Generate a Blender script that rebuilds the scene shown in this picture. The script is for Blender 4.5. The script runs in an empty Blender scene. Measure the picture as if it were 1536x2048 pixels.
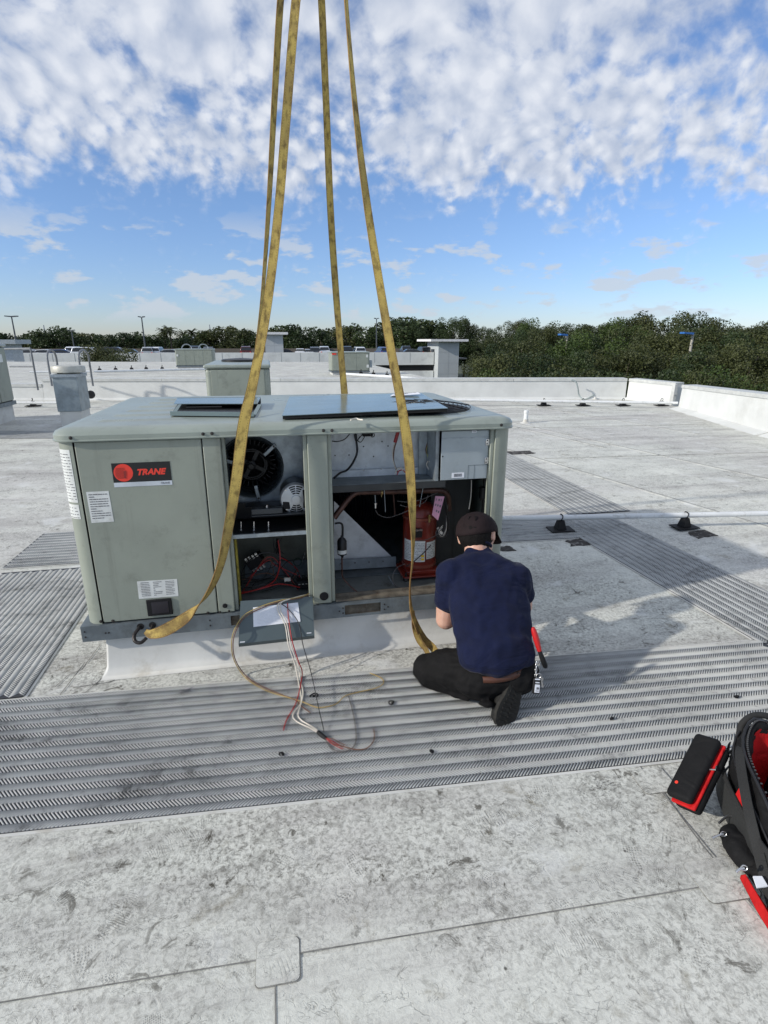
import bpy, bmesh, math, random
import numpy as np
from mathutils import Vector, Matrix, Quaternion, noise as mnoise
random.seed(7); np.random.seed(7)
S = bpy.context.scene
COL = S.collection
R = math.radians
PI = math.pi

# ------------------------------------------------------------------ camera, sky, sun, exposure
CAM = Vector((0, 0, 1.65)); PITCH, YAW, ROLL, FPX = 17.3, 11.6, 0.1, 1100.0
_p, _y, _r = R(PITCH), R(YAW), R(ROLL)
FW = Vector((math.sin(_y)*math.cos(_p), math.cos(_y)*math.cos(_p), -math.sin(_p)))
_rt = FW.cross(Vector((0, 0, 1))).normalized(); _up = _rt.cross(FW)
RT = _rt*math.cos(_r) + _up*math.sin(_r); UP = -_rt*math.sin(_r) + _up*math.cos(_r)
cd = bpy.data.cameras.new('camera'); cam = bpy.data.objects.new('camera', cd); COL.objects.link(cam)
cam.matrix_world = Matrix(((RT.x, UP.x, -FW.x, CAM.x), (RT.y, UP.y, -FW.y, CAM.y), (RT.z, UP.z, -FW.z, CAM.z), (0, 0, 0, 1)))
cd.sensor_fit = 'VERTICAL'; cd.sensor_height = 36; cd.lens = FPX/2048*36
cd.clip_start = 0.05; cd.clip_end = 3000
S.camera = cam
S.render.resolution_x, S.render.resolution_y = 768, 1024

SUN_EL, SUN_AZ = 25.5, 12.0            # sun stands to the left, a little in front of the unit's face
tr = Vector((math.cos(R(SUN_AZ))*math.cos(R(SUN_EL)), math.sin(R(SUN_AZ))*math.cos(R(SUN_EL)), -math.sin(R(SUN_EL))))
sd = bpy.data.lights.new('sun', 'SUN'); sun = bpy.data.objects.new('sun', sd); COL.objects.link(sun)
sd.energy = 2.85; sd.angle = R(1.2); sd.color = (1.0, 0.94, 0.85)
sun.rotation_euler = tr.to_track_quat('-Z', 'Y').to_euler(); sun.location = (-20, -5, 12)

S.view_settings.view_transform = 'Standard'; S.view_settings.look = 'None'
S.view_settings.exposure = 0.46; S.view_settings.gamma = 1; S.view_settings.use_curve_mapping = False

def nd(nt, t, **kw):
    n = nt.nodes.new(t)
    for k, v in kw.items():
        if k in n.inputs: n.inputs[k].default_value = v
        else: setattr(n, k, v)
    return n
def mth(nt, op, a, b=None, c=None, clamp=False):
    n = nt.nodes.new('ShaderNodeMath'); n.operation = op; n.use_clamp = clamp
    for i, v in enumerate((a, b, c)):
        if v is None: continue
        if isinstance(v, (int, float)): n.inputs[i].default_value = v
        else: nt.links.new(v, n.inputs[i])
    return n.outputs[0]
def mixc(nt, f, a, b, blend='MIX'):
    n = nt.nodes.new('ShaderNodeMix'); n.data_type = 'RGBA'; n.blend_type = blend
    for s, v in (('Factor', f),): 
        if isinstance(v, (int, float)): n.inputs[0].default_value = v
        else: nt.links.new(v, n.inputs[0])
    for i, v in ((6, a), (7, b)):
        if isinstance(v, (tuple, list)): n.inputs[i].default_value = (v[0], v[1], v[2], 1)
        else: nt.links.new(v, n.inputs[i])
    return n.outputs[2]
def ramp(nt, v, lo, hi, smooth=True):
    n = nt.nodes.new('ShaderNodeMapRange'); n.interpolation_type = 'SMOOTHSTEP' if smooth else 'LINEAR'
    nt.links.new(v, n.inputs[0]); n.inputs[1].default_value = lo; n.inputs[2].default_value = hi
    return n.outputs[0]
def noise(nt, vec, scale, detail=4, rough=0.55, dist=0.0, dim='3D'):
    n = nt.nodes.new('ShaderNodeTexNoise'); n.noise_dimensions = dim
    n.inputs['Scale'].default_value = scale; n.inputs['Detail'].default_value = detail
    n.inputs['Roughness'].default_value = rough; n.inputs['Distortion'].default_value = dist
    if vec is not None: nt.links.new(vec, n.inputs['Vector'])
    return n.outputs[0]
def mapping(nt, vec, loc=(0,0,0), rot=(0,0,0), sc=(1,1,1)):
    n = nt.nodes.new('ShaderNodeMapping'); nt.links.new(vec, n.inputs[0])
    n.inputs[1].default_value = loc; n.inputs[2].default_value = rot; n.inputs[3].default_value = sc
    return n.outputs[0]

def build_world():
    w = bpy.data.worlds.new('World'); S.world = w; w.use_nodes = True
    nt = w.node_tree; nt.nodes.clear()
    out = nd(nt, 'ShaderNodeOutputWorld')
    sky = nt.nodes.new('ShaderNodeTexSky'); sky.sky_type = 'NISHITA'; sky.sun_disc = False
    sky.sun_elevation = R(SUN_EL); sky.sun_rotation = R(270-SUN_AZ)
    sky.altitude = 10; sky.air_density = 1.0; sky.dust_density = 0.25; sky.ozone_density = 2.5
    bg1 = nd(nt, 'ShaderNodeBackground', Strength=0.089)
    tc = nt.nodes.new('ShaderNodeTexCoord')
    nrm = nt.nodes.new('ShaderNodeVectorMath'); nrm.operation = 'NORMALIZE'; nt.links.new(tc.outputs['Generated'], nrm.inputs[0])
    sp = nt.nodes.new('ShaderNodeSeparateXYZ'); nt.links.new(nrm.outputs[0], sp.inputs[0])
    x, y, z = sp.outputs
    zc = mth(nt, 'MAXIMUM', mth(nt, 'ADD', z, 0.19), 0.02)
    px, py = mth(nt, 'DIVIDE', x, zc), mth(nt, 'DIVIDE', y, zc)
    cb = nt.nodes.new('ShaderNodeCombineXYZ'); nt.links.new(px, cb.inputs[0]); nt.links.new(py, cb.inputs[1])
    P = cb.outputs[0]
    az0 = mth(nt, 'ARCTAN2', x, y); el0 = mth(nt, 'ARCSINE', z)
    rc_ = mth(nt, 'DIVIDE', mth(nt, 'COSINE', el0), mth(nt, 'ADD', 1.0, mth(nt, 'MAXIMUM', z, 0.0)))
    R4 = mth(nt, 'POWER', rc_, 4.6); a4 = mth(nt, 'MULTIPLY', az0, 4.0)
    cbq = nt.nodes.new('ShaderNodeCombineXYZ'); nt.links.new(mth(nt, 'MULTIPLY', R4, mth(nt, 'COSINE', a4)), cbq.inputs[0]); nt.links.new(mth(nt, 'MULTIPLY', R4, mth(nt, 'SINE', a4)), cbq.inputs[1]); nt.links.new(mth(nt, 'MULTIPLY', mth(nt, 'COSINE', az0), 0.15), cbq.inputs[2])
    P = cbq.outputs[0]
    # blue: the sky model graded a little towards the deep clear blue between the clouds
    tint = mixc(nt, ramp(nt, z, 0.0, 0.30), (0.80, 0.90, 1.24), (0.94, 1.04, 1.27))
    blue = mixc(nt, 1.0, sky.outputs[0], tint, 'MULTIPLY')
    nt.links.new(blue, bg1.inputs[0])
    # high broken cloud sheet
    warp = nt.nodes.new('ShaderNodeVectorMath'); warp.operation = 'MULTIPLY_ADD'
    wn = nt.nodes.new('ShaderNodeTexNoise'); wn.inputs['Scale'].default_value = 7.0; wn.inputs['Detail'].default_value = 4
    nt.links.new(P, wn.inputs['Vector']); nt.links.new(wn.outputs['Color'], warp.inputs[0]); warp.inputs[1].default_value = (.05, .05, .05); nt.links.new(P, warp.inputs[2])
    PW = warp.outputs[0]
    PS = PW; cell = noise(nt, PS, 30.0, 10, 0.55, 0.05)
    vor = nt.nodes.new('ShaderNodeTexVoronoi'); vor.feature = 'SMOOTH_F1'; vor.inputs['Scale'].default_value = 36.0
    vor.inputs['Smoothness'].default_value = 0.6; nt.links.new(PW, vor.inputs['Vector'])
    puff = mth(nt, 'SUBTRACT', 1.0, vor.outputs['Distance'])
    big = noise(nt, P, 6.0, 4, 0.5)
    d = mth(nt, 'ADD', mth(nt, 'MULTIPLY', cell, 1.0), mth(nt, 'MULTIPLY', mth(nt, 'SUBTRACT', puff, 0.5), 0.28))
    d = mth(nt, 'ADD', d, mth(nt, 'MULTIPLY', mth(nt, 'SUBTRACT', big, 0.5), 0.75))
    # far edge of the sheet, ragged
    rad = mth(nt, 'SQRT', mth(nt, 'ADD', mth(nt, 'MULTIPLY', px, px), mth(nt, 'MULTIPLY', py, py)))
    edge_n = noise(nt, mapping(nt, P, sc=(1, 1, 1)), 7.0, 6, 0.6)
    edge = mth(nt, 'ADD', el0, mth(nt, 'MULTIPLY', mth(nt, 'SUBTRACT', edge_n, 0.5), 0.22))
    edge = mth(nt, 'ADD', edge, mth(nt, 'MULTIPLY', mth(nt, 'SUBTRACT', az0, 0.2), 0.035))
    fade = ramp(nt, edge, 0.160, 0.262)
    d1 = mth(nt, 'ADD', d, mth(nt, 'MULTIPLY', mth(nt, 'SUBTRACT', fade, 1.0), 0.42))
    dens = ramp(nt, d1, 0.17, 0.57)
    # low cumulus strung above the horizon
    el = mth(nt, 'ARCSINE', z); az = mth(nt, 'ARCTAN2', x, y)
    cb2 = nt.nodes.new('ShaderNodeCombineXYZ'); nt.links.new(az, cb2.inputs[0]); nt.links.new(mth(nt, 'MULTIPLY', el, 2.6), cb2.inputs[1])
    low = noise(nt, cb2.outputs[0], 15.0, 8, 0.55, 0.1)
    lowbig = noise(nt, mapping(nt, cb2.outputs[0], loc=(3.1, 1.7, 0)), 5.0, 2, 0.5)
    lm = mth(nt, 'MULTIPLY', ramp(nt, el, 0.02, 0.05), mth(nt, 'SUBTRACT', 1.0, ramp(nt, el, 0.13, 0.21)))
    ld = mth(nt, 'ADD', low, mth(nt, 'MULTIPLY', mth(nt, 'SUBTRACT', lowbig, 0.5), 0.7))
    lowd = mth(nt, 'MULTIPLY', ramp(nt, ld, 0.53, 0.64), mth(nt, 'MULTIPLY', lm, 0.75))
    # shading inside the cloud: thick middles greyer, thin tops white
    sh = noise(nt, mapping(nt, PS, loc=(0.008, 0.004, 0)), 30.0, 7, 0.5)
    sh2 = noise(nt, mapping(nt, P, loc=(5, 2, 0)), 9.0, 3, 0.5)
    shade = mth(nt, 'ADD', mth(nt, 'MULTIPLY', mth(nt, 'SUBTRACT', mth(nt, 'ADD', cell, puff), mth(nt, 'ADD', sh, 0.5)), 1.7), mth(nt, 'MULTIPLY', sh2, 0.9))
    ccol = mixc(nt, ramp(nt, shade, -0.30, 1.15, False), (0.38, 0.45, 0.59), (0.74, 0.77, 0.83))
    bg2 = nd(nt, 'ShaderNodeBackground', Strength=0.80); nt.links.new(ccol, bg2.inputs[0])
    bg3 = nd(nt, 'ShaderNodeBackground', Strength=0.66); bg3.inputs[0].default_value = (0.66, 0.72, 0.80, 1)
    m1 = nt.nodes.new('ShaderNodeMixShader'); m2 = nt.nodes.new('ShaderNodeMixShader')
    nt.links.new(lowd, m1.inputs[0]); nt.links.new(bg1.outputs[0], m1.inputs[1]); nt.links.new(bg3.outputs[0], m1.inputs[2])
    above = ramp(nt, z, 0.0, 0.02)
    nt.links.new(mth(nt, 'MULTIPLY', mth(nt, 'MULTIPLY', dens, mth(nt, 'ADD', 0.12, mth(nt, 'MULTIPLY', fade, 0.82))), above), m2.inputs[0]); nt.links.new(m1.outputs[0], m2.inputs[1]); nt.links.new(bg2.outputs[0], m2.inputs[2])
    nt.links.new(m2.outputs[0], out.inputs[0])
build_world()

# ------------------------------------------------------------------ places: where a sight line meets the roof or an upright plane
def _ray(px, py): return FW + RT*((px-768)/FPX) - UP*((py-1024)/FPX)
def G(px, py, z=0.0):
    d = _ray(px, py); return CAM + d*((z-CAM.z)/d.z)
def P(px, py, Y):
    d = _ray(px, py); return CAM + d*((Y-CAM.y)/d.y)

# ------------------------------------------------------------------ materials
MATS = {}
def weather(m, amt=0.35, col=(0.07, 0.068, 0.055)):     # thin scratches and faint vertical run marks
    nt = m.node_tree; b = nt.nodes['Principled BSDF']; src = b.inputs['Base Color'].links[0].from_socket
    tc = nt.nodes.new('ShaderNodeTexCoord'); v = tc.outputs['Object']
    run = ramp(nt, noise(nt, mapping(nt, v, sc=(22, 22, 0.9)), 1.0, 5, 0.6), 0.56, 0.74)
    c = mixc(nt, mth(nt, 'MULTIPLY', run, amt*0.55), src, col)
    vv = mapping(nt, v, rot=(0.3, 0.5, 0.2), sc=(1, 1, 2.2)); ln_ = noise(nt, vv, 9, 2, 0.5, 2.2)
    l_ = mth(nt, 'SUBTRACT', 1.0, ramp(nt, mth(nt, 'ABSOLUTE', mth(nt, 'SUBTRACT', ln_, 0.5)), 0.0, 0.006)); mk = ramp(nt, noise(nt, v, 5, 4, 0.7), 0.58, 0.64)
    c = mixc(nt, mth(nt, 'MULTIPLY', mth(nt, 'MULTIPLY', l_, mk), amt*1.6), c, col)
    sp = ramp(nt, noise(nt, v, 30, 6, 0.8), 0.70, 0.78); c = mixc(nt, mth(nt, 'MULTIPLY', sp, amt), c, col)
    nt.links.new(c, b.inputs['Base Color'])
def mat(name, col, rough=0.6, metal=0.0, var=0.12, vscale=6.0, bump=0.0, bscale=60.0, dirt=None, dirt_amt=0.0, dscale=3.0, spec=0.5, col2=None, stretch=None, coat=0.0):
    if name in MATS: return MATS[name]
    m = bpy.data.materials.new(name); m.use_nodes = True; nt = m.node_tree
    b = nt.nodes['Principled BSDF']; b.inputs['Roughness'].default_value = rough; b.inputs['Metallic'].default_value = metal
    b.inputs['Specular IOR Level'].default_value = spec; b.inputs['Coat Weight'].default_value = coat
    tc = nt.nodes.new('ShaderNodeTexCoord'); v = tc.outputs['Object']
    if stretch: v = mapping(nt, v, sc=stretch)
    n = noise(nt, v, vscale, 5, 0.6)
    c2 = col2 if col2 else tuple(min(1, c*(1+var*1.6)) for c in col)
    c1 = tuple(c*(1-var) for c in col) if not col2 else col
    c = mixc(nt, ramp(nt, n, 0.3, 0.7), c1, c2)
    if dirt:
        n2 = noise(nt, v, dscale, 8, 0.7)
        c = mixc(nt, mth(nt, 'MULTIPLY', ramp(nt, n2, 0.5, 0.72), dirt_amt), c, dirt)
    nt.links.new(c, b.inputs['Base Color'])
    n3 = noise(nt, v, vscale*3, 4, 0.6)
    nt.links.new(mth(nt, 'ADD', rough-0.08, mth(nt, 'MULTIPLY', n3, 0.16)), b.inputs['Roughness'])
    if bump:
        bn = nt.nodes.new('ShaderNodeBump'); bn.inputs['Strength'].default_value = bump; bn.inputs['Distance'].default_value = 0.01
        nt.links.new(noise(nt, v, bscale, 4, 0.6), bn.inputs['Height']); nt.links.new(bn.outputs[0], b.inputs['Normal'])
    MATS[name] = m; return m

unit_paint = mat('cabinet paint', (0.255, 0.28, 0.235), 0.42, var=0.05, vscale=3, dirt=(0.11, 0.115, 0.095), dirt_amt=0.4, dscale=7, bump=0.03, bscale=8)
top_paint = mat('cabinet lid paint', (0.26, 0.295, 0.26), 0.30, var=0.06, vscale=2.2, dirt=(0.15, 0.16, 0.14), dirt_amt=0.5, dscale=3, bump=0.05, bscale=5)
weather(unit_paint, 0.38); weather(top_paint, 0.35, (0.10, 0.10, 0.09))
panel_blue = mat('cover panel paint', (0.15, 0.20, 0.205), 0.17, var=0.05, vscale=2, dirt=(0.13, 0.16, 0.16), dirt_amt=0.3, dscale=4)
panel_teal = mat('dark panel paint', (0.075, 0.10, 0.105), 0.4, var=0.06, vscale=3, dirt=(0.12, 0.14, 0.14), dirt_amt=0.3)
galv = mat('galvanised steel', (0.30, 0.34, 0.37), 0.40, 0.65, var=0.15, vscale=25, dirt=(0.16, 0.17, 0.17), dirt_amt=0.4, dscale=9, bump=0.03, bscale=20)
galv_dull = mat('dull galvanised steel', (0.15, 0.175, 0.19), 0.5, 0.4, var=0.15, vscale=12, dirt=(0.07, 0.075, 0.07), dirt_amt=0.6, dscale=8)
liner = mat('liner steel', (0.60, 0.64, 0.67), 0.42, 0.15, var=0.08, vscale=14, dirt=(0.27, 0.29, 0.30), dirt_amt=0.5, dscale=10, bump=0.03, bscale=14)
duct = mat('duct steel', (0.23, 0.27, 0.29), 0.42, 0.35, var=0.15, vscale=7, dirt=(0.33, 0.36, 0.37), dirt_amt=0.5, dscale=5)
black_metal = mat('black metal', (0.011, 0.012, 0.014), 0.42, 0.2, dirt=(0.03, 0.03, 0.03), dirt_amt=0.5, dscale=12)
black_rubber = mat('black rubber', (0.008, 0.008, 0.009), 0.65, spec=0.3, bump=0.1, bscale=80)
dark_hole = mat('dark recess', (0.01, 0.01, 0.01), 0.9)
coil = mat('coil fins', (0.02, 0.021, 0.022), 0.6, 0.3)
pan = mat('drain pan', (0.16, 0.175, 0.17), 0.5, 0.3, var=0.2, vscale=8, dirt=(0.05, 0.04, 0.03), dirt_amt=0.8, dscale=8)
rust = mat('rusty flange', (0.13, 0.115, 0.09), 0.7, 0.2, var=0.3, vscale=18, dirt=(0.06, 0.035, 0.02), dirt_amt=0.8, dscale=20)
red_paint = mat('compressor red', (0.16, 0.018, 0.010), 0.35, var=0.2, vscale=8, dirt=(0.12, 0.02, 0.01), dirt_amt=0.5, dscale=9)
copper = mat('browned copper', (0.085, 0.045, 0.035), 0.45, 0.5, var=0.3, vscale=20)
insul = mat('yellow insulation', (0.24, 0.20, 0.03), 0.9, var=0.3, vscale=40, bump=0.6, bscale=90)
paper = mat('white paper', (0.72, 0.74, 0.78), 0.75, var=0.03, bump=0.05, bscale=20)
sticker = mat('sticker white', (0.62, 0.64, 0.62), 0.5, var=0.06, vscale=20, dirt=(0.4, 0.4, 0.37), dirt_amt=0.5, dscale=25)
ink = mat('grey print', (0.13, 0.13, 0.14), 0.6)
logo_black = mat('logo black', (0.008, 0.008, 0.009), 0.35)
logo_red = mat('logo red', (0.72, 0.045, 0.025), 0.4, var=0.04)
logo_silver = mat('logo silver', (0.50, 0.54, 0.58), 0.4)
yellow_ink = mat('yellow mark', (0.75, 0.5, 0.02), 0.5)
pink = mat('pink tag', (0.55, 0.28, 0.38), 0.6, var=0.06)
wire_black = mat('black wire', (0.012, 0.012, 0.013), 0.4)
wire_red = mat('red wire', (0.33, 0.02, 0.02), 0.4)
wire_white = mat('white wire', (0.62, 0.58, 0.50), 0.5)
wire_yellow = mat('yellow wire', (0.36, 0.26, 0.09), 0.5)
wire_brown = mat('brown wire', (0.13, 0.06, 0.035), 0.5)
wire_grey = mat('grey wire', (0.11, 0.10, 0.095), 0.5)
bright_metal = mat('bright metal', (0.6, 0.6, 0.6), 0.25, 0.9)
iron = mat('dark iron', (0.045, 0.04, 0.038), 0.45, 0.7, var=0.3, vscale=60, bump=0.2, bscale=120)
white_pipe = mat('white pipe', (0.66, 0.68, 0.68), 0.5, var=0.05, dirt=(0.35, 0.34, 0.32), dirt_amt=0.7, dscale=12)
flash_white = mat('white flashing', (0.56, 0.56, 0.53), 0.55, var=0.06, vscale=3, dirt=(0.36, 0.33, 0.27), dirt_amt=0.6, dscale=5, bump=0.18, bscale=10)
wall_white = mat('parapet membrane', (0.60, 0.61, 0.59), 0.6, var=0.05, vscale=1.5, dirt=(0.42, 0.42, 0.39), dirt_amt=0.4, dscale=1.2, bump=0.1, bscale=3)
wall_cap = mat('parapet coping', (0.50, 0.51, 0.49), 0.5, var=0.1, dirt=(0.25, 0.25, 0.23), dirt_amt=0.5, dscale=3)
concrete = mat('painted concrete', (0.74, 0.75, 0.72), 0.7, var=0.05, vscale=0.4, dirt=(0.32, 0.32, 0.30), dirt_amt=0.4, dscale=0.5)
tower_paint = mat('tower stucco', (0.43, 0.46, 0.47), 0.7, var=0.03, vscale=0.5)
asphalt = mat('deck concrete', (0.20, 0.20, 0.195), 0.8)
earth = mat('wood floor', (0.05, 0.06, 0.03), 0.95, var=0.3, vscale=0.05)
lamp_grey = mat('lamp pole', (0.07, 0.08, 0.09), 0.5, 0.3)
lamp_sky_tint = mat('sky reflection lamp head', (0.03, 0.14, 0.42), 0.4)  # blue of the reflected sky put into the head's colour
pole_concrete = mat('pale pole', (0.38, 0.36, 0.31), 0.8)

def facing_noise_mat():   # roof membrane: weathered white single ply with foot scuffs
    m = bpy.data.materials.new('roof membrane'); m.use_nodes = True; nt = m.node_tree
    b = nt.nodes['Principled BSDF']; b.inputs['Specular IOR Level'].default_value = 0.2
    g = nt.nodes.new('ShaderNodeNewGeometry'); v = g.outputs['Position']
    M = lambda *a: mth(nt, *a)
    base = mixc(nt, ramp(nt, noise(nt, v, 1.1, 5, 0.6), 0.3, 0.7), (0.60, 0.61, 0.555), (0.69, 0.695, 0.63))
    base = mixc(nt, M('MULTIPLY', ramp(nt, noise(nt, v, 0.5, 4, 0.6), 0.4, 0.7), 0.5), base, (0.52, 0.495, 0.485))
    # long smears, stretched east-west
    st = noise(nt, mapping(nt, v, sc=(0.35, 2.4, 1)), 1.0, 9, 0.70, 0.5)
    base = mixc(nt, M('MULTIPLY', ramp(nt, st, 0.45, 0.70), 0.60), base, (0.27, 0.25, 0.245))
    dark = (0.135, 0.13, 0.115)
    # where people walk the grime sits in the emboss
    wear = ramp(nt, noise(nt, mapping(nt, v, loc=(2.3, 0.4, 0)), 1.7, 7, 0.66), 0.34, 0.66)
    # the traffic lane beside the long pad is dirtier
    spz = nt.nodes.new('ShaderNodeSeparateXYZ'); nt.links.new(v, spz.inputs[0]); ly = M('ADD', spz.outputs[1], M('MULTIPLY', M('SUBTRACT', noise(nt, v, 1.6, 4, 0.6), 0.5), 0.7))
    lane = M('MULTIPLY', ramp(nt, ly, 1.05, 1.40), M('SUBTRACT', 1.0, ramp(nt, ly, 2.9, 3.6)))
    wear = M('MINIMUM', M('ADD', M('MULTIPLY', wear, 0.75), M('MULTIPLY', lane, 0.45)), 1.2)
    fine = noise(nt, v, 60, 6, 0.75, 0.5); mid = noise(nt, v, 17, 6, 0.7, 0.9)
    base = mixc(nt, M('MULTIPLY', ramp(nt, fine, 0.42, 0.66), M('ADD', 0.15, M('MULTIPLY', wear, 0.62))), base, dark)
    base = mixc(nt, M('MULTIPLY', ramp(nt, mid, 0.46, 0.70), M('ADD', 0.12, M('MULTIPLY', wear, 0.55))), base, (0.18, 0.175, 0.155))
    relief = M('MULTIPLY', fine, 1.0)
    # boot treads: every cell is one print with its own heading and pattern, some bars, some studs, some rings
    for sc_, off, amt in ((3.6, (0, 0, 0), 0.85), (4.4, (4.3, 2.1, 0), 0.80), (6.5, (1.3, 7.7, 0), 0.75)):
        vv = mapping(nt, v, loc=off)
        wob = nt.nodes.new('ShaderNodeTexNoise'); wob.inputs['Scale'].default_value = 9; wob.inputs['Detail'].default_value = 3; nt.links.new(vv, wob.inputs['Vector'])
        vw = nt.nodes.new('ShaderNodeVectorMath'); vw.operation = 'MULTIPLY_ADD'; nt.links.new(wob.outputs['Color'], vw.inputs[0]); vw.inputs[1].default_value = (0.035, 0.035, 0); nt.links.new(vv, vw.inputs[2])
        vo = nt.nodes.new('ShaderNodeTexVoronoi'); vo.voronoi_dimensions = '2D'; vo.inputs['Scale'].default_value = sc_; nt.links.new(vw.outputs[0], vo.inputs['Vector'])
        sub = nt.nodes.new('ShaderNodeVectorMath'); sub.operation = 'SUBTRACT'; nt.links.new(vw.outputs[0], sub.inputs[0]); nt.links.new(vo.outputs['Position'], sub.inputs[1])
        s1 = nt.nodes.new('ShaderNodeSeparateXYZ'); nt.links.new(sub.outputs[0], s1.inputs[0])
        sc3 = nt.nodes.new('ShaderNodeSeparateColor'); nt.links.new(vo.outputs['Color'], sc3.inputs[0])
        an = M('MULTIPLY', sc3.outputs[0], 6.283); ca, sa = M('COSINE', an), M('SINE', an)
        u = M('ADD', M('MULTIPLY', s1.outputs[0], ca), M('MULTIPLY', s1.outputs[1], sa)); w = M('SUBTRACT', M('MULTIPLY', s1.outputs[1], ca), M('MULTIPLY', s1.outputs[0], sa))
        fr = M('ADD', 420.0, M('MULTIPLY', sc3.outputs[1], 480.0))
        bars = M('SINE', M('MULTIPLY', u, fr)); studs = M('MULTIPLY', M('SINE', M('MULTIPLY', u, fr)), M('SINE', M('MULTIPLY', w, fr)))
        rr = M('SQRT', M('ADD', M('MULTIPLY', u, u), M('MULTIPLY', w, w))); rings = M('MULTIPLY', M('SINE', M('MULTIPLY', rr, fr)), 0.0)
        pick = sc3.outputs[2]
        pat = M('ADD', M('MULTIPLY', bars, M('LESS_THAN', pick, 0.14)), M('ADD', M('MULTIPLY', M('MULTIPLY', studs, 1.4), M('MULTIPLY', M('GREATER_THAN', pick, 0.22), M('LESS_THAN', pick, 0.72))), M('MULTIPLY', rings, M('MULTIPLY', M('GREATER_THAN', pick, 0.62), M('LESS_THAN', pick, 0.74)))))
        ell = M('ADD', M('POWER', M('DIVIDE', u, 0.105), 2.0), M('POWER', M('DIVIDE', w, 0.048), 2.0))
        brk = noise(nt, vv, 26, 4, 0.6)
        msk = M('MULTIPLY', M('SUBTRACT', 1.0, ramp(nt, ell, 0.35, 1.1)), ramp(nt, brk, 0.46, 0.66))
        zone = ramp(nt, noise(nt, mapping(nt, vv, loc=(8, 3, 0)), 1.1, 3, 0.5), 0.40, 0.56)
        k_ = M('MULTIPLY', M('MULTIPLY', ramp(nt, pat, 0.15, 0.75), msk), M('MULTIPLY', M('MULTIPLY', zone, M('ADD', 0.45, M('MULTIPLY', wear, 0.6))), amt))
        base = mixc(nt, k_, base, dark); relief = M('SUBTRACT', relief, M('MULTIPLY', k_, 1.6))
    # hairline scuffs: broken wandering lines
    for sc_, off, thr in ((7.0, (2, 5, 0), 0.54), (13.0, (6, 1, 0), 0.50), (4.0, (1, 8, 0), 0.58)):
        vv = mapping(nt, v, loc=off, rot=(0, 0, 0.3), sc=(0.8, 1.5, 1)); ln_ = noise(nt, vv, sc_, 3, 0.5, 1.5)
        l_ = M('SUBTRACT', 1.0, ramp(nt, M('ABSOLUTE', M('SUBTRACT', ln_, 0.5)), 0.0, 0.016)); mk = ramp(nt, noise(nt, vv, sc_*0.9, 4, 0.7), thr, thr+0.08)
        l_ = M('MULTIPLY', M('MULTIPLY', l_, mk), 0.38); base = mixc(nt, l_, base, (0.09, 0.085, 0.075)); relief = M('SUBTRACT', relief, l_)
    # dark scabs of grime
    sc_n = ramp(nt, noise(nt, mapping(nt, v, loc=(5.5, 2.2, 0)), 11.0, 8, 0.74, 0.8), 0.57, 0.65)
    base = mixc(nt, M('MULTIPLY', sc_n, M('ADD', 0.30, M('MULTIPLY', wear, 0.65))), base, (0.07, 0.064, 0.050))
    # brown smudges, pale rubbed spots, black specks
    bs = ramp(nt, noise(nt, mapping(nt, v, loc=(0.3, 6.2, 0)), 5.2, 8, 0.70, 0.7), 0.57, 0.72)
    base = mixc(nt, M('MULTIPLY', bs, 0.55), base, (0.17, 0.145, 0.09))
    ws = ramp(nt, noise(nt, mapping(nt, v, loc=(9.3, 1.2, 0)), 2.6, 5, 0.55, 0.5), 0.58, 0.70)
    base = mixc(nt, M('MULTIPLY', ws, 0.55), base, (0.66, 0.67, 0.65))
    v2 = nt.nodes.new('ShaderNodeTexVoronoi'); v2.inputs['Scale'].default_value = 19; nt.links.new(v, v2.inputs['Vector'])
    sp = M('MULTIPLY', M('SUBTRACT', 1.0, ramp(nt, v2.outputs['Distance'], 0.04, 0.13)), ramp(nt, noise(nt, v, 3.1, 3), 0.50, 0.62))
    base = mixc(nt, M('MULTIPLY', sp, 0.85), base, (0.045, 0.042, 0.035))
    nt.links.new(base, b.inputs['Base Color'])
    nt.links.new(M('ADD', 0.5, M('MULTIPLY', fine, 0.25)), b.inputs['Roughness'])
    bn = nt.nodes.new('ShaderNodeBump'); bn.inputs['Strength'].default_value = 0.6; bn.inputs['Distance'].default_value = 0.003
    nt.links.new(M('ADD', relief, M('MULTIPLY', mid, 1.2)), bn.inputs['Height']); nt.links.new(bn.outputs[0], b.inputs['Normal'])
    return m
membrane = facing_noise_mat()

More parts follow.
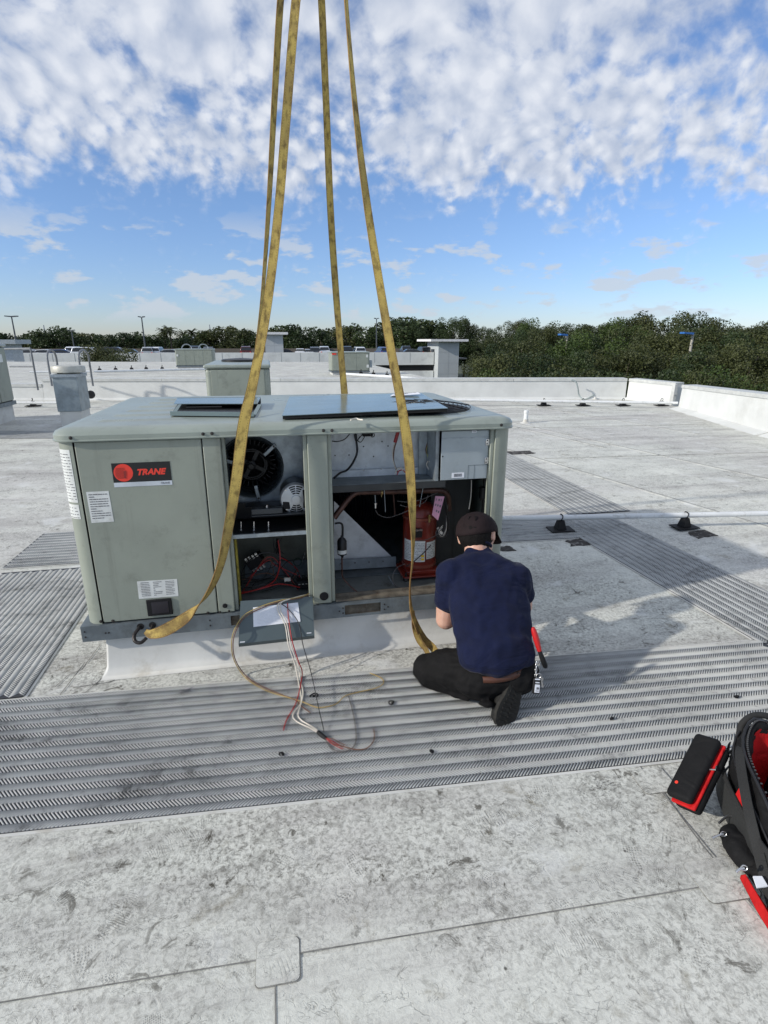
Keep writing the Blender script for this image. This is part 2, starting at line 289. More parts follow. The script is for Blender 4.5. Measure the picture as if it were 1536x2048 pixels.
def pad_mats():
    out = []
    for nm, lo, hi, dirt_a in (('pad base', (0.022, 0.024, 0.029), (0.045, 0.048, 0.055), 0.5), ('pad tread', (0.335, 0.345, 0.34), (0.445, 0.455, 0.445), 0.80)):
        m = bpy.data.materials.new(nm); m.use_nodes = True; nt = m.node_tree
        b = nt.nodes['Principled BSDF']; b.inputs['Roughness'].default_value = 0.6; b.inputs['Specular IOR Level'].default_value = 0.35
        g = nt.nodes.new('ShaderNodeNewGeometry'); v = g.outputs['Position']
        c = mixc(nt, ramp(nt, noise(nt, v, 2.5, 5, 0.6), 0.3, 0.7), lo, hi)
        st = ramp(nt, noise(nt, mapping(nt, v, sc=(0.7, 1.5, 1)), 3.4, 8, 0.72, 0.9), 0.49, 0.70)
        grit = ramp(nt, noise(nt, v, 26, 6, 0.75, 0.8), 0.40, 0.62)
        c = mixc(nt, mth(nt, 'MULTIPLY', mth(nt, 'MULTIPLY', st, mth(nt, 'ADD', 0.35, mth(nt, 'MULTIPLY', grit, 0.75))), dirt_a), c, (0.055, 0.058, 0.055))
        g2 = ramp(nt, noise(nt, mapping(nt, v, loc=(4, 4, 0)), 9, 7, 0.75, 0.6), 0.50, 0.66)
        c = mixc(nt, mth(nt, 'MULTIPLY', mth(nt, 'MULTIPLY', g2, grit), 0.55), c, (0.07, 0.072, 0.068))
        nt.links.new(c, b.inputs['Base Color']); out.append(m)
    return out
pad_base_m, pad_tread_m = pad_mats()

def webbing_mat():
    m = bpy.data.materials.new('sling webbing'); m.use_nodes = True; nt = m.node_tree
    b = nt.nodes['Principled BSDF']; b.inputs['Roughness'].default_value = 0.75; b.inputs['Specular IOR Level'].default_value = 0.25
    uv = nt.nodes.new('ShaderNodeUVMap'); uv.uv_map = 'UVMap'
    sp = nt.nodes.new('ShaderNodeSeparateXYZ'); nt.links.new(uv.outputs[0], sp.inputs[0])
    g = nt.nodes.new('ShaderNodeNewGeometry'); v = g.outputs['Position']
    c = mixc(nt, ramp(nt, noise(nt, v, 7, 5, 0.65), 0.35, 0.7), (0.58, 0.43, 0.12), (0.40, 0.285, 0.095))
    # grime: spots marching down the web
    cb = nt.nodes.new('ShaderNodeCombineXYZ'); nt.links.new(mth(nt, 'MULTIPLY', sp.outputs[0], 0.9), cb.inputs[0]); nt.links.new(mth(nt, 'MULTIPLY', sp.outputs[1], 10.0), cb.inputs[1]); nt.links.new(g.outputs['Random Per Island'], cb.inputs[2])
    sn = noise(nt, cb.outputs[0], 1.6, 4, 0.6)
    c = mixc(nt, mth(nt, 'MULTIPLY', ramp(nt, sn, 0.45, 0.68), 0.70), c, (0.085, 0.052, 0.024))
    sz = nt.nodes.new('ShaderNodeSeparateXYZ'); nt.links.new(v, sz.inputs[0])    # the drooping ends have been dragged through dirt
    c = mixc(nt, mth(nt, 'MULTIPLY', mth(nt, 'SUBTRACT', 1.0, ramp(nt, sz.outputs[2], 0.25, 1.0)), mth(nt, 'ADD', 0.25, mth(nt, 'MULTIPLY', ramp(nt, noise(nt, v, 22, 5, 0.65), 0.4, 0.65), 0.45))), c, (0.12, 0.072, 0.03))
    # edge stitching, and rows of stitches along the middle
    ed = mth(nt, 'ABSOLUTE', mth(nt, 'SUBTRACT', sp.outputs[0], 0.5))
    c = mixc(nt, mth(nt, 'MULTIPLY', ramp(nt, ed, 0.42, 0.46), 0.65), c, (0.15, 0.07, 0.03))
    ln = mth(nt, 'MULTIPLY', ramp(nt, ed, 0.29, 0.31), mth(nt, 'SUBTRACT', 1.0, ramp(nt, ed, 0.33, 0.35)))
    dash = mth(nt, 'GREATER_THAN', mth(nt, 'SINE', mth(nt, 'MULTIPLY', sp.outputs[1], 520.0)), 0.0)
    c = mixc(nt, mth(nt, 'MULTIPLY', mth(nt, 'MULTIPLY', ln, dash), 0.75), c, (0.10, 0.055, 0.02))
    nt.links.new(c, b.inputs['Base Color'])
    wv = nt.nodes.new('ShaderNodeTexWave'); wv.bands_direction = 'Y'; wv.inputs['Scale'].default_value = 90; nt.links.new(uv.outputs[0], wv.inputs['Vector'])
    bn = nt.nodes.new('ShaderNodeBump'); bn.inputs['Strength'].default_value = 0.5; bn.inputs['Distance'].default_value = 0.002
    nt.links.new(wv.outputs['Fac'], bn.inputs['Height']); nt.links.new(bn.outputs[0], b.inputs['Normal'])
    return m
webbing = webbing_mat()

def cloth_mat(name, col, rough=0.85, fold=0.5, scale=9.0, stretch=(1, 1, 1), sheen=0.2):
    m = bpy.data.materials.new(name); m.use_nodes = True; nt = m.node_tree
    b = nt.nodes['Principled BSDF']; b.inputs['Roughness'].default_value = rough; b.inputs['Specular IOR Level'].default_value = 0.2
    b.inputs['Sheen Weight'].default_value = sheen; b.inputs['Sheen Roughness'].default_value = 0.5
    tc = nt.nodes.new('ShaderNodeTexCoord'); v = tc.outputs['Object']
    c = mixc(nt, ramp(nt, noise(nt, v, 14, 4, 0.6), 0.3, 0.7), tuple(x*0.85 for x in col), tuple(x*1.18 for x in col))
    nt.links.new(c, b.inputs['Base Color'])
    w = noise(nt, mapping(nt, v, sc=stretch), scale, 3, 0.45, 1.2)
    f = noise(nt, v, 500, 2, 0.5)
    bn = nt.nodes.new('ShaderNodeBump'); bn.inputs['Strength'].default_value = fold; bn.inputs['Distance'].default_value = 0.03
    nt.links.new(w, bn.inputs['Height']); nt.links.new(bn.outputs[0], b.inputs['Normal'])
    return m
shirt_m = cloth_mat('navy shirt', (0.0034, 0.0064, 0.028), fold=0.65, scale=6.5, stretch=(0.45, 1, 1.7), sheen=0.05)
pants_m = cloth_mat('black trousers', (0.006, 0.0058, 0.0060), fold=0.35, scale=12, sheen=0.0)
cap_m = cloth_mat('brown black cap', (0.014, 0.0085, 0.0095), fold=0.1, scale=20, sheen=0.0)
hair_m = mat('dark hair', (0.004, 0.003, 0.003), 0.75, spec=0.2, bump=0.5, bscale=200)
skin_m = mat('skin', (0.58, 0.36, 0.27), 0.5, var=0.08, vscale=12, col2=(0.50, 0.27, 0.20))
MATS['skin'].node_tree.nodes['Principled BSDF'].inputs['Subsurface Weight'].default_value = 0.12
MATS['skin'].node_tree.nodes['Principled BSDF'].inputs['Subsurface Radius'].default_value = (0.02, 0.008, 0.004)
belt_m = mat('brown belt', (0.075, 0.028, 0.016), 0.5)
shoe_m = mat('shoe black', (0.010, 0.010, 0.0095), 0.7, bump=0.3, bscale=80, spec=0.3, dirt=(0.035, 0.035, 0.03), dirt_amt=0.5, dscale=20)
sole_m = mat('shoe sole', (0.020, 0.019, 0.017), 0.8, spec=0.3, dirt=(0.05, 0.05, 0.045), dirt_amt=0.6, dscale=25)
bag_m = cloth_mat('black bag cloth', (0.007, 0.007, 0.0075), fold=0.4, scale=10, rough=0.75, sheen=0.0)
bag_red = cloth_mat('red bag lining', (0.42, 0.009, 0.010), fold=0.4, scale=14, rough=0.7, sheen=0.0)
bag_grey = mat('grey pull tab', (0.12, 0.12, 0.115), 0.7)
tool_orange = mat('orange handle', (0.6, 0.16, 0.02), 0.4); tool_green = mat('green handle', (0.01, 0.13, 0.09), 0.4); tool_blue = mat('blue handle', (0.01, 0.05, 0.4), 0.4)
red_plastic = mat('red plastic', (0.45, 0.012, 0.012), 0.35)

def foliage_mat(name, a, b_):
    m = bpy.data.materials.new(name); m.use_nodes = True; nt = m.node_tree; nt.nodes.clear()
    out = nt.nodes.new('ShaderNodeOutputMaterial')
    g = nt.nodes.new('ShaderNodeNewGeometry'); oi = nt.nodes.new('ShaderNodeObjectInfo')
    f = mth(nt, 'ADD', mth(nt, 'MULTIPLY', g.outputs['Random Per Island'], 0.30), mth(nt, 'MULTIPLY', oi.outputs['Random'], 0.60))
    cl = noise(nt, g.outputs['Position'], 0.55, 4, 0.55)
    f = mth(nt, 'ADD', f, mth(nt, 'MULTIPLY', mth(nt, 'SUBTRACT', cl, 0.5), 1.4))
    c = mixc(nt, f, a, b_)
    p = nt.nodes.new('ShaderNodeBsdfPrincipled'); p.inputs['Roughness'].default_value = 0.55; p.inputs['Specular IOR Level'].default_value = 0.3
    t = nt.nodes.new('ShaderNodeBsdfTranslucent'); mx = nt.nodes.new('ShaderNodeMixShader'); mx.inputs[0].default_value = 0.25
    nt.links.new(c, p.inputs['Base Color']); nt.links.new(c, t.inputs[0]); nt.links.new(p.outputs[0], mx.inputs[1]); nt.links.new(t.outputs[0], mx.inputs[2]); nt.links.new(mx.outputs[0], out.inputs[0])
    return m
leaf_dark = foliage_mat('dark foliage', (0.020, 0.036, 0.013), (0.058, 0.085, 0.028))
leaf_olive = foliage_mat('olive foliage', (0.030, 0.043, 0.014), (0.095, 0.105, 0.036))
leaf_fresh = foliage_mat('fresh foliage', (0.030, 0.055, 0.014), (0.085, 0.125, 0.03))
bark = mat('bark', (0.11, 0.09, 0.07), 0.9, bump=0.5, bscale=20, var=0.3)

# ------------------------------------------------------------------ mesh helpers
class MB:
    def __init__(s): s.v = []; s.f = []; s.m = []; s.uv = None
    def add(s, vs, fs, mi=0):
        o = len(s.v); s.v += [tuple(v) for v in vs]; s.f += [tuple(i+o for i in f) for f in fs]; s.m += [mi]*len(fs); return s
    def box(s, x0, x1, y0, y1, z0, z1, mi=0, M=None):
        vs = [Vector(p) for p in ((x0,y0,z0),(x1,y0,z0),(x1,y1,z0),(x0,y1,z0),(x0,y0,z1),(x1,y0,z1),(x1,y1,z1),(x0,y1,z1))]
        if M: vs = [M @ v for v in vs]
        return s.add(vs, ((0,3,2,1),(4,5,6,7),(0,1,5,4),(1,2,6,5),(2,3,7,6),(3,0,4,7)), mi)
    def slab(s, quad, n, t, mi=0):     # a flat quad pushed back by t along n
        q = [Vector(p) for p in quad]; n = Vector(n).normalized()*t; k = len(q)
        vs = q + [p+n for p in q]
        return s.add(vs, [tuple(range(k)), tuple(range(2*k-1, k-1, -1))] + [(i, i+k, (i+1) % k + k, (i+1) % k) for i in range(k)], mi)
    def prism(s, poly, z0, z1, mi=0):
        k = len(poly); vs = [(x, y, z0) for x, y in poly] + [(x, y, z1) for x, y in poly]
        return s.add(vs, [tuple(range(k))[::-1], tuple(range(k, 2*k))] + [(i, (i+1) % k, (i+1) % k + k, i+k) for i in range(k)], mi)
    def tube(s, pts, r, n=8, mi=0, cap=True):
        pts = [Vector(p) for p in pts]; rr = r if isinstance(r, (list, tuple)) else [r]*len(pts)
        vs = []; fs = []; prev = None
        for i, p in enumerate(pts):
            t = (pts[min(i+1, len(pts)-1)] - pts[max(i-1, 0)]).normalized()
            if prev is None: a = t.orthogonal().normalized()
            else:
                a = prev - t*prev.dot(t)
                a = a.normalized() if a.length > 1e-6 else t.orthogonal().normalized()
            prev = a; b = t.cross(a)
            for k in range(n):
                an = 2*PI*k/n; vs.append(p + (a*math.cos(an) + b*math.sin(an))*rr[i])
        for i in range(len(pts)-1):
            for k in range(n): fs.append((i*n+k, i*n+(k+1) % n, (i+1)*n+(k+1) % n, (i+1)*n+k))
        if cap: fs.append(tuple(range(n))[::-1]); fs.append(tuple((len(pts)-1)*n+k for k in range(n)))
        return s.add(vs, fs, mi)
    def lathe(s, prof, c, axis='z', n=24, mi=0, M=None, cap=True):    # prof [(r, h)]
        vs = []; fs = []
        for r_, h in prof:
            for k in range(n):
                a = 2*PI*k/n; u, w = r_*math.cos(a), r_*math.sin(a)
                p = Vector((u, w, h)) if axis == 'z' else (Vector((u, h, w)) if axis == 'y' else Vector((h, u, w)))
                if M: p = M @ p
                vs.append(p + Vector(c))
        for i in range(len(prof)-1):
            for k in range(n): fs.append((i*n+k, i*n+(k+1) % n, (i+1)*n+(k+1) % n, (i+1)*n+k))
        if cap and prof[0][0] > 1e-5: fs.append(tuple(range(n))[::-1])
        if cap and prof[-1][0] > 1e-5: fs.append(tuple((len(prof)-1)*n+k for k in range(n)))
        return s.add(vs, fs, mi)
    def hull(s, balls, mi=0, seg=14):    # convex skin round ellipsoids: (centre, radius or (rx,ry,rz))
        bm = bmesh.new()
        for c, r in balls:
            rx, ry, rz = (r, r, r) if isinstance(r, (int, float)) else r
            for i in range(1, seg//2):
                th = PI*i/(seg//2)
                for k in range(seg):
                    ph = 2*PI*k/seg; bm.verts.new((c[0]+rx*math.sin(th)*math.cos(ph), c[1]+ry*math.sin(th)*math.sin(ph), c[2]+rz*math.cos(th)))
            bm.verts.new((c[0], c[1], c[2]+rz)); bm.verts.new((c[0], c[1], c[2]-rz))
        res = bmesh.ops.convex_hull(bm, input=bm.verts)
        dead = [v for v in bm.verts if not v.link_faces]
        for v in dead: bm.verts.remove(v)
        bm.verts.index_update()
        s.add([v.co.copy() for v in bm.verts], [tuple(v.index for v in f.verts) for f in bm.faces], mi); bm.free(); return s
    def mesh(s, name, mats, smooth=None):
        me = bpy.data.meshes.new(name); me.from_pydata([tuple(v) for v in s.v], [], s.f); 
        for m in (mats if isinstance(mats, (list, tuple)) else [mats]): me.materials.append(m)
        me.polygons.foreach_set('material_index', s.m)
        if smooth is not None:
            me.polygons.foreach_set('use_smooth', [True]*len(me.polygons)); me.update()
            try: me.set_sharp_from_angle(angle=R(smooth))
            except Exception: pass
        me.update(); return me

def cr(pts, k=8):        # smooth path through points
    pts = [Vector(p) for p in pts]; out = []
    for i in range(len(pts)-1):
        p0, p1, p2, p3 = pts[max(i-1, 0)], pts[i], pts[i+1], pts[min(i+2, len(pts)-1)]
        for j in range(k):
            t = j/k; out.append(0.5*((2*p1) + (p2-p0)*t + (2*p0-5*p1+4*p2-p3)*t*t + (3*p1-p0-3*p2+p3)*t**3))
    out.append(pts[-1]); return out

def obj(name, mb, mats, parent=None, smooth=None, bevel=0.0, seg=2):
    me = mb.mesh(name, mats, smooth if smooth is not None else (40 if bevel else None)) if isinstance(mb, MB) else mb
    o = bpy.data.objects.new(name, me); COL.objects.link(o)
    if parent is not None:
        o.parent = parent
        if parent.type == 'EMPTY': o.matrix_parent_inverse = Matrix.Translation(-parent.location)
    if bevel:
        b = o.modifiers.new('bevel', 'BEVEL'); b.width = bevel; b.segments = seg; b.limit_method = 'ANGLE'; b.angle_limit = R(40)
    return o
def tag(o, label=None, cat=None, group=None, kind=None):
    if label: o['label'] = label
    if cat: o['category'] = cat
    if group: o['group'] = group
    if kind: o['kind'] = kind
    return o
def thing(name, label, cat, loc=(0, 0, 0), group=None):
    o = bpy.data.objects.new(name, None); COL.objects.link(o); o.location = loc; o.empty_display_size = 0.1
    return tag(o, label, cat, group)
def dup(root, loc=None, rotz=None, scale=None, label=None):
    r = root.copy(); COL.objects.link(r)
    if loc is not None: r.location = loc
    if rotz is not None: r.rotation_euler = (0, 0, rotz)
    if scale is not None: r.scale = scale if not isinstance(scale, (int, float)) else (scale,)*3
    if label: r['label'] = label
    for ch in list(root.children):
        c = ch.copy(); COL.objects.link(c); c.parent = r
        for g in list(ch.children):
            d = g.copy(); COL.objects.link(d); d.parent = c
    return r
def struct(name, mb, mats, **kw):
    o = obj(name, mb, mats, **kw); o['kind'] = 'structure'; return o

def text_mesh(txt, size, mats_, shear=0.0, offset=0.0, ext=0.0004, space=1.0):
    cu = bpy.data.curves.new('t', 'FONT'); cu.body = txt; cu.size = size; cu.shear = shear; cu.offset = offset; cu.extrude = ext
    cu.align_x = 'CENTER'; cu.align_y = 'CENTER'; cu.space_character = space; cu.resolution_u = 3
    o = bpy.data.objects.new('t', cu); COL.objects.link(o)
    dg = bpy.context.evaluated_depsgraph_get(); me = bpy.data.meshes.new_from_object(o.evaluated_get(dg))
    bpy.data.objects.remove(o); me.materials.clear(); me.materials.append(mats_); return me
def text_into(mb, txt, size, org, ex, ey, mi, fit=None, **kw):   # set flat lettering on a surface: origin, along, up
    me = text_mesh(txt, size, ink, **kw)
    if fit:
        xs_ = [v.co.x for v in me.vertices]; ys_ = [v.co.y for v in me.vertices]; mx_, my_ = (max(xs_)+min(xs_))/2, (max(ys_)+min(ys_))/2
        for v in me.vertices: v.co.x = (v.co.x-mx_)*fit[0]/(max(xs_)-min(xs_)); v.co.y = (v.co.y-my_)*fit[1]/(max(ys_)-min(ys_))
    ex = Vector(ex).normalized(); ey = Vector(ey).normalized(); ez = ex.cross(ey)
    vs = [Vector(org) + ex*v.co.x + ey*v.co.y + ez*v.co.z for v in me.vertices]
    mb.add(vs, [tuple(p.vertices) for p in me.polygons], mi); bpy.data.meshes.remove(me)
def print_lines(mb, quad, rows, mi, rng, n_off=0.0008, margin=0.08, cols=1, fill=0.35):
    # illegible fine print as thin raised ink strokes between quad corners TL TR BR BL
    tl, tr_, br, bl = [Vector(q) for q in quad]; n = (tr_-tl).cross(bl-tl).normalized()
    if n.dot(CAM-tl) < 0: n = -n
    def pt(u, v): return tl.lerp(tr_, u).lerp(bl.lerp(br, u), v) + n*n_off
    for c in range(cols):
        u0 = margin + c*(1-margin)/cols; u1 = u0 + (1-margin)/cols - margin
        for r_ in range(rows):
            v0 = margin + (1-2*margin)*r_/rows; v1 = v0 + (1-2*margin)/rows*fill
            u = u0
            while u < u1 - 0.02:
                w = rng.uniform(0.06, 0.30)*(u1-u0); e = min(u+w, u1)
                mb.add([pt(u, v0), pt(e, v0), pt(e, v1), pt(u, v1)], [(0, 1, 2, 3)], mi); u = e + 0.025*(u1-u0)
                if rng.random() < 0.12: break

# ------------------------------------------------------------------ roof, ground, parapets
roof_poly = [(-60, -12), (7.2, -12), (7.4, 2.0), (9.0, 8.5), (10.3, 12.6), (10.75, 13.0), (10.6, 15.05), (8.3, 15.6), (G(879, 761).x, G(879, 761).y), (G(754, 732).x, G(754, 732).y), (G(700, 724).x, G(700, 724).y), (-60, 58)]
g = MB()
k = len(roof_poly)
g.add([(x, y, 0) for x, y in roof_poly], [tuple(range(k))], 0)
roof = struct('roof', g, membrane)
w = MB(); 
w.add([(x, y, -0.01) for x, y in roof_poly] + [(x, y, -8.5) for x, y in roof_poly], [(i, (i+1) % k, (i+1) % k + k, i+k) for i in range(k)])
struct('building_wall', w, wall_cap)
g = MB(); g.add([(-900, -200, -8.5), (1200, -200, -8.5), (1200, 2200, -8.5), (-900, 2200, -8.5)], [(0, 1, 2, 3)])
struct('ground', g, earth)

# membrane laps: each sheet edge stands a little proud
def lap(pts, w=0.012, h=0.003, nm='membrane_seam'):
    m = MB()
    for a, b in zip(pts[:-1], pts[1:]):
        a, b = Vector(a), Vector(b); d = (b-a).normalized(); n = Vector((-d.y, d.x, 0))
        m.slab([a, b, b+n*w, a+n*w], (0, 0, 1), h)
    m.v = [(x, y, z) for x, y, z in m.v]
    return obj(nm, m, membrane, roof)
seam_line_m = mat('dark seam line', (0.16, 0.157, 0.145), 0.8, var=0.3, vscale=20, dirt=(0.30, 0.30, 0.28), dirt_amt=0.7, dscale=6)
def seam_line(pts, w=0.0032, z=0.0045, closed=False):  # thin dark strip laid along sheet and patch edges
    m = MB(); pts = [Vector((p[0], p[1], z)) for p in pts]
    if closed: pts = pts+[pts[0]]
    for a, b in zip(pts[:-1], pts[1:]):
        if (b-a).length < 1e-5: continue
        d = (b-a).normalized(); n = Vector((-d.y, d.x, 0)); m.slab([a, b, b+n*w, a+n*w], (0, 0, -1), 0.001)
    return obj('dark_seam_line', m, seam_line_m, roof)
# near lap sheet edges (photo: one long lap, one cross lap under a T-patch)
def sheet(poly, z, h, nm, bev=0.0):
    m = MB(); m.prism([(p[0], p[1]) for p in poly], z, z+h); return obj(nm, m, membrane, roof)
a0, a1 = G(0, 2008), G(1440, 1770)
dirx = (a1-a0).normalized()
A = a0 - dirx*3; B = a0 + dirx*2.15
sheet([(A.x, A.y), (B.x, B.y), (B.x+0.02, 1.72), (-4, 1.90)][::1], 0.0003, 0.0024, 'membrane_sheet')
vx = -0.074
seam_line([A, B], 0.0036, 0.0034); seam_line([(B.x+0.002, B.y), (B.x+0.022, 1.72)], 0.003, 0.0034); seam_line([(vx, -3), (vx, 1.066)], 0.004, 0.0032)
seam_line([G(1300, 1552), G(1400, 1688), G(1536, 1852)], 0.003, 0.0045); seam_line([G(170, 1325), G(118, 1393)], 0.003, 0.0045); seam_line([G(200, 1290), G(163, 1340), G(135, 1352), G(110, 1375)], 0.003, 0.0045); seam_line([G(228, 1335), G(190, 1370), G(158, 1396)], 0.003, 0.0045)
sheet([(vx, -3), (B.x-0.02, -3), (B.x-0.02, B.y-0.004), (vx, 1.125)], 0.0002, 0.0012, 'membrane_sheet')
def rounded(x0, x1, y0, y1, r, rot=0.0, n=5):
    c = ((x0+x1)/2, (y0+y1)/2); pts = []
    for cx_, cy_, a in ((x1-r, y0+r, -90), (x1-r, y1-r, 0), (x0+r, y1-r, 90), (x0+r, y0+r, 180)):
        for i in range(n+1):
            t = R(a + 90*i/n); pts.append((cx_+r*math.cos(t), cy_+r*math.sin(t)))
    cs, sn = math.cos(rot), math.sin(rot)
    return [(c[0]+(x-c[0])*cs-(y-c[1])*sn, c[1]+(x-c[0])*sn+(y-c[1])*cs) for x, y in pts]
def patch(x0, x1, y0, y1, r=0.02, rot=0.0, z=0.003):
    seam_line(rounded(x0-.001, x1+.003, y0-.003, y1+.001, r, rot), 0.0022, z+0.0012, True)
    m = MB(); m.prism(rounded(x0, x1, y0, y1, r, rot), z, z+0.0022); return obj('membrane_patch', m, membrane, roof)
patch(-0.127, -0.009, 1.066, 1.182, 0.014, -0.03)
patch(1.24, 1.42, 1.02, 1.16, 0.02, -0.05)
patch(-1.06, -0.86, 2.62, 2.83, 0.03, 0.1, 0.0005)
patch(1.32, 1.46, 1.44, 1.56, 0.015, -0.05)
patch(1.22, 1.42, 2.43, 2.60, 0.02, -0.05, 0.0005)
for x_, yy in ((4.9, 5.0), (6.6, 6.0), (5.6, 9.4), (8.1, 10.3)):     # far sheet edges running away
    lap([(x_-0.3, yy-1.5, 0), (x_-1.9, yy+6.5, 0)], 0.05, 0.003); seam_line([(x_-0.3, yy-1.5), (x_-1.9, yy+6.5)], 0.012, 0.0045)
for yy in (7.3, 10.2, 12.6):
    lap([(3.9, yy, 0), (9.2, yy-0.35, 0)], 0.05, 0.003); seam_line([(3.9, yy), (9.2, yy-0.35)], 0.012, 0.0045)
for yy in (6.2, 9.3, 12.9):
    lap([(-9, yy+0.6, 0), (-2.3, yy, 0)], 0.05, 0.003)
for i in range(9): lap([(-30, 19.5+i*2.9, 0), (7, 18.2+i*2.9, 0)], 0.08, 0.004)

def parapet(a, b, h0, h1, t, label, cant=0.12, zin=0.0, end0=False):
    a, b = Vector((a[0], a[1], 0)), Vector((b[0], b[1], 0)); d = (b-a).normalized(); n = Vector((d.y, -d.x, 0))   # n faces the camera side
    if n.dot(CAM - a) < 0: n = -n
    root = thing('parapet_wall', label, 'wall', tuple(a))
    m = MB(); vs = []
    for p, h in ((a, h0), (b, h1)):
        vs += [p+n*cant, p+n*0.02+Vector((0, 0, 0.06)), p+Vector((0, 0, h-0.07)), p-n*t+Vector((0, 0, h-0.07)), p-n*t]
    m.add(vs, [(0, 5, 6, 1), (1, 6, 7, 2), (2, 7, 8, 3), (3, 8, 9, 4), (0, 1, 2, 3, 4), (9, 8, 7, 6, 5)])
    obj('wall', m, wall_white, root)
    L = (b-a).length; k = max(1, int(L/3.2))
    for i in range(k):
        p, q = a + d*(L*i/k+0.004), a + d*(L*(i+1)/k-0.004); hp, hq = h0+(h1-h0)*i/k, h0+(h1-h0)*(i+1)/k
        m = MB(); e = n*0.025; b_ = -n*(t+0.025)
        vs = [p+e+Vector((0, 0, hp-0.075)), p+e+Vector((0, 0, hp)), p+b_+Vector((0, 0, hp+0.01)), p+b_+Vector((0, 0, hp-0.075)),
              q+e+Vector((0, 0, hq-0.075)), q+e+Vector((0, 0, hq)), q+b_+Vector((0, 0, hq+0.01)), q+b_+Vector((0, 0, hq-0.075))]
        m.add(vs, [(0, 4, 5, 1), (1, 5, 6, 2), (2, 6, 7, 3), (0, 3, 7, 4), (0, 1, 2, 3), (7, 6, 5, 4)])
        obj('coping', m, wall_cap, root)
    return root
bwL, bwR = Vector((-6.35, 17.75, 0)), Vector((10.39, 14.9, 0))
parapet(bwL, bwR, 0.60, 0.60, 0.25, 'long white low parapet wall crossing the roof behind the open unit')
parapet((-30, 21.7), (-6.36, 17.755), 0.45, 0.45, 0.25, 'white low wall at the far left behind the grey rooftop unit')
parapet((10.43, 14.85), (10.55, 13.02), 0.60, 0.60, 0.22, 'short white parapet wall left of the dark gap')
parapet((10.25, 12.42), (8.95, 8.45), 0.60, 0.72, 0.3, 'bright white parapet wall right of the dark gap', cant=0.25)
parapet((8.93, 8.4), (7.3, -6), 0.72, 0.75, 0.3, 'white parapet wall at the right edge of the frame', cant=0.25)
t = thing('shaded_wall_end', 'shaded end of the short parapet, its shade put into a greyer colour', 'wall end', (10.35, 12.95, 0))  # wall end in shade, built as a block of greyer colour
m = MB(); m.box(10.40, 10.50, 12.88, 13.0, 0.08, 0.58); obj('end_block', m, wall_cap, t, bevel=0.01)
m = MB(); m.box(10.395, 10.505, 12.865, 12.878, 0.30, 0.33); obj('band', m, wall_cap, t)

# ------------------------------------------------------------------ walkway pads with real herringbone treads
def pad(name_label, org, ang, L, W, along_band=True, group='grey walkway pads laid on the roof', far=0, z0=0.0):
    # local x runs with the bands
    o0 = Vector((org[0], org[1], 0)); ca, sa = math.cos(ang), math.sin(ang)
    ex, ey = np.array([ca, sa, 0.]), np.array([-sa, ca, 0.])
    root = thing('walkway_pad', name_label, 'walkway pad', (org[0], org[1], 0), group)
    base = MB(); r = 0.02; base.prism([(org[0]+ex[0]*x+ey[0]*y, org[1]+ex[1]*x+ey[1]*y) for x, y in rounded(0, L, 0, W, r)], z0+0.0025, z0+0.0075)
    obj('base_sheet', base, pad_base_m, root)
    # pale weld bead round the sheet
    for (x0, x1, y0, y1) in ((-0.012, L+0.012, -0.014, -0.001), (-0.012, L+0.012, W+0.001, W+0.014)):
        q = [(x0, y0), (x1, y0), (x1, y1), (x0, y1)]
        bead = MB(); bead.prism([(org[0]+ex[0]*x+ey[0]*y, org[1]+ex[1]*x+ey[1]*y) for x, y in q], z0+0.003, z0+0.0045)
        obj('weld_bead', bead, flash_white, root)
    nb = int(round(W/0.0335)); bw = W/nb; pitch = 0.0135*(1 if not far else 1.2); hw = pitch; hl = bw*0.5; hz = 0.0044
    xs = np.arange(0.02, L-0.02, pitch); n = len(xs)*nb
    cx = np.tile(xs, nb); bi = np.repeat(np.arange(nb), len(xs)); cyy = (bi+0.5)*bw; sg = np.where(bi % 2 == 0, 1.0, -1.0)
    # bar runs from (cx - s*hl) at bottom of band to (cx + s*hl) at top; parallelogram, width along x
    V = np.zeros((n, 8, 3)); k = 0
    for zz, ww in ((0, hw*0.31), (1, hw*0.17)):
        for (sx, sy) in ((-1, -1), (1, -1), (1, 1), (-1, 1)):
            lx = cx + sg*sy*hl*0.92 + sx*ww; ly = cyy + sy*hl
            V[:, k, :] = np.outer(lx, ex) + np.outer(ly, ey) + np.array([org[0], org[1], z0+0.0075 + zz*hz]); k += 1
    F = np.array([[4, 5, 6, 7], [0, 1, 5, 4], [1, 2, 6, 5], [2, 3, 7, 6], [3, 0, 4, 7]])
    faces = (F[None, :, :] + (np.arange(n)*8)[:, None, None]).reshape(-1, 4)
    me = bpy.data.meshes.new('tread'); me.vertices.add(n*8); me.vertices.foreach_set('co', V.reshape(-1))
    nf = len(faces); me.loops.add(nf*4); me.loops.foreach_set('vertex_index', faces.reshape(-1)); me.polygons.add(nf)
    me.polygons.foreach_set('loop_start', np.arange(0, nf*4, 4)); me.polygons.foreach_set('loop_total', np.full(nf, 4)); me.update(calc_edges=True); me.validate()
    me.materials.append(pad_tread_m)
    o = bpy.data.objects.new('tread_bars', me); COL.objects.link(o); o.parent = root; o.matrix_parent_inverse = Matrix.Translation(-root.location); o['kind'] = 'stuff'
    return root
pad('long grey herringbone walkway pad crossing the foreground under the kneeling man', (-2.3, 1.813), -0.0600, 4.95, 0.80)
pad('grey walkway pad left of the open unit, its bands running away from the camera', (-1.245, 2.575), PI/2, 1.66, 0.77)
pad('grey walkway pad behind the left one, its bands running crosswise', (-2.05, 4.335), -0.01, 1.10, 0.80, far=1)
pad('long grey walkway pad to the right of the unit, running away past the pipe', (3.30, 2.30), PI/2-0.035+0.075, 0.0+2.35, 0.64)
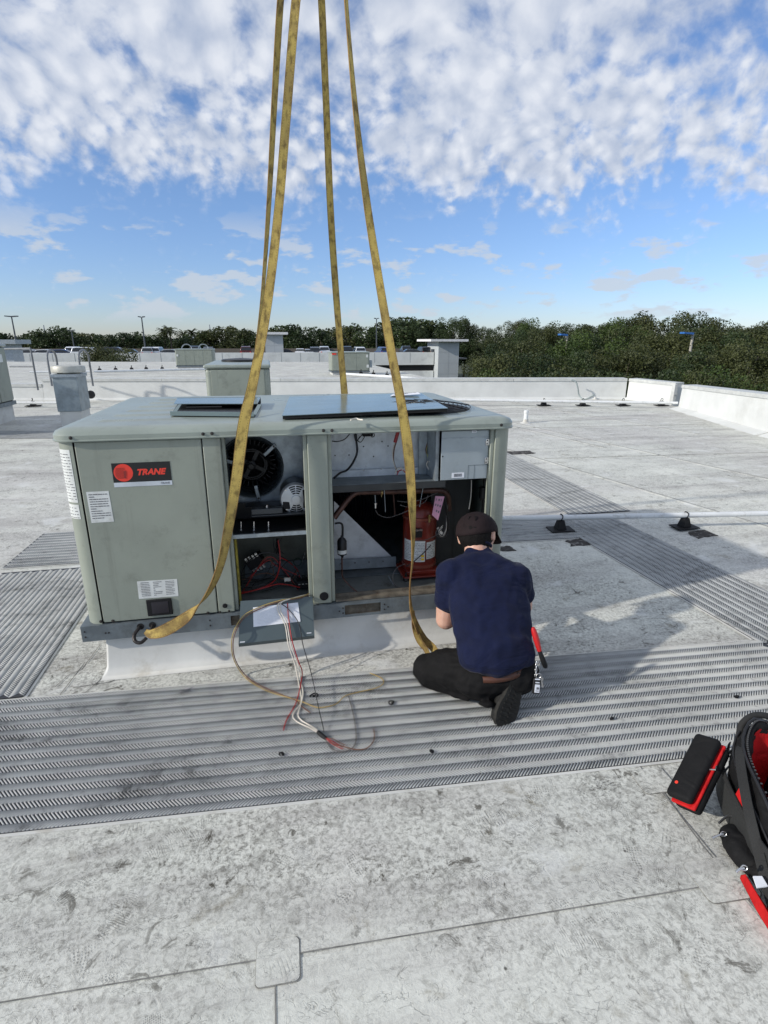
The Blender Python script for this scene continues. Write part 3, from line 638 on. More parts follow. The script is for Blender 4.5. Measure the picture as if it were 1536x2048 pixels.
pad('far walkway pad on the right, beyond the white pipe', (3.52, 4.72), PI/2-0.035+0.03, 3.5, 0.68, far=1)
pad('short grey walkway pad between the unit and the right-hand pad, under the pipe', (1.45, 4.15), -0.055, 1.26, 0.56, far=1)
pad('distant grey walkway pad at the left edge of the picture', (-6.4, 11.05), -0.19, 2.8, 0.85, far=1)

# ------------------------------------------------------------------ pipes with rubber supports
def pipe(pts, r, label, mat_=white_pipe, name='roof_pipe'):
    m = MB(); m.tube(pts, r, 14); o = obj(name, m, mat_, smooth=50); return tag(o, label, 'pipe')
pA, pB = G(1010, 1037, 0.13), G(1536, 1027, 0.13); dd = (pB-pA)
pipe([pA-dd*0.5, pA, pB, pB+dd*0.9], 0.024, 'white condensate pipe crossing the roof right of the unit, just above its pads')
for s_ in (0.32, 0.70, 1.2):
    q = pA+dd*s_; m = MB(); m.lathe([(0.027, -0.03), (0.029, -0.025), (0.029, 0.025), (0.027, 0.03)], q, 'x', 14)
proto = thing('pipe_support', 'black rubber pipe support on the small pad beside the unit', 'pipe support', (0, 0, 0), 'black rubber supports under the pipes')
m = MB(); m.prism([(-0.14, -0.09), (0.13, -0.10), (0.15, 0.08), (-0.12, 0.10)], 0.013, 0.024); obj('base_pad', m, black_rubber, proto, bevel=0.003)
m = MB(); m.add([(-0.055, -0.05, 0.024), (0.055, -0.05, 0.024), (0.055, 0.05, 0.024), (-0.055, 0.05, 0.024), (-0.032, -0.03, 0.105), (0.032, -0.03, 0.105), (0.032, 0.03, 0.105), (-0.032, 0.03, 0.105)], ((0,3,2,1),(4,5,6,7),(0,1,5,4),(1,2,6,5),(2,3,7,6),(3,0,4,7))); obj('block', m, black_rubber, proto, bevel=0.004)
m = MB(); m.tube([Vector((0.0+0.006*math.sin(a*3), 0.032*math.cos(a), 0.13+0.032*math.sin(a))) for a in [R(x) for x in range(-80, 261, 20)]], 0.0055, 8); obj('strap', m, black_rubber, proto, smooth=60)
on_pipe = lambda px_, py_: (G(px_, py_).x, pA.y+(G(px_, py_).x-pA.x)/dd.x*dd.y, 0)
proto.location = on_pipe(1110, 1056); proto.scale = (0.82, 0.82, 1)
sup_labels = iter(('black rubber pipe support right of the first, on bare membrane', 'black rubber pipe support at the right edge of the picture'))
def support(x, y, rz, sc, label):
    return dup(proto, (x, y, 0), rz, sc, label)
q = on_pipe(1345, 1047); support(q[0], q[1], 0.1, (0.82, 0.82, 1), next(sup_labels))
q = on_pipe(1540, 1040); support(q[0], q[1], 0.0, (0.82, 0.82, 1), next(sup_labels))
# pipe along the back parapet
f0, f1 = G(1355, 806, 0.14), G(930, 800, 0.14); f2 = G(-60, 805, 0.14)
pipe([f0, f1, G(760, 799, 0.14)], 0.035, 'white pipe on supports along the foot of the back parapet')
pipe([G(175, 806, 0.12), f2], 0.035, 'white pipe at the left edge, in front of the low wall')
for px_, lb in ((1087, 'small black pipe support left of the hose on the back pipe'), (1165, 'small black pipe support below the hose tap'), (1245, 'small black pipe support near the parapet corner'), (1322, 'small black pipe support left of the dark gap')):
    q = G(px_, 812); support(q.x, q.y, 0.0, 1.25, lb)
q = G(67, 813); support(q.x, q.y, 0.2, 1.3, 'small black pipe support left of the square vent')
# far pipes beyond the wall
pipe([G(188, 743, 0.15), G(420, 738, 0.15)], 0.06, 'distant white pipe across the far roof, left of the middle')
pipe([G(60, 744, 0.15), G(180, 743, 0.15)], 0.05, 'distant thin white pipe behind the ladder hoops')
pipe([G(690, 748, 0.15), G(790, 754, 0.15), G(872, 761, 0.15)], 0.06, 'distant white pipe running to the right from the small far unit')
pipe([G(355, 763, 0.1), G(415, 762, 0.1)], 0.04, 'short white pipe just beyond the parapet, left of the square grey unit')
for i, (px_, py_) in enumerate(((200, 745), (232, 744), (264, 743), (293, 742), (325, 742), (722, 752), (747, 754), (774, 757))):
    q = G(px_, py_); support(q.x, q.y, 0.0, 2.0, ('leftmost', 'second from the left', 'middle', 'fourth from the left', 'rightmost')[i]+' tiny black support under the long distant white pipe' if i < 5 else ('left', 'middle', 'right')[i-5]+' tiny black support under the distant right-hand pipe')
# plastic vent stack
def stack(px_, py_, r, h, label):
    q = G(px_, py_); t = thing('vent_pipe', label, 'vent pipe', (q.x, q.y, 0))
    m = MB(); m.lathe([(r*2.6, 0.0), (r*1.25, 0.03), (r*1.15, 0.08)], q, 'z', 16); obj('flashing_boot', m, flash_white, t, smooth=50)
    m = MB(); m.lathe([(r, 0.02), (r, h), (r*0.8, h), (r*0.8, h-0.1)], q, 'z', 16); obj('pipe', m, white_pipe, t, smooth=50)
    m = MB(); m.lathe([(r*1.2, h*0.80), (r*1.2, h*0.88)], q, 'z', 16); obj('collar', m, white_pipe, t, smooth=50)
stack(1051, 846, 0.045, 0.27, 'white plastic vent pipe standing on the open roof right of the unit')
stack(1190, 799, 0.03, 0.05, 'low white pipe stub by the hose at the back parapet')
# hose on the parapet
m = MB(); W_ = lambda x, y, dy=0.0: P(x, y, 14.98-0.0+dy)
m.tube(cr([P(1143, 760, 14.95), P(1152, 764, 14.9), P(1156, 778, 14.9), P(1158, 790, 14.9), G(1166, 799, 0.03), G(1175, 797, 0.12), G(1188, 790, 0.25)], 6), 0.022, 8)
h = tag(obj('garden_hose', m, mat('grey hose', (0.26, 0.30, 0.30), 0.5), smooth=60), 'grey hose hanging over the back parapet to a tap', 'hose')
q = G(1188, 797); t = thing('tap', 'small standpipe tap with lever handle at the back parapet', 'tap', (q.x, q.y, 0))
m = MB(); m.tube([q+Vector((0, 0, 0.0)), q+Vector((0, 0, 0.34))], 0.03, 10); obj('standpipe', m, white_pipe, t, smooth=50)
m = MB(); m.tube([q+Vector((-0.09, 0, 0.36)), q+Vector((0.09, 0, 0.37))], 0.016, 8); obj('handle', m, iron, t)
m = MB(); m.box(q.x-0.035, q.x+0.035, q.y-0.035, q.y+0.035, 0.20, 0.27); obj('valve_body', m, black_metal, t, bevel=0.008)

# torn black pads left glued on the membrane
def scrap(px_, py_, w_, d_, label, seed, rot=0.0):
    rg = random.Random(seed); q = G(px_, py_); m = MB()
    n = 16; pts = []
    for i in range(n):
        a = 2*PI*i/n; k_ = 1/max(abs(math.cos(a)), abs(math.sin(a))); rr = k_*rg.uniform(0.72, 1.04)
        x, y = w_/2*rr*math.cos(a), d_/2*rr*math.sin(a); pts.append((q.x+x*math.cos(rot)-y*math.sin(rot), q.y+x*math.sin(rot)+y*math.cos(rot)))
    m.prism(pts, 0.001, 0.006)
    mm = mat('tar scrap', (0.022, 0.018, 0.015), 0.85, var=0.3, vscale=40, dirt=(0.32, 0.31, 0.29), dirt_amt=0.9, dscale=16)
    tag(obj('pad_scrap', m, mm), label, 'scrap')
scrap(1160, 1085, 0.24, 0.17, 'torn black square glued on the membrane at the corner of the small pad', 3, -0.1)
scrap(1403, 1069, 0.24, 0.17, 'torn black scrap on the membrane below the second pipe support', 5, 0.1)
scrap(1012, 1098, 0.14, 0.12, 'small black torn scrap beside the unit behind the man', 9)
scrap(1030, 906, 0.62, 0.28, 'dark torn patch at the far end of the right-hand pads', 12, -0.05)

# ------------------------------------------------------------------ curb and main unit
X0, X1, YF, YB, ZB, ZT = -0.965, 1.250, 2.700, 4.200, 0.290, 1.212
t = thing('roof_curb', 'white membrane wrapped curb under the open rooftop unit', 'curb', (0.1, 3.4, 0))
m = MB(); cx0, cx1, cy0, cy1 = X0+0.07, X1-0.06, YF+0.035, YB-0.05
def ring(m, off, z): return [(cx0-off*.3, cy0-off, z), (cx1+off*.3, cy0-off, z), (cx1+off*.3, cy1+off, z), (cx0-off*.3, cy1+off, z)]
rr = ring(m, 0.095, 0.0015) + ring(m, 0.060, 0.009) + ring(m, 0.032, 0.040) + ring(m, 0.016, 0.110) + ring(m, 0, 0.204)
fs = []
for i in range(4):
    for k in range(4): fs.append((i*4+k, i*4+(k+1) % 4, (i+1)*4+(k+1) % 4, (i+1)*4+k))
m.add(rr, fs + [(16, 17, 18, 19)]); obj('curb_flashing', m, flash_white, t, smooth=60, bevel=0.012)

U = thing('rooftop_unit', 'large grey green rooftop air conditioner with its panels off and insides showing', 'air conditioner', (0.14, 3.4, 0.205))
def part(name, mb, mats_, parent=U, **kw): return obj(name, mb, mats_, parent, **kw)

def arc_corner(cxx, cyy, r, a0, a1, n=8): return [(cxx+r*math.cos(R(a0+(a1-a0)*i/n)), cyy+r*math.sin(R(a0+(a1-a0)*i/n))) for i in range(n+1)]
rc = 0.078
def corner_post(name, cxx, cyy, a0, a1):
    out = arc_corner(cxx, cyy, rc, a0, a1); inn = arc_corner(cxx, cyy, rc-0.003, a1, a0)
    m = MB(); m.prism(out+inn, ZB, ZT); return part(name, m, unit_paint, smooth=30)
cpl = corner_post('corner_post', X0+rc, YF+rc, 180, 270)
cpr = corner_post('corner_post', X1-rc, YF+rc, 270, 360)
corner_post('corner_post', X0+rc, YB-rc, 90, 180); corner_post('corner_post', X1-rc, YB-rc, 0, 90)
m = MB(); m.box(X0, X0+0.003, YF+rc, YB-rc, ZB, ZT); part('side_panel', m, unit_paint)
m = MB(); m.box(X1-0.003, X1, YF+rc, YB-rc, ZB, ZT); part('side_panel', m, unit_paint)
m = MB(); m.box(X0+rc, X1-rc, YB-0.003, YB, ZB, ZT); part('back_panel', m, unit_paint)
# big closed access panel
s1, s2 = -0.883, -0.326
m = MB(); m.box(s1+0.004, s2-0.003, YF-0.002, YF+0.02, ZB+0.008, ZT-0.004)
apn = part('access_panel', m, unit_paint, bevel=0.004)
m = MB(); m.box(s1-0.004, s2+0.002, YF+0.012, YF+0.03, ZB, ZT-0.002); part('seam_backing', m, dark_hole)
# posts
def post(xa, xb, holepx, hr, nm='post'):
    m = MB(); m.box(xa, xb, YF-0.0015, YF+0.035, ZB+0.004, ZT-0.002); p_ = part(nm, m, unit_paint, bevel=0.005)
    q = P(holepx[0], holepx[1], YF); m = MB(); m.lathe([(hr, 0.0), (hr, -0.004), (hr*0.85, -0.005), (0.0001, -0.0035)], (q.x, YF-0.0015, q.z), 'y', 20); obj('hole_plug', m, black_rubber, p_, smooth=40)
    return p_
post(s2+0.002, -0.240, (450, 1211), 0.0125)
post(0.168, 0.268, (648, 1192), 0.024)
for xa, xb in ((-0.240, -0.222), (0.148, 0.168), (0.268, 0.288), (1.133, 1.152)):
    m = MB(); m.box(xa, xb, YF+0.014, YF+0.05, ZB+0.004, ZT-0.002); part('jamb', m, unit_paint, bevel=0.003)
m = MB(); m.box(1.1525, X1-rc+0.004, YF+0.0005, YF+0.05, ZB+0.004, ZT-0.002); part('jamb', m, unit_paint, bevel=0.003)
# lid
def lid_ring(off, z):
    o = []; 
    for (cxx, cyy, a0) in ((X0+rc, YF+rc, 180), (X1-rc, YF+rc, 270), (X1-rc, YB-rc, 0), (X0+rc, YB-rc, 90)):
        for i in range(9):
            a = R(a0+90*i/8); o.append((cxx+(rc+off)*math.cos(a), cyy+(rc+off)*math.sin(a), z))
    return o
prof = [(0.004, ZT), (0.020, ZT), (0.022, ZT+0.005), (0.016, ZT+0.009), (0.017, ZT+0.028), (0.006, ZT+0.044), (-0.022, ZT+0.056), (-0.055, ZT+0.060)]
m = MB(); vs = []; 
for off, z in prof: vs += lid_ring(off, z)
n_ = 36; fs = []
for i in range(len(prof)-1):
    for k in range(n_): fs.append((i*n_+k, i*n_+(k+1) % n_, (i+1)*n_+(k+1) % n_, (i+1)*n_+k))
fs.append(tuple((len(prof)-1)*n_+k for k in range(n_))); fs.append(tuple(range(n_))[::-1])
m.add(vs, fs); lid = part('lid', m, top_paint, smooth=35)
ZL = ZT+0.060
for i in range(6):       # pressed ribs of the lid
    yy = YF+0.20+i*0.20; m = MB(); xa, xb = X0+0.14+0.02*i, -0.42
    m.add([(xa, yy, ZL), (xb, yy, ZL), (xb, yy+0.07, ZL), (xa, yy+0.07, ZL), (xa+0.02, yy+0.02, ZL+0.006), (xb-0.02, yy+0.02, ZL+0.006), (xb-0.02, yy+0.05, ZL+0.006), (xa+0.02, yy+0.05, ZL+0.006)], ((4,5,6,7),(0,1,5,4),(1,2,6,5),(2,3,7,6),(3,0,4,7)))
    obj('rib', m, top_paint, lid, smooth=60)
def screw(px_, py_, Y, par, r=0.0055):
    q = P(px_, py_, Y); m = MB(); m.lathe([(r*1.5, 0), (r*1.5, -0.0012), (r, -0.0015), (r, -0.005), (r*0.7, -0.006)], q, 'y', 8); obj('screw', m, iron, par)
for a_, b_ in ((141, 876), (406, 868), (424, 867), (647, 861), (664, 861), (1003, 850)): screw(a_, b_, YF-0.0175, lid)
for a_, b_ in ((202, 1243), (226, 1242), (416, 1226)): screw(a_, b_, YF-0.003, apn)
for a_, b_ in ((440, 1224), (458, 1222), (636, 1211), (660, 1209)): screw(a_, b_, YF-0.003, U, 0.004)

# handle of the access panel
q0, q1 = P(292, 1199, YF), P(347, 1227, YF)
m = MB(); m.box(q0.x, q1.x, YF-0.010, YF-0.0021, q1.z, q0.z); hd = obj('handle', m, black_rubber, apn, bevel=0.008, seg=3)
m = MB(); m.box(q0.x+0.024, q1.x-0.018, YF-0.0112, YF-0.0102, q1.z+0.014, q0.z-0.014); obj('handle_recess', m, mat('recess plastic', (0.022, 0.020, 0.026), 0.35), apn)
# the maker's badge
tl, tr_, br, bl = [P(x, y, YF-0.003) for x, y in ((223, 927), (340, 922.5), (344, 968), (228, 976))]
xl, xr, zt_, zb_ = (tl.x+bl.x)/2, (tr_.x+br.x)/2, (tl.z+tr_.z)/2, (bl.z+br.z)/2
m = MB(); hgt = zt_-zb_; zs = zb_+hgt*0.19
m.box(xl, xr, YF-0.0032, YF-0.0022, zs, zt_, 0); m.box(xl, xr, YF-0.0032, YF-0.0022, zb_, zs-0.0004, 1)
cc = Vector((xl+(xr-xl)*0.185, YF-0.0034, zs+(zt_-zs)*0.5)); rad_ = (zt_-zs)*0.455
m.lathe([(rad_, 0.0004), (rad_, -0.0004), (0.0001, -0.0005)], cc, 'y', 40, 2)
for i in range(11):     # speed lines inside the disc
    f_ = -0.55+i*0.115; zz = cc.z - f_*rad_; hwid = rad_*math.sqrt(max(0.02, 1-f_*f_))
    xa = cc.x - hwid*0.86; xb = cc.x + rad_*(0.28-0.05*abs(i-5)*0.4)
    m.box(xa, xb, cc.y-0.0014, cc.y-0.0009, zz-rad_*0.012, zz+rad_*0.012, 0)
m.add([(cc.x+rad_*0.06, cc.y-0.0016, cc.z+rad_*0.22), (cc.x+rad_*0.36, cc.y-0.0016, cc.z+rad_*0.24), (cc.x+rad_*0.22, cc.y-0.0016, cc.z-rad_*0.66), (cc.x+rad_*0.02, cc.y-0.0016, cc.z-rad_*0.60)], [(0, 1, 2, 3)], 3)
text_into(m, 'TRANE', 0.071, (xl+(xr-xl)*0.675, YF-0.0036, zs+(zt_-zs)*0.5), (1, 0, 0), (0, 0, 1), 2, fit=((xr-xl)*0.50, (zt_-zs)*0.33), shear=0.30, offset=0.0035, space=1.0)
text_into(m, 'TRANE', 0.016, (xl+(xr-xl)*0.88, YF-0.0036, (zb_+zs)/2), (1, 0, 0), (0, 0, 1), 4, fit=((xr-xl)*0.155, (zs-zb_)*0.42))
obj('badge', m, [logo_black, logo_silver, logo_red, mat('disc shade', (0.25, 0.02, 0.015), 0.5), ink], apn)
rg = random.Random(5)
def label_quad(nm, pxs, Y, par, rows, cols=1, mats_=None, fill=0.35, head=False):
    q = [P(x, y, Y) for x, y in pxs]; m = MB(); m.slab(q, (0, 1, 0), 0.0006)
    print_lines(m, q, rows, 1, rg, cols=cols, fill=fill)
    return obj(nm, m, mats_ or [sticker, ink], par)
label_quad('data_label', ((172, 984), (217, 982), (228, 1043), (183, 1046)), YF-0.003, apn, 11)
label_quad('warning_label', ((274, 1163), (354, 1158), (357, 1192), (278, 1198)), YF-0.003, apn, 9, 3)
# curved rating labels wrapped on the corner post
def corner_label(z0, z1, a0, a1, rows):
    m = MB(); ar = arc_corner(X0+rc, YF+rc, rc+0.0012, a0, a1, 8); k = len(ar)
    m.add([(x, y, z0) for x, y in ar]+[(x, y, z1) for x, y in ar], [(i, i+1, i+1+k, i+k) for i in range(k-1)], 0)
    for r_ in range(rows):
        z = z0+(z1-z0)*(0.06+0.9*r_/rows); a = a0+(a1-a0)*0.1
        while a < a1-(a1-a0)*0.15:
            e = min(a+rg.uniform(4, 14), a1-3)
            pa = arc_corner(X0+rc, YF+rc, rc+0.0018, a, e, 2); kk = len(pa)
            m.add([(x, y, z) for x, y in pa]+[(x, y, z+0.0035) for x, y in pa], [(i, i+1, i+1+kk, i+kk) for i in range(kk-1)], 1); a = e+rg.uniform(1.5, 9)
    obj('rating_label', m, [sticker, ink], cpl)
corner_label(0.925, 1.175, 205, 258, 16); corner_label(0.845, 0.915, 207, 258, 4)

# base rail with pockets and lifting holes
m = MB(); zr0, zr1 = 0.206, 0.2885; yr = YF-0.012
pk = [(P(462, 1240, YF).x, -0.20), (0.335, 0.535)]
xs_ = [X0-0.022] + [v for p_ in pk for v in p_] + [X1+0.02]
for i in range(0, len(xs_), 2): m.box(xs_[i], xs_[i+1], yr, yr+0.004, zr0, zr1)
for a_, b_ in pk:
    m.box(a_, b_, yr, yr+0.004, zr0, zr0+0.014); m.box(a_, b_, yr, yr+0.004, zr1-0.012, zr1)
m.box(X0-0.022, X1+0.02, yr, YB+0.01, zr1+0.0002, zr1+0.0018)
m.box(X0-0.022, X0-0.018, yr+0.0042, YB+0.01, zr0, zr1); m.box(X1+0.016, X1+0.02, yr+0.0042, YB+0.01, zr0, zr1); m.box(X0-0.017, X1+0.015, YB+0.006, YB+0.01, zr0, zr1)
rail = part('base_rail', m, galv_dull)
for a_, b_ in pk:
    m = MB(); m.box(a_-0.006, b_+0.006, yr+0.03, yr+0.034, zr0, zr1-0.001); obj('fork_pocket', m, rust, rail)
for x_ in (X0-0.005, X0+0.09, X0+0.105, -0.37, 0.305, 0.325, 0.555, 0.575, 1.2):
    for zz in ((0.232, 0.262) if x_ in (X0-0.005, -0.37, 0.325, 0.555, 1.2) else (0.245,)):
        m = MB(); m.lathe([(0.0045, 0), (0.0045, -0.0018), (0.0001, -0.002)], (x_, yr, zz), 'y', 8); obj('rivet', m, iron, rail)
holes = [P(281, 1253, yr), P(305, 1250, yr)]
for q in holes:
    m = MB(); m.lathe([(0.0175, 0.0), (0.0175, -0.0012), (0.0001, -0.0008)], (q.x, yr, q.z), 'y', 20); obj('lifting_hole', m, dark_hole, rail)

# floor, back, partitions of the machine space
m = MB(); m.box(X0+0.01, X1-0.01, YF+0.052, YB-0.01, ZB+0.002, ZB+0.006); part('drain_pan', m, pan)
m = MB(); m.box(0.29, 1.133, YF+0.004, YF+0.05, ZB+0.0035, ZB+0.014); m.box(0.29, 1.133, YF+0.05, YF+0.056, ZB+0.014, ZB+0.03); part('door_sill', m, rust)
m = MB(); m.box(X0+0.01, X1-0.01, YF+0.03, YB-0.01, ZT-0.006, ZT-0.003); part('top_liner', m, liner)
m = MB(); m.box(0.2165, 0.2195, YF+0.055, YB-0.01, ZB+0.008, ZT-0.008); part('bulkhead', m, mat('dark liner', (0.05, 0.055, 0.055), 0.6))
m = MB(); m.box(-0.2485, -0.2455, YF+0.055, YB-0.5, ZB+0.008, ZT-0.008); part('bulkhead', m, galv_dull)
m = MB(); m.box(-0.2215, -0.2090, YF+0.052, YF+0.085, ZB+0.01, 0.68); part('insulation_edge', m, insul, bevel=0.004)
m = MB(); m.box(-0.2440, 0.2160, 3.10, 3.115, ZB+0.008, 0.70); part('control_back_plate', m, mat('olive plate', (0.11, 0.115, 0.095), 0.55, 0.2, dirt=(0.05, 0.05, 0.03), dirt_amt=0.5, dscale=8))
m = MB(); m.box(-0.235, 0.160, YF+0.028, YF+0.040, 0.686, 0.706); part('shelf', m, galv); m = MB(); m.box(-0.235, 0.160, YF+0.0405, 3.09, 0.700, 0.703); part('shelf_deck', m, black_metal)  # deck behind the strip blackened to carry the bay's shade

# blower bay
YBL = 3.02
m = MB(); bc = P(502, 935, YBL); br_ = 0.165
# plate with a round mouth
oq = []; nn = 48
x0_, x1_, z0_, z1_ = -0.2440, 0.2160, 0.708, ZT-0.008
for i in range(nn):
    a = 2*PI*i/nn; c_, s_ = math.cos(a), math.sin(a)
    tx = ((x1_-bc.x)/c_ if c_ > 1e-6 else (x0_-bc.x)/c_ if c_ < -1e-6 else 1e9); tz = ((z1_-bc.z)/s_ if s_ > 1e-6 else (z0_-bc.z)/s_ if s_ < -1e-6 else 1e9)
    tt = min(tx, tz); oq.append((bc.x+c_*tt, YBL, bc.z+s_*tt))
iq = [(bc.x+br_*math.cos(2*PI*i/nn), YBL, bc.z+br_*math.sin(2*PI*i/nn)) for i in range(nn)]
m.add(oq+iq, [(i, (i+1) % nn, (i+1) % nn+nn, i+nn) for i in range(nn)]); part('blower_housing', m, galv)
m = MB(); m.lathe([(br_+0.012, 0.001), (br_+0.008, -0.012), (br_-0.002, -0.008), (br_-0.02, 0.04), (br_-0.02, 0.30)], bc, 'y', 48, cap=False); bm_ = part('inlet_ring', m, mat('inlet steel', (0.07, 0.085, 0.095), 0.28, 0.7), smooth=60)
bm_.data.polygons.foreach_set('material_index', [0]*len(bm_.data.polygons))
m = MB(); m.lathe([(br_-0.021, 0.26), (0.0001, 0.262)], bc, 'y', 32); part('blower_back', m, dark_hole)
m = MB()
for r_ in (0.088, 0.078): m.lathe([(r_, 0.10), (r_, 0.08), (r_-0.006, 0.08), (r_-0.006, 0.10)], bc, 'y', 36, cap=False)
m.lathe([(0.026, 0.12), (0.026, 0.05), (0.014, 0.045), (0.014, 0.02), (0.0001, 0.02)], bc, 'y', 20)
for i in range(4):
    a = 2*PI*i/4+0.5; m.box(-0.010, 0.010, 0.078, 0.086, 0.02, 0.082, 0, Matrix.Translation(bc) @ Matrix.Rotation(a, 4, 'Y'))
part('pulley', m, black_metal, smooth=40)
m = MB()
for i in range(30):
    a = 2*PI*i/30; m.box(-0.002, 0.002, 0.12, 0.25, 0.105, 0.135, 0, Matrix.Translation(bc) @ Matrix.Rotation(a, 4, 'Y') @ Matrix.Rotation(0.0, 4, 'Z'))
part('blower_wheel', m, black_metal)
for a in (R(42), R(160), R(-80)):     # bearing brackets
    M_ = Matrix.Translation(bc) @ Matrix.Rotation(-a, 4, 'Y')
    m = MB(); m.box(0.10, 0.185, -0.022, -0.006, -0.010, 0.010, 0, M_); part('bracket', m, galv, bevel=0.003)
    p_ = M_ @ Vector((0.172, -0.023, 0)); m = MB(); m.lathe([(0.0055, 0), (0.0055, -0.006), (0.0001, -0.006)], p_, 'y', 10); part('bolt', m, iron)
# motor
mc = P(592, 997, 2.84); mr = 0.083
m = MB(); m.lathe([(mr*0.55, 0.17), (mr*0.97, 0.155), (mr, 0.14), (mr, 0.02), (mr*0.98, 0.0)], mc, 'y', 36); mo = part('motor', m, mat('motor grey', (0.05, 0.055, 0.06), 0.35, 0.3), smooth=40)
m = MB(); m.lathe([(mr*1.02, 0.018), (mr*1.02, -0.002), (mr*0.93, -0.014), (mr*0.30, -0.020), (mr*0.28, -0.026), (mr*0.12, -0.028), (0.0001, -0.027)], mc, 'y', 36); obj('end_bell', m, mat('cast aluminium', (0.50, 0.52, 0.54), 0.35, 0.6), mo, smooth=35)
m = MB()
for a0 in (60, 240):
    for rr_ in (0.42, 0.56, 0.70, 0.84):
        for k in range(2):
            s0 = a0 + k*32; n4 = 4; ri, ro = mr*(rr_-0.045), mr*(rr_+0.045); yy = mc.y-0.0195+0.007*max(0, (rr_-0.3)/0.65)-0.002
            vs = [(mc.x+r_*math.cos(R(s0+28*j/n4)), yy, mc.z+r_*math.sin(R(s0+28*j/n4))) for j in range(n4+1) for r_ in (ri, ro)]
            m.add(vs, [(2*j, 2*j+1, 2*j+3, 2*j+2) for j in range(n4)])
obj('vent_slots', m, dark_hole, mo)
m = MB(); m.box(mc.x-mr*0.85, mc.x-mr*0.40, mc.y-0.0185, mc.y-0.010, mc.z-mr*0.62, mc.z-mr*0.12); m.box(mc.x+mr*0.42, mc.x+mr*0.85, mc.y-0.0185, mc.y-0.010, mc.z-mr*0.6, mc.z+mr*0.6); obj('terminal_cover', m, black_rubber, mo, bevel=0.003)
for i in range(4):
    a = R(45+90*i); m = MB(); m.lathe([(0.005, 0), (0.005, -0.008), (0.0001, -0.008)], (mc.x+mr*0.88*math.cos(a), mc.y-0.008, mc.z+mr*0.88*math.sin(a)), 'y', 8); obj('bolt', m, bright_metal, mo)
# belt between pulley and motor
m = MB()
for s_ in (1, -1): m.tube([Vector((bc.x+0.02, YBL+0.09, bc.z+s_*0.085)), Vector((mc.x-0.01, YBL+0.04, mc.z+s_*0.045))], 0.005, 6)
part('belt', m, black_rubber)
m = MB(); q0, q1 = P(503, 1031, 2.80), P(617, 1026, 2.80); m.box(q0.x, 0.150, 2.79, 2.96, q0.z-0.006, q0.z); part('motor_plate', m, mat('dark bracket', (0.05, 0.055, 0.06), 0.4, 0.5), bevel=0.002)  # plate darkened with the deck for the shade low in the bay
m = MB(); m.box(-0.243, 0.2155, 2.985, 3.0, 0.708, 0.80); m.box(-0.16, 0.15, 2.90, 2.985, 0.795, 0.80); part('support_channel', m, black_metal, bevel=0.002)
m = MB(); m.box(q0.x, q0.x+0.16, 2.80, 2.84, q0.z+0.001, q0.z+0.032); part('slide_base', m, mat('dark bracket', (0.05, 0.055, 0.06), 0.4, 0.5), bevel=0.003)
for px_ in (482, 508, 537):
    q = P(px_, 1043, 2.78); m = MB(); m.tube([q, P(px_, 1060, 2.78)], 0.0032, 8); m.tube([P(px_, 1059, 2.78), P(px_, 1061.5, 2.78)], 0.006, 8); part('adjusting_bolt', m, bright_metal)
m = MB(); q = P(534, 1010, 2.82); m.tube([q, P(534, 1018, 2.82)], 0.004, 8); m.tube([P(534, 1013, 2.82), P(534, 1015, 2.82)], 0.007, 6); part('adjusting_bolt', m, bright_metal)

def wires(nm, pts, r, mt, par=U, k=6, n=6):
    m = MB(); m.tube(cr(pts, k), r, n); return obj(nm, m, mt, par, smooth=60)
# control bay: contactor, terminal block, wire runs
YC = 3.0
q = P(510, 1122, YC); M_ = Matrix.Translation(q) @ Matrix.Rotation(R(-28), 4, 'Y')
m = MB(); m.box(-0.045, 0.045, -0.03, 0.05, -0.028, 0.028, 0, M_); ct = part('contactor', m, black_rubber, bevel=0.004)
for i in range(4):
    for s_ in (-1, 1):
        m = MB(); m.box(-0.036+i*0.021, -0.024+i*0.021, -0.035, -0.029, s_*0.040-0.012, s_*0.040+0.012, 0, M_); obj('terminal', m, bright_metal, ct)
q = P(606, 1170, YC-0.14); m = MB(); m.box(q.x-0.034, q.x+0.034, q.y, q.y+0.06, q.z-0.024, q.z+0.022); tb = part('terminal_block', m, black_rubber, bevel=0.003)
for i in range(3):
    m = MB(); m.box(q.x-0.026+i*0.02, q.x-0.014+i*0.02, q.y-0.004, q.y, q.z+0.004, q.z+0.010); obj('terminal', m, bright_metal, tb)
q = P(575, 1160, YC-0.10); m = MB(); m.box(q.x-0.018, q.x+0.018, q.y, q.y+0.02, q.z-0.010, q.z+0.010); part('plug_connector', m, wire_white, bevel=0.003)
W3 = lambda *pts: [P(x, y, Y) for x, y, Y in pts]
wires('wire', W3((482, 1172, 2.95), (484, 1145, 2.95), (500, 1120, 2.94), (530, 1105, 2.94), (560, 1112, 2.94), (590, 1135, 2.94), (605, 1160, 2.9)), 0.0035, wire_black)
wires('wire', W3((480, 1185, 2.90), (510, 1180, 2.88), (545, 1165, 2.88), (558, 1140, 2.9), (560, 1110, 2.93), (556, 1080, 2.93)), 0.0035, wire_red)
wires('wire', W3((480, 1188, 2.88), (520, 1178, 2.86), (560, 1168, 2.86), (600, 1175, 2.85)), 0.0035, wire_red)
wires('wire', W3((480, 1176, 2.90), (515, 1172, 2.88), (548, 1160, 2.89), (556, 1138, 2.91), (558, 1108, 2.93)), 0.0035, wire_black)
wires('wire', W3((600, 1160, 2.92), (595, 1140, 2.93), (575, 1122, 2.93), (560, 1115, 2.93)), 0.003, wire_red)
wires('wire', W3((558, 1130, 2.96), (570, 1150, 2.94), (575, 1160, 2.91)), 0.0025, wire_black)
rgw = random.Random(31)
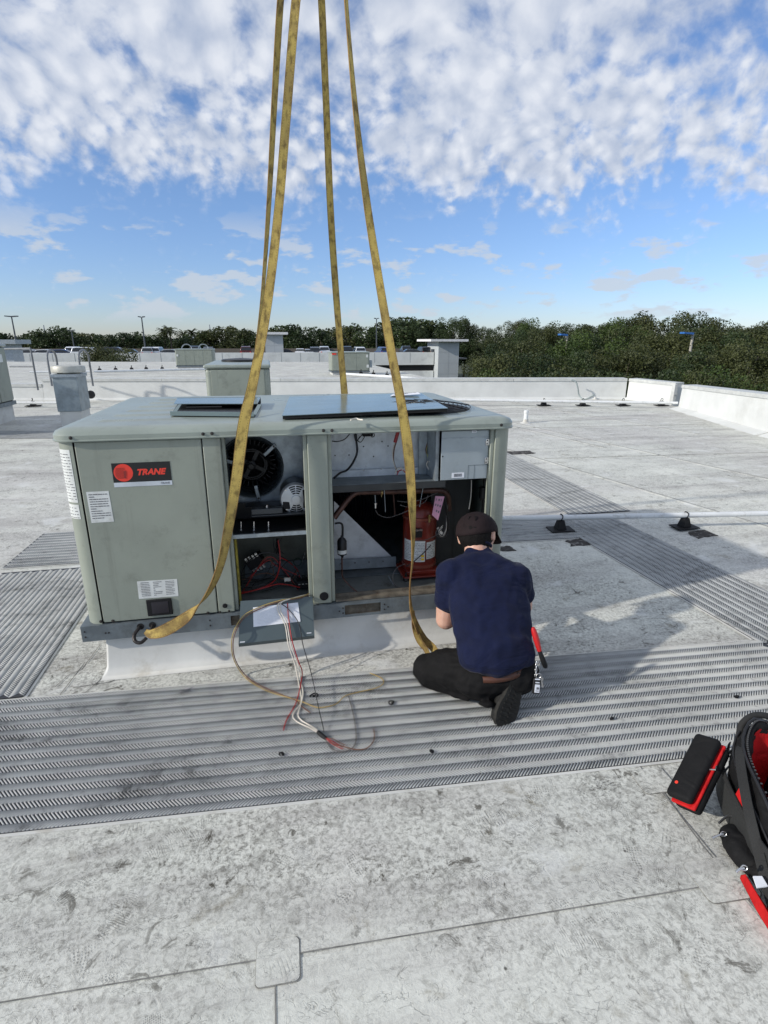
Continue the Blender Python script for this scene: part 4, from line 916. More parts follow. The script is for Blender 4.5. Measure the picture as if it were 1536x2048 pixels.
for i in range(9):
    a, b_, c2, d2 = (rgw.uniform(482, 500), rgw.uniform(1150, 1195)), (rgw.uniform(515, 545), rgw.uniform(1105, 1180)), (rgw.uniform(550, 580), rgw.uniform(1110, 1172)), (rgw.uniform(585, 612), rgw.uniform(1130, 1180))
    wires('wire', W3((a[0], a[1], 2.93), (b_[0], b_[1], 2.91), (c2[0], c2[1], 2.92), (d2[0], d2[1], 2.9)), 0.0022, (wire_black, wire_red, wire_black, wire_brown)[i % 4])
for i in range(4):
    x_ = 548+i*5; wires('wire', W3((x_, 1076, 3.0), (x_+rgw.uniform(-8, 8), 1092, 2.98), (x_+rgw.uniform(-10, 10), 1108, 2.95)), 0.0022, wire_black)
wires('ground_coil', [P(595, 1124, 3.05)+Vector((0.022*math.cos(a), 0, 0.024*math.sin(a))) for a in np.linspace(0.6, 12.2, 26)], 0.0025, mat('green wire', (0.01, 0.05, 0.03), 0.5), k=2)
wires('wire', W3((604, 1124, 3.04), (608, 1112, 3.04), (610, 1104, 3.04)), 0.002, bright_metal)
m = MB(); q = P(545, 1145, 3.07); m.box(-0.20, 0.18, 3.085, 3.098, ZB+0.01, 0.40); part('lower_plate', m, galv_dull)
m = MB(); m.tube([P(555, 1078, 3.0), P(556, 1105, 3.0)], 0.008, 8); part('cable', m, wire_black)

# condenser bay
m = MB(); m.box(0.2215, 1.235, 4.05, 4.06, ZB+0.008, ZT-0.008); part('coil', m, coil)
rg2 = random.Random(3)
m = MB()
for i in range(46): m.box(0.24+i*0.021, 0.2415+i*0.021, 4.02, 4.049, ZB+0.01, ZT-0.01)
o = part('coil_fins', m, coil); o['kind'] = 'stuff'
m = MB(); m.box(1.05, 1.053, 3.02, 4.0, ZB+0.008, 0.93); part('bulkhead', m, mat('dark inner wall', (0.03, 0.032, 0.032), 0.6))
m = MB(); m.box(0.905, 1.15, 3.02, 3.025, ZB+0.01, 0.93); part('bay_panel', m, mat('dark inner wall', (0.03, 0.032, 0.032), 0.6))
# triangular duct side
q = [P(668, 1002, 3.12), P(786, 1116, 3.12), P(780, 1128, 3.12), P(668, 1120, 3.12)]
m = MB(); m.slab(q, (0, 1, 0), 0.003); part('duct_side', m, liner)
m = MB(); m.slab([P(664, 1120, 3.10), P(792, 1113, 3.10), P(792, 1133, 3.08), P(664, 1141, 3.08)], (0, 1, 0), 0.004); part('curb_flange', m, galv_dull)
m = MB(); m.box(0.30, 0.80, 3.0, 3.6, ZB+0.008, ZB+0.012); part('floor_plate', m, galv_dull)
for i in range(4):
    q = P(682+i*28, 1127-i*1.6, 3.085); m = MB(); m.lathe([(0.004, 0), (0.004, -0.003), (0.0001, -0.003)], q, 'y', 8); part('screw', m, iron)
# upper control box back, ledge and door
YQ = 2.975
m = MB(); m.box(0.2205, 0.868, YQ, YQ+0.003, 0.925, ZT-0.008); m.box(0.2205, 0.868, YQ-0.03, YQ-0.001, 0.925, 0.965); part('control_box_back', m, liner)
m = MB(); m.box(0.2205, 0.905, 2.765, YQ-0.031, 0.925, 0.929); ll = part('control_ledge', m, galv_dull)
m = MB(); m.box(0.2205, 0.905, 2.760, 2.7645, 0.893, 0.929); obj('ledge_lip', m, mat('dark steel', (0.035, 0.038, 0.04), 0.45, 0.4), ll)
m = MB(); m.box(0.800, 0.845, YQ-0.05, YQ-0.031, 0.93, ZT-0.01); m.box(0.846, 0.864, 2.76, YQ-0.031, 0.93, ZT-0.01); part('wire_channel', m, galv)
q0, q1 = P(884, 859, 2.735), P(984, 956, 2.735)
m = MB(); m.box(q0.x, 1.130, 2.735, 2.739, q1.z, ZT-0.012); cdn = part('control_door', m, mat('door steel', (0.34, 0.39, 0.42), 0.32, 0.35, var=0.06, dirt=(0.24, 0.27, 0.29), dirt_amt=0.5, dscale=7, bump=0.06, bscale=6), bevel=0.002)
m = MB(); m.box(q0.x, 1.130, 2.732, 2.7348, ZT-0.052, ZT-0.047); obj('fold', m, galv, cdn)
for zz in (ZT-0.075, ZT-0.175):
    m = MB(); m.box(1.112, 1.134, 2.7285, 2.7345, zz-0.018, zz+0.018); obj('hinge', m, bright_metal, cdn, bevel=0.002)
    for dz in (-0.009, 0.009):
        m = MB(); m.lathe([(0.0035, 0), (0.0035, -0.001), (0.0001, -0.001)], (1.119, 2.7285, zz+dz), 'y', 8); obj('hinge_hole', m, dark_hole, cdn)
m = MB(); m.box(1.02, 1.022, 2.7335, 2.7348, q1.z+0.002, q1.z+0.075); m.box(1.055, 1.057, 2.7335, 2.7348, q1.z+0.002, q1.z+0.075); m.box(1.02, 1.128, 2.7335, 2.7348, q1.z+0.075, q1.z+0.077); obj('knockout_line', m, galv_dull, cdn)
a_ = P(904, 946, 2.733); b_ = P(928, 955, 2.733); m = MB(); m.box(a_.x, b_.x, 2.733, 2.7346, b_.z, a_.z, 0)
xx = a_.x+0.012
while xx < b_.x-0.012: w_ = rg.choice((0.0007, 0.0012, 0.0018)); m.box(xx, xx+w_, 2.7324, 2.7329, b_.z+0.006, a_.z-0.005, 1); xx += w_+rg.choice((0.0009, 0.0014))
obj('barcode_label', m, [paper, ink], cdn)
a_ = P(944, 861, 2.731); m = MB(); m.box(a_.x, a_.x+0.026, 2.7312, 2.7318, a_.z-0.012, a_.z, 0); text_into(m, 'FTB', 0.010, (a_.x+0.013, 2.7310, a_.z-0.006), (1, 0, 0), (0, 0, 1), 1); obj('small_label', m, [paper, ink], cdn)
m = MB(); q = P(885.5, 913, 2.7345); m.lathe([(0.004, 0), (0.004, -0.001), (0.0001, -0.001)], q, 'y', 10); obj('hole', m, dark_hole, cdn)
for px_, py_ in ((670, 911), (698, 910), (764, 883), (846, 890), (727, 893), (747, 913), (776, 892)):
    q = P(px_, py_, YQ-0.0005); m = MB(); m.lathe([(0.004, 0), (0.004, -0.001), (0.0001, -0.001)], q, 'y', 8); part('hole', m, dark_hole)
for px_, py_ in ((727, 941), (762, 938), (824, 937), (843, 935)):
    q = P(px_, py_, YQ-0.031); m = MB(); m.lathe([(0.004, 0), (0.004, -0.003), (0.0001, -0.003)], q, 'y', 8); part('screw', m, bright_metal)
q = P(736, 868, 2.93); m = MB(); m.box(q.x-0.028, q.x+0.028, 2.93, 2.975, q.z-0.014, q.z+0.02); part('relay', m, black_rubber, bevel=0.003)
wires('cable', W3((711, 864, 2.95), (713, 885, 2.94), (714, 905, 2.93), (706, 925, 2.92), (694, 940, 2.90), (680, 946, 2.86), (668, 956, 2.80)), 0.006, wire_black)
wires('wire', W3((664, 882, 2.93), (675, 883, 2.93), (690, 878, 2.93), (702, 864, 2.93)), 0.003, wire_black)
wires('wire', W3((726, 868, 2.92), (716, 880, 2.92), (722, 884, 2.92), (730, 872, 2.92)), 0.0025, wire_black)
wires('wire', W3((746, 864, 2.92), (749, 871, 2.92), (744, 874, 2.92), (740, 868, 2.92)), 0.0025, wire_black)
wires('wire', W3((708, 868, 2.93), (712, 883, 2.93), (720, 873, 2.93)), 0.0025, wire_black)
wires('sleeve', W3((797, 858, 2.92), (794, 870, 2.92), (790, 885, 2.92)), 0.010, wire_red)
wires('wire', W3((792, 885, 2.92), (788, 900, 2.92), (787, 920, 2.91), (791, 935, 2.9), (796, 946, 2.88)), 0.004, wire_brown)
wires('wire', W3((789, 885, 2.915), (785, 900, 2.915), (786, 920, 2.905), (792, 938, 2.88)), 0.0025, wire_white)
wires('wire', W3((790, 948, 2.86), (795, 938, 2.86), (803, 936, 2.86), (806, 942, 2.86)), 0.003, wire_white)
wires('wire', W3((794, 950, 2.86), (798, 942, 2.86), (806, 940, 2.86), (810, 945, 2.84)), 0.003, wire_red)
wires('wire', W3((864, 862, 2.93), (858, 880, 2.93), (853, 900, 2.92), (856, 915, 2.91)), 0.0025, mat('green yellow wire', (0.30, 0.34, 0.12), 0.5))
wires('wire', W3((856, 880, 2.93), (852, 900, 2.92), (858, 918, 2.91)), 0.003, wire_brown)
wires('wire', W3((858, 896, 2.93), (857, 910, 2.92), (862, 920, 2.91)), 0.003, wire_red)
wires('wire', W3((856, 922, 2.90), (853, 930, 2.90), (860, 942, 2.88), (866, 948, 2.86)), 0.0035, wire_white)
q = P(862, 928, 2.88); m = MB(); m.box(-0.007, 0.007, -0.006, 0.006, -0.02, 0.02, 0, Matrix.Translation(q) @ Matrix.Rotation(R(-20), 4, 'Y')); part('plug_connector', m, wire_white, bevel=0.002)
# suction line
wires('suction_pipe', W3((668, 1036, 2.86), (686, 1012, 2.88), (702, 993, 2.90), (712, 986, 2.90), (722, 984.5, 2.90), (760, 983.5, 2.90), (830, 982, 2.90), (878, 981, 2.90), (892, 986, 2.90), (897, 998, 2.92), (898, 1020, 2.94)), 0.0160, copper, n=14)
wires('small_pipe', W3((786, 965, 3.1), (787, 990, 3.1), (790, 1030, 3.1)), 0.006, copper)
wires('pressure_tap', W3((750, 990, 2.90), (751, 1005, 2.90)), 0.003, galv)
q = P(751, 1012, 2.90); m = MB(); m.lathe([(0.007, 0.02), (0.009, 0.018), (0.009, 0.006), (0.006, 0.004), (0.006, -0.012), (0.003, -0.014)], q, 'z', 12); part('pressure_switch', m, bright_metal, smooth=40)
wires('wire', W3((751, 1020, 2.90), (757, 1029, 2.90), (775, 1035, 2.89), (795, 1030, 2.88), (812, 1023, 2.87), (830, 1015, 2.86)), 0.0022, wire_grey)
for (x0__, y0__, x1__, y1__) in ((768, 968, 771, 1024), (848, 965, 839, 1014)):
    wires('zip_tie', W3((x0__, y0__, 2.88), (x1__, y1__, 2.88)), 0.0022, galv)
m = MB(); m.lathe([(0.0195, -0.004), (0.0195, 0.004)], P(763, 984, 2.90), 'x', 14); m.tube([P(763, 970, 2.90), P(763, 994, 2.885)], 0.003, 6); part('pipe_clamp', m, mat('brass', (0.35, 0.25, 0.1), 0.4, 0.8), smooth=60)
# filter drier
q = P(684, 1093, 2.86); m = MB(); m.lathe([(0.006, -0.065), (0.010, -0.055), (0.026, -0.045), (0.027, 0.030), (0.020, 0.045), (0.008, 0.055), (0.006, 0.065)], q, 'z', 20); fd = part('filter_drier', m, black_metal, smooth=50)
m = MB(); ql = P(684, 1102, 2.86); m.lathe([(0.0276, -0.011), (0.0276, 0.011)], ql, 'z', 20, cap=False); m.m = [0]*len(m.m); obj('drier_label', m, sticker, fd, smooth=50)
wires('liquid_pipe', W3((670, 1047, 2.86), (680, 1046, 2.86), (685, 1052, 2.86), (685, 1074, 2.86)), 0.006, black_metal)
wires('liquid_pipe', W3((684, 1112, 2.86), (684, 1140, 2.86), (686, 1155, 2.85), (700, 1172, 2.83), (718, 1187, 2.80)), 0.0045, copper)
# compressor
cq = P(837, 1152, 3.0); cbx, cby = cq.x, 3.0; R_ = 0.099
zb = ZB+0.03
m = MB(); m.lathe([(R_*0.96, zb), (R_, zb+0.01), (R_, zb+0.335), (R_*0.97, zb+0.355), (R_*0.90, zb+0.385), (R_*0.70, zb+0.415), (R_*0.35, zb+0.43), (0.0001, zb+0.433)], (cbx, cby, 0), 'z', 40)
cmp_ = part('compressor', m, red_paint, smooth=40)
for zz in (zb+0.052, zb+0.345):
    m = MB(); m.lathe([(R_+0.0005, zz-0.010), (R_+0.005, zz-0.007), (R_+0.005, zz+0.007), (R_+0.0005, zz+0.010)], (cbx, cby, 0), 'z', 40, cap=False)
    obj('weld_band', m, mat('band red', (0.22, 0.06, 0.04), 0.35, 0.3), cmp_, smooth=40)
m = MB(); m.prism(rounded(cbx-0.125, cbx+0.125, cby-0.125, cby+0.125, 0.03), zb-0.008, zb+0.004); m.prism([(cbx-0.10, cby-0.10), (cbx+0.10, cby-0.10), (cbx+0.09, cby+0.09), (cbx-0.09, cby+0.09)], zb+0.0042, zb+0.03); obj('foot_plate', m, red_paint, cmp_, bevel=0.006)
for sx, sy in ((-1, -1), (1, -1), (-1, 1), (1, 1)):
    m = MB(); m.lathe([(0.016, zb-0.024), (0.018, zb-0.015), (0.014, zb-0.009)], (cbx+sx*0.105, cby+sy*0.105, 0), 'z', 14); m.lathe([(0.004, zb), (0.004, zb+0.03)], (cbx+sx*0.105, cby+sy*0.105, 0), 'z', 8); m.lathe([(0.009, zb+0.005), (0.009, zb+0.012)], (cbx+sx*0.105, cby+sy*0.105, 0), 'z', 6); obj('mounting_bolt', m, iron, cmp_, smooth=40)
def comp_label(z0, z1, a0, a1, rows, hdr=False):
    m = MB(); n8 = 10; rr_ = R_+0.0012
    def pt(a, z, r__=rr_): return (cbx+r__*math.cos(R(a)), cby+r__*math.sin(R(a)), z)
    m.add([pt(a0+(a1-a0)*i/n8, z) for z in (z0, z1) for i in range(n8+1)], [(i, i+1, i+n8+2, i+n8+1) for i in range(n8)], 0)
    for r__ in range(rows):
        z = z0+(z1-z0)*(0.08+0.86*r__/rows); a = a0+3
        while a < a1-5:
            e = min(a+rg.uniform(2.5, 9), a1-2); m.add([pt(a, z, rr_+0.0005), pt(e, z, rr_+0.0005), pt(e, z+0.0028, rr_+0.0005), pt(a, z+0.0028, rr_+0.0005)], [(0, 1, 2, 3)], 1); a = e+rg.uniform(1, 3)
            if rg.random() < 0.1: a += 10
    return m
m = comp_label(zb+0.085, zb+0.215, 195, 275, 12)
for zz in (0.095, 0.115): m.add([(cbx+(R_+0.002)*math.cos(R(a)), cby+(R_+0.002)*math.sin(R(a)), zb+z_) for a, z_ in ((262, zz), (272, zz), (272, zz+0.014), (262, zz+0.014))], [(0, 1, 2, 3)], 2)
obj('compressor_label', m, [sticker, ink, yellow_ink], cmp_)
m = comp_label(zb+0.100, zb+0.205, 280, 325, 9); obj('compressor_label', m, [sticker, ink], cmp_)
m = MB(); m.box(cbx-0.065, cbx-0.015, cby-R_-0.018, cby-R_+0.02, zb+0.245, zb+0.295); obj('terminal_box', m, black_metal, cmp_, bevel=0.003)
m = MB(); m.box(cbx-0.066, cbx-0.014, cby-R_-0.019, cby-R_-0.0185, zb+0.285, zb+0.296); obj('terminal_clip', m, bright_metal, cmp_)
m = MB(); m.tube([(cbx+0.03, cby-R_*0.8, zb+0.36), (cbx+0.03, cby-R_*0.8-0.03, zb+0.36)], 0.010, 10); m.tube([(cbx+0.03, cby-R_*0.8-0.02, zb+0.33), (cbx+0.03, cby-R_*0.8-0.02, zb+0.375)], 0.006, 10); obj('service_valve', m, mat('brass', (0.35, 0.25, 0.1), 0.4, 0.8), cmp_, smooth=50)
m = MB(); m.tube([(cbx+0.075, cby-R_-0.02, zb+0.30), (cbx+0.10, cby-R_-0.03, zb+0.265)], 0.008, 8); obj('plug_connector', m, wire_white, cmp_)
wires('wire', [Vector((cbx+0.10, cby-0.12, zb+0.265)), Vector((cbx+0.12, cby-0.11, zb+0.24)), Vector((cbx+0.14, cby-0.1, zb+0.26)), Vector((cbx+0.145, cby-0.1, zb+0.32)), P(892, 1010, 2.9), P(890, 990, 2.9)], 0.007, wire_black)
for i in range(6):
    a, b_ = rg.uniform(-6, 6), rg.uniform(-5, 5)
    wires('wire', W3((884+a, 1055+b_, 2.87), (876+a, 1066+b_, 2.87), (884+a, 1074+b_, 2.87), (892+a*0.5, 1060+b_, 2.88), (893, 1035+a, 2.9), (896, 1010, 2.91)), 0.0018, (wire_white, wire_black, wire_grey)[i % 3])
wires('wire', W3((794, 1002, 2.85), (815, 1004, 2.84), (840, 1000, 2.84), (860, 992, 2.85), (876, 985, 2.87)), 0.0018, wire_grey)
wires('wire', W3((800, 1010, 2.85), (820, 1014, 2.84), (848, 1005, 2.84), (856, 990, 2.85)), 0.002, wire_grey)
wires('wire', W3((830, 1082, 2.89), (850, 1080, 2.88), (868, 1073, 2.87), (880, 1064, 2.87)), 0.0022, wire_grey)
wires('wire', W3((862, 1090, 2.88), (845, 1108, 2.87), (825, 1125, 2.87), (812, 1133, 2.87)), 0.003, wire_black)
wires('wire', W3((810, 1128, 2.87), (795, 1135, 2.85), (786, 1150, 2.84), (790, 1170, 2.82), (812, 1178, 2.80)), 0.002, wire_grey)
wires('screwdriver_shaft', W3((777, 1152, 2.92), (790, 1175, 2.84), (796, 1181, 2.80)), 0.004, galv)
wires('wire', W3((943, 960, 2.85), (942, 990, 2.85), (938, 1018, 2.86)), 0.0028, wire_white)
m = MB(); q = P(969, 985, 2.98); m.lathe([(0.02, -0.04), (0.032, -0.035), (0.032, 0.035), (0.02, 0.04)], q, 'z', 16); m.lathe([(0.012, -0.18), (0.012, 0.10)], q, 'z', 12); part('side_tube', m, black_metal, smooth=50)
# pink warning tag
tg = [P(869, 990, 2.84), P(889, 990, 2.84), P(884, 1039, 2.83), P(865, 1031, 2.83)]
tgq = [P(871, 992, 2.84), P(889, 993, 2.84), P(876, 1041, 2.83), P(864, 1030, 2.83)]
m = MB(); m.slab(tgq, (0, 1, 0), 0.0008); print_lines(m, tgq, 3, 1, rg, margin=0.12, cols=3, fill=0.4); part('warning_tag', m, [pink, ink])

# fan guard in the lid, half under the loose cover
fc = G(838, 812, ZL+0.012)
m = MB()
for r_ in np.linspace(0.05, 0.30, 11): m.tube([Vector((fc.x+r_*math.cos(a), fc.y+r_*math.sin(a), ZL+0.012+0.03*(1-(r_/0.30)**2))) for a in np.linspace(0, 2*PI, 41)], 0.0028, 5, cap=False)
for i in range(8):
    a = 2*PI*i/8; m.tube([Vector((fc.x+r_*math.cos(a), fc.y+r_*math.sin(a), ZL+0.015+0.03*(1-(r_/0.30)**2))) for r_ in (0.03, 0.12, 0.21, 0.31)], 0.003, 5)
part('fan_guard', m, black_metal, smooth=60)
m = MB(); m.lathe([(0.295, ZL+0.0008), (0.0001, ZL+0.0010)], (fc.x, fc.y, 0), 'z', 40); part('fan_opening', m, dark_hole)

# ------------------------------------------------------------------ loose things lying on the lid
zc_ = ZL+0.024
c = [G(564, 831, zc_), G(896, 816, zc_+0.016), G(842, 786, zc_+0.022), G(579, 793, zc_)]
t = thing('loose_cover', 'large blue grey sheet metal cover lying on the lid of the unit', 'cover', tuple(c[0]))
m = MB(); m.slab(c, (0, 0, -1), 0.003)
obj('sheet', m, panel_blue, t)
m = MB()
cen = sum(c, Vector())/4
for i in range(4):
    a, b_ = c[i], c[(i+1) % 4]; a = a+(cen-a).normalized()*0.004; b_ = b_+(cen-b_).normalized()*0.004; dn = Vector((0, 0, -0.019))
    m.slab([a+Vector((0, 0, -0.0035)), b_+Vector((0, 0, -0.0035)), b_+dn, a+dn], ((cen-(a+b_)/2)), 0.002)
obj('folded_edge', m, dark_hole, t)
qq = [G(700, 806, zc_+0.006), G(741, 803, zc_+0.006), G(756, 817, zc_+0.006), G(713, 820, zc_+0.006)]
m = MB(); m.slab(qq, (0, 0, -1), 0.0008); print_lines(m, qq, 7, 1, rg); tag(obj('instruction_sheet', m, [paper, ink]), 'white printed sheet lying on the middle of the loose cover', 'paper')
qq = [G(786, 788, zc_+0.022), G(836, 784.5, zc_+0.034), G(841, 788, zc_+0.034), G(780, 792, zc_+0.022)]
m = MB(); m.slab(qq, (0, 0, -1), 0.0008); print_lines(m, qq, 3, 1, rg); tag(obj('instruction_sheet', m, [paper, ink]), 'white printed sheet at the back edge of the loose cover', 'paper')

t = thing('filter_cover', 'narrow open metal channel lying near the left end of the lid', 'metal channel', tuple(G(340, 832, ZL)))
a, b_, e, f_ = G(341, 831, ZL+0.006), G(508, 833, ZL+0.006), G(522, 806, ZL+0.006), G(356, 808, ZL+0.006)
m = MB(); m.slab([a, b_, e, f_], (0, 0, 1), 0.003); obj('tray', m, black_metal, t)
def wall_(p, q, h, th, mt, nm='flange'):
    m = MB(); m.slab([p, q, q+Vector((0, 0, h)), p+Vector((0, 0, h))], (0, 1, 0), th); return obj(nm, m, mt, t)
wall_(a+Vector((0, -0.004, 0)), b_+Vector((0, -0.004, 0)), 0.022, 0.003, panel_blue, 'front_flange')
m = MB(); up = Vector((0, 0, 0.036)); m.slab([a.lerp(f_, .48)+up*.9, b_.lerp(e, .48)+up*.9, e+up, f_+up], (0, 0, -1), 0.003); obj('top_plate', m, panel_blue, t)
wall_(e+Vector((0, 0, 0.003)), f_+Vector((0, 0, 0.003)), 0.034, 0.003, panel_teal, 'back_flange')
m = MB(); m.slab([a+Vector((0.002, 0.0, 0.005)), a+Vector((0.03, 0.10, 0.043)), a+Vector((0.045, 0.10, 0.043)), a+Vector((0.025, 0, 0.005))], (0, 0, 1), 0.003); obj('end_tab', m, panel_blue, t)
m = MB(); m.slab([b_+Vector((-0.01, 0.0, 0.005)), b_+Vector((0.02, 0.14, 0.043)), b_+Vector((0.04, 0.14, 0.043)), b_+Vector((0.01, 0, 0.005))], (0, 0, 1), 0.003); obj('end_tab', m, panel_blue, t)
m = MB(); hq = G(408, 812, ZL+0.05); m.box(hq.x-0.09, hq.x+0.09, hq.y-0.01, hq.y+0.004, ZL+0.042, ZL+0.047); obj('slot', m, dark_hole, t)
m = MB(); m.tube(cr([G(701, 840, ZL+0.01), G(712, 837, ZL+0.014), G(718, 839, ZL+0.01), G(726, 840, ZL+0.01)], 5), 0.004, 6); tag(obj('wire_scrap', m, wire_white, smooth=60), 'short bent white wire scrap on the front edge of the lid', 'wire scrap')

# ------------------------------------------------------------------ hanging electrical panel and paper
pq = [P(481, 1202, 2.665), P(625, 1193, 2.665), P(629, 1271, 2.56), P(477, 1288, 2.56)]
t = thing('hanging_panel', 'dark blue grey sheet metal panel leaning against the curb below the opening', 'panel', tuple(pq[3]))
_n = (pq[1]-pq[0]).cross(pq[3]-pq[0]).normalized(); _d = _ray(629, 1271); pq[2] = CAM+_d*((pq[0]-CAM).dot(_n)/_d.dot(_n))
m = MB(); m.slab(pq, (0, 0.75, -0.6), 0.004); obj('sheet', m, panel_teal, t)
fl = [pq[3], pq[2], pq[2]+Vector((0, 0.012, -0.024)), pq[3]+Vector((0, 0.012, -0.024))]
m = MB(); m.slab(fl, (0, 1, 0.1), 0.003); obj('bottom_fold', m, panel_teal, t)
nrm_ = (pq[1]-pq[0]).cross(pq[3]-pq[0]).normalized(); nrm_ = nrm_ if nrm_.dot(CAM-pq[0]) > 0 else -nrm_
def onp(px_, py_):     # point on the leaning panel under a sight line
    d = _ray(px_, py_); s_ = (pq[0]-CAM).dot(nrm_)/d.dot(nrm_); return CAM+d*s_
for (x_, y_) in ((485, 1286), (618, 1268)):
    q = onp(x_, y_-2)+nrm_*0.001; ex = (pq[1]-pq[0]).normalized(); ey = (pq[0]-pq[3]).normalized()
    m = MB(); m.slab([q-ex*0.012-ey*0.002, q+ex*0.012-ey*0.002, q+ex*0.012+ey*0.002, q-ex*0.012+ey*0.002], nrm_, 0.001); obj('slot', m, paper, t)
pp = [onp(x, y)+nrm_*0.0025 for x, y in ((506, 1215), (596, 1205), (601, 1243), (507, 1254))]
m = MB(); m.slab(pp, nrm_, 0.0006); print_lines(m, pp, 12, 1, rg, n_off=0.0010, fill=0.16)
tag(obj('wiring_sheet', m, [paper, mat('faint print', (0.5, 0.52, 0.56), 0.7)]), 'white wiring diagram sheet stuck on the leaning dark panel', 'paper')

# wires pulled out of the unit
def lead(nm, pts, r, mt, label): 
    m = MB(); m.tube(cr(pts, 7), r*0.85, 7); return tag(obj(nm, m, mt, smooth=60), label, 'wire')
OP = lambda x, y, h=0.008: onp(x, y)+nrm_*h
ZG = 0.0165
GG = lambda x, y, z=ZG: G(x, y, z)
lead('loose_wire', [P(624, 1185, 2.74), OP(600, 1194), OP(560, 1201), OP(520, 1214), OP(487, 1232, .012), P(468, 1262, 2.56), P(463, 1290, 2.545), P(468, 1320, 2.56), GG(486, 1350, .01), GG(508, 1368), GG(540, 1384), GG(600, 1402), GG(625, 1412), GG(642, 1415), GG(672, 1408), GG(690, 1392), GG(718, 1384), GG(752, 1376), GG(767, 1366), GG(762, 1356), GG(740, 1346)], 0.0030, wire_yellow, 'thin yellow wire looping wide over the leaning panel and across the pad')
lead('loose_wire', [P(624, 1187, 2.74), OP(602, 1196), OP(562, 1203), OP(522, 1217), OP(489, 1235, .012), P(471, 1264, 2.555), P(466, 1292, 2.54), P(471, 1320, 2.555), GG(487, 1346, .012), GG(508, 1364), GG(540, 1380), GG(590, 1400), GG(600, 1410), GG(620, 1425)], 0.0030, wire_brown, 'thin brown wire following the yellow one round its wide loop')
lead('loose_wire', [P(620, 1190, 2.72), OP(585, 1197), OP(558, 1207), OP(556, 1222, .015), OP(570, 1250, .02), P(577, 1290, 2.53), P(590, 1330, 2.50), GG(597, 1365), GG(601, 1385), GG(602, 1405), GG(586, 1428), GG(592, 1442), GG(620, 1456), GG(640, 1468)], 0.0034, wire_white, 'left one of the two white wires hanging down over the leaning panel')
lead('loose_wire', [P(622, 1188, 2.72), OP(590, 1195), OP(564, 1204), OP(561, 1222, .015), OP(573, 1245, .02), P(582, 1290, 2.53), P(596, 1330, 2.50), GG(600, 1355), GG(606, 1385), GG(602, 1408), GG(596, 1428), GG(602, 1440), GG(622, 1452), GG(642, 1466)], 0.0034, wire_white, 'right one of the two white wires hanging down over the leaning panel')
lead('loose_wire', [OP(575, 1206), OP(577, 1235, .015), P(584, 1280, 2.53), P(596, 1320, 2.50), GG(604, 1341, .03), GG(603, 1360), GG(598, 1385), GG(590, 1410), GG(573, 1440), GG(567, 1460)], 0.0034, wire_red, 'red wire whose cut end points down to the left on the pad')
lead('loose_wire', [OP(560, 1206), OP(578, 1220, .02), P(598, 1248, 2.55), P(606, 1290, 2.50), P(622, 1345, 2.40), GG(636, 1410, .05), GG(648, 1462, .02)], 0.0028, wire_black, 'straight black wire slanting down from the panel to the taped joint')
lead('loose_wire', [GG(650, 1472, .02), GG(655, 1486), GG(664, 1498), GG(685, 1503), GG(703, 1497), GG(712, 1482), GG(711, 1455), GG(706, 1425), GG(697, 1392)], 0.0028, wire_grey, 'dark grey wire curling up from the taped joint to the yellow loop')
lead('loose_wire', [GG(655, 1478, .02), GG(668, 1488), GG(690, 1494), GG(712, 1499), GG(732, 1497), GG(746, 1484), GG(749, 1470), GG(747, 1458)], 0.0028, wire_brown, 'brown wire hooking to the right at the end of the bundle')
for i, (dx, dy) in enumerate(((0, 0), (3, -4), (-2, 4))):
    lead('loose_wire', [GG(652, 1476, .02), GG(664+dx, 1482+dy, .025), GG(676+dx, 1489+dy), GG(688+dx, 1494+dy)], 0.0019, wire_red if i != 1 else wire_brown, ('short dark red wire in the middle of the frayed bundle end', 'short brown wire on the upper side of the frayed bundle end', 'short dark red wire on the lower side of the frayed bundle end')[i])
m = MB(); m.tube([GG(636, 1464, .018), GG(645, 1472, .018), GG(652, 1477, .018)], [0.009, 0.010, 0.008], 10); tag(obj('tape_joint', m, black_rubber, smooth=50), 'black tape wound round the joint of the loose wires', 'tape')
# scraps of cable tie on the pads
def tie(px_, py_, s_, label, seed, z=0.014):
    rg_ = random.Random(seed); q = G(px_, py_, z); a0 = rg_.uniform(0, 6)
    m = MB(); m.tube(cr([q+Vector((s_*0.5*math.cos(a0+a), s_*0.35*math.sin(a0+a), 0.002+0.006*abs(math.sin(a)))) for a in np.linspace(0, rg_.uniform(2.4, 4.2), 5)], 4), 0.0035, 6)
    m.box(q.x-0.006, q.x+0.006, q.y-0.004, q.y+0.004, z-0.001, z+0.006); tag(obj('cable_tie', m, black_rubber, smooth=60), label, 'cable tie', 'cut cable tie scraps on the pads')
for a_ in ((785, 1407, .035, 'curled black cable tie scrap left of the kneeling man', 1), (628, 1393, .04, 'black cable tie scrap between the hanging wires', 2), (865, 1504, .022, 'small black scrap on the pad below the man, left of his shoe', 3), (566, 1510, .03, 'black scrap on the pad below the end of the red wire', 4), (1222, 1438, .022, 'black scrap on the pad between the man and the bag', 5), (1472, 1395, .02, 'black scrap on the pad above the bag', 6)): tie(*a_)
rg_ = random.Random(11); q = G(372, 1386, 0.014); m = MB()
for i in range(7):
    a, b_, c_ = [Vector((q.x+rg_.uniform(-.035, .03), q.y+rg_.uniform(-.012, .03), rg_.uniform(.013, .028))) for _ in range(3)]; m.slab([a, b_, c_], (0, 0, 1), 0.0015)
tag(obj('foil_scrap', m, mat('grey foil', (0.2, 0.2, 0.2), 0.4, 0.5)), 'crumpled grey foil scrap at the edge of the long pad, left of the wires', 'scrap')

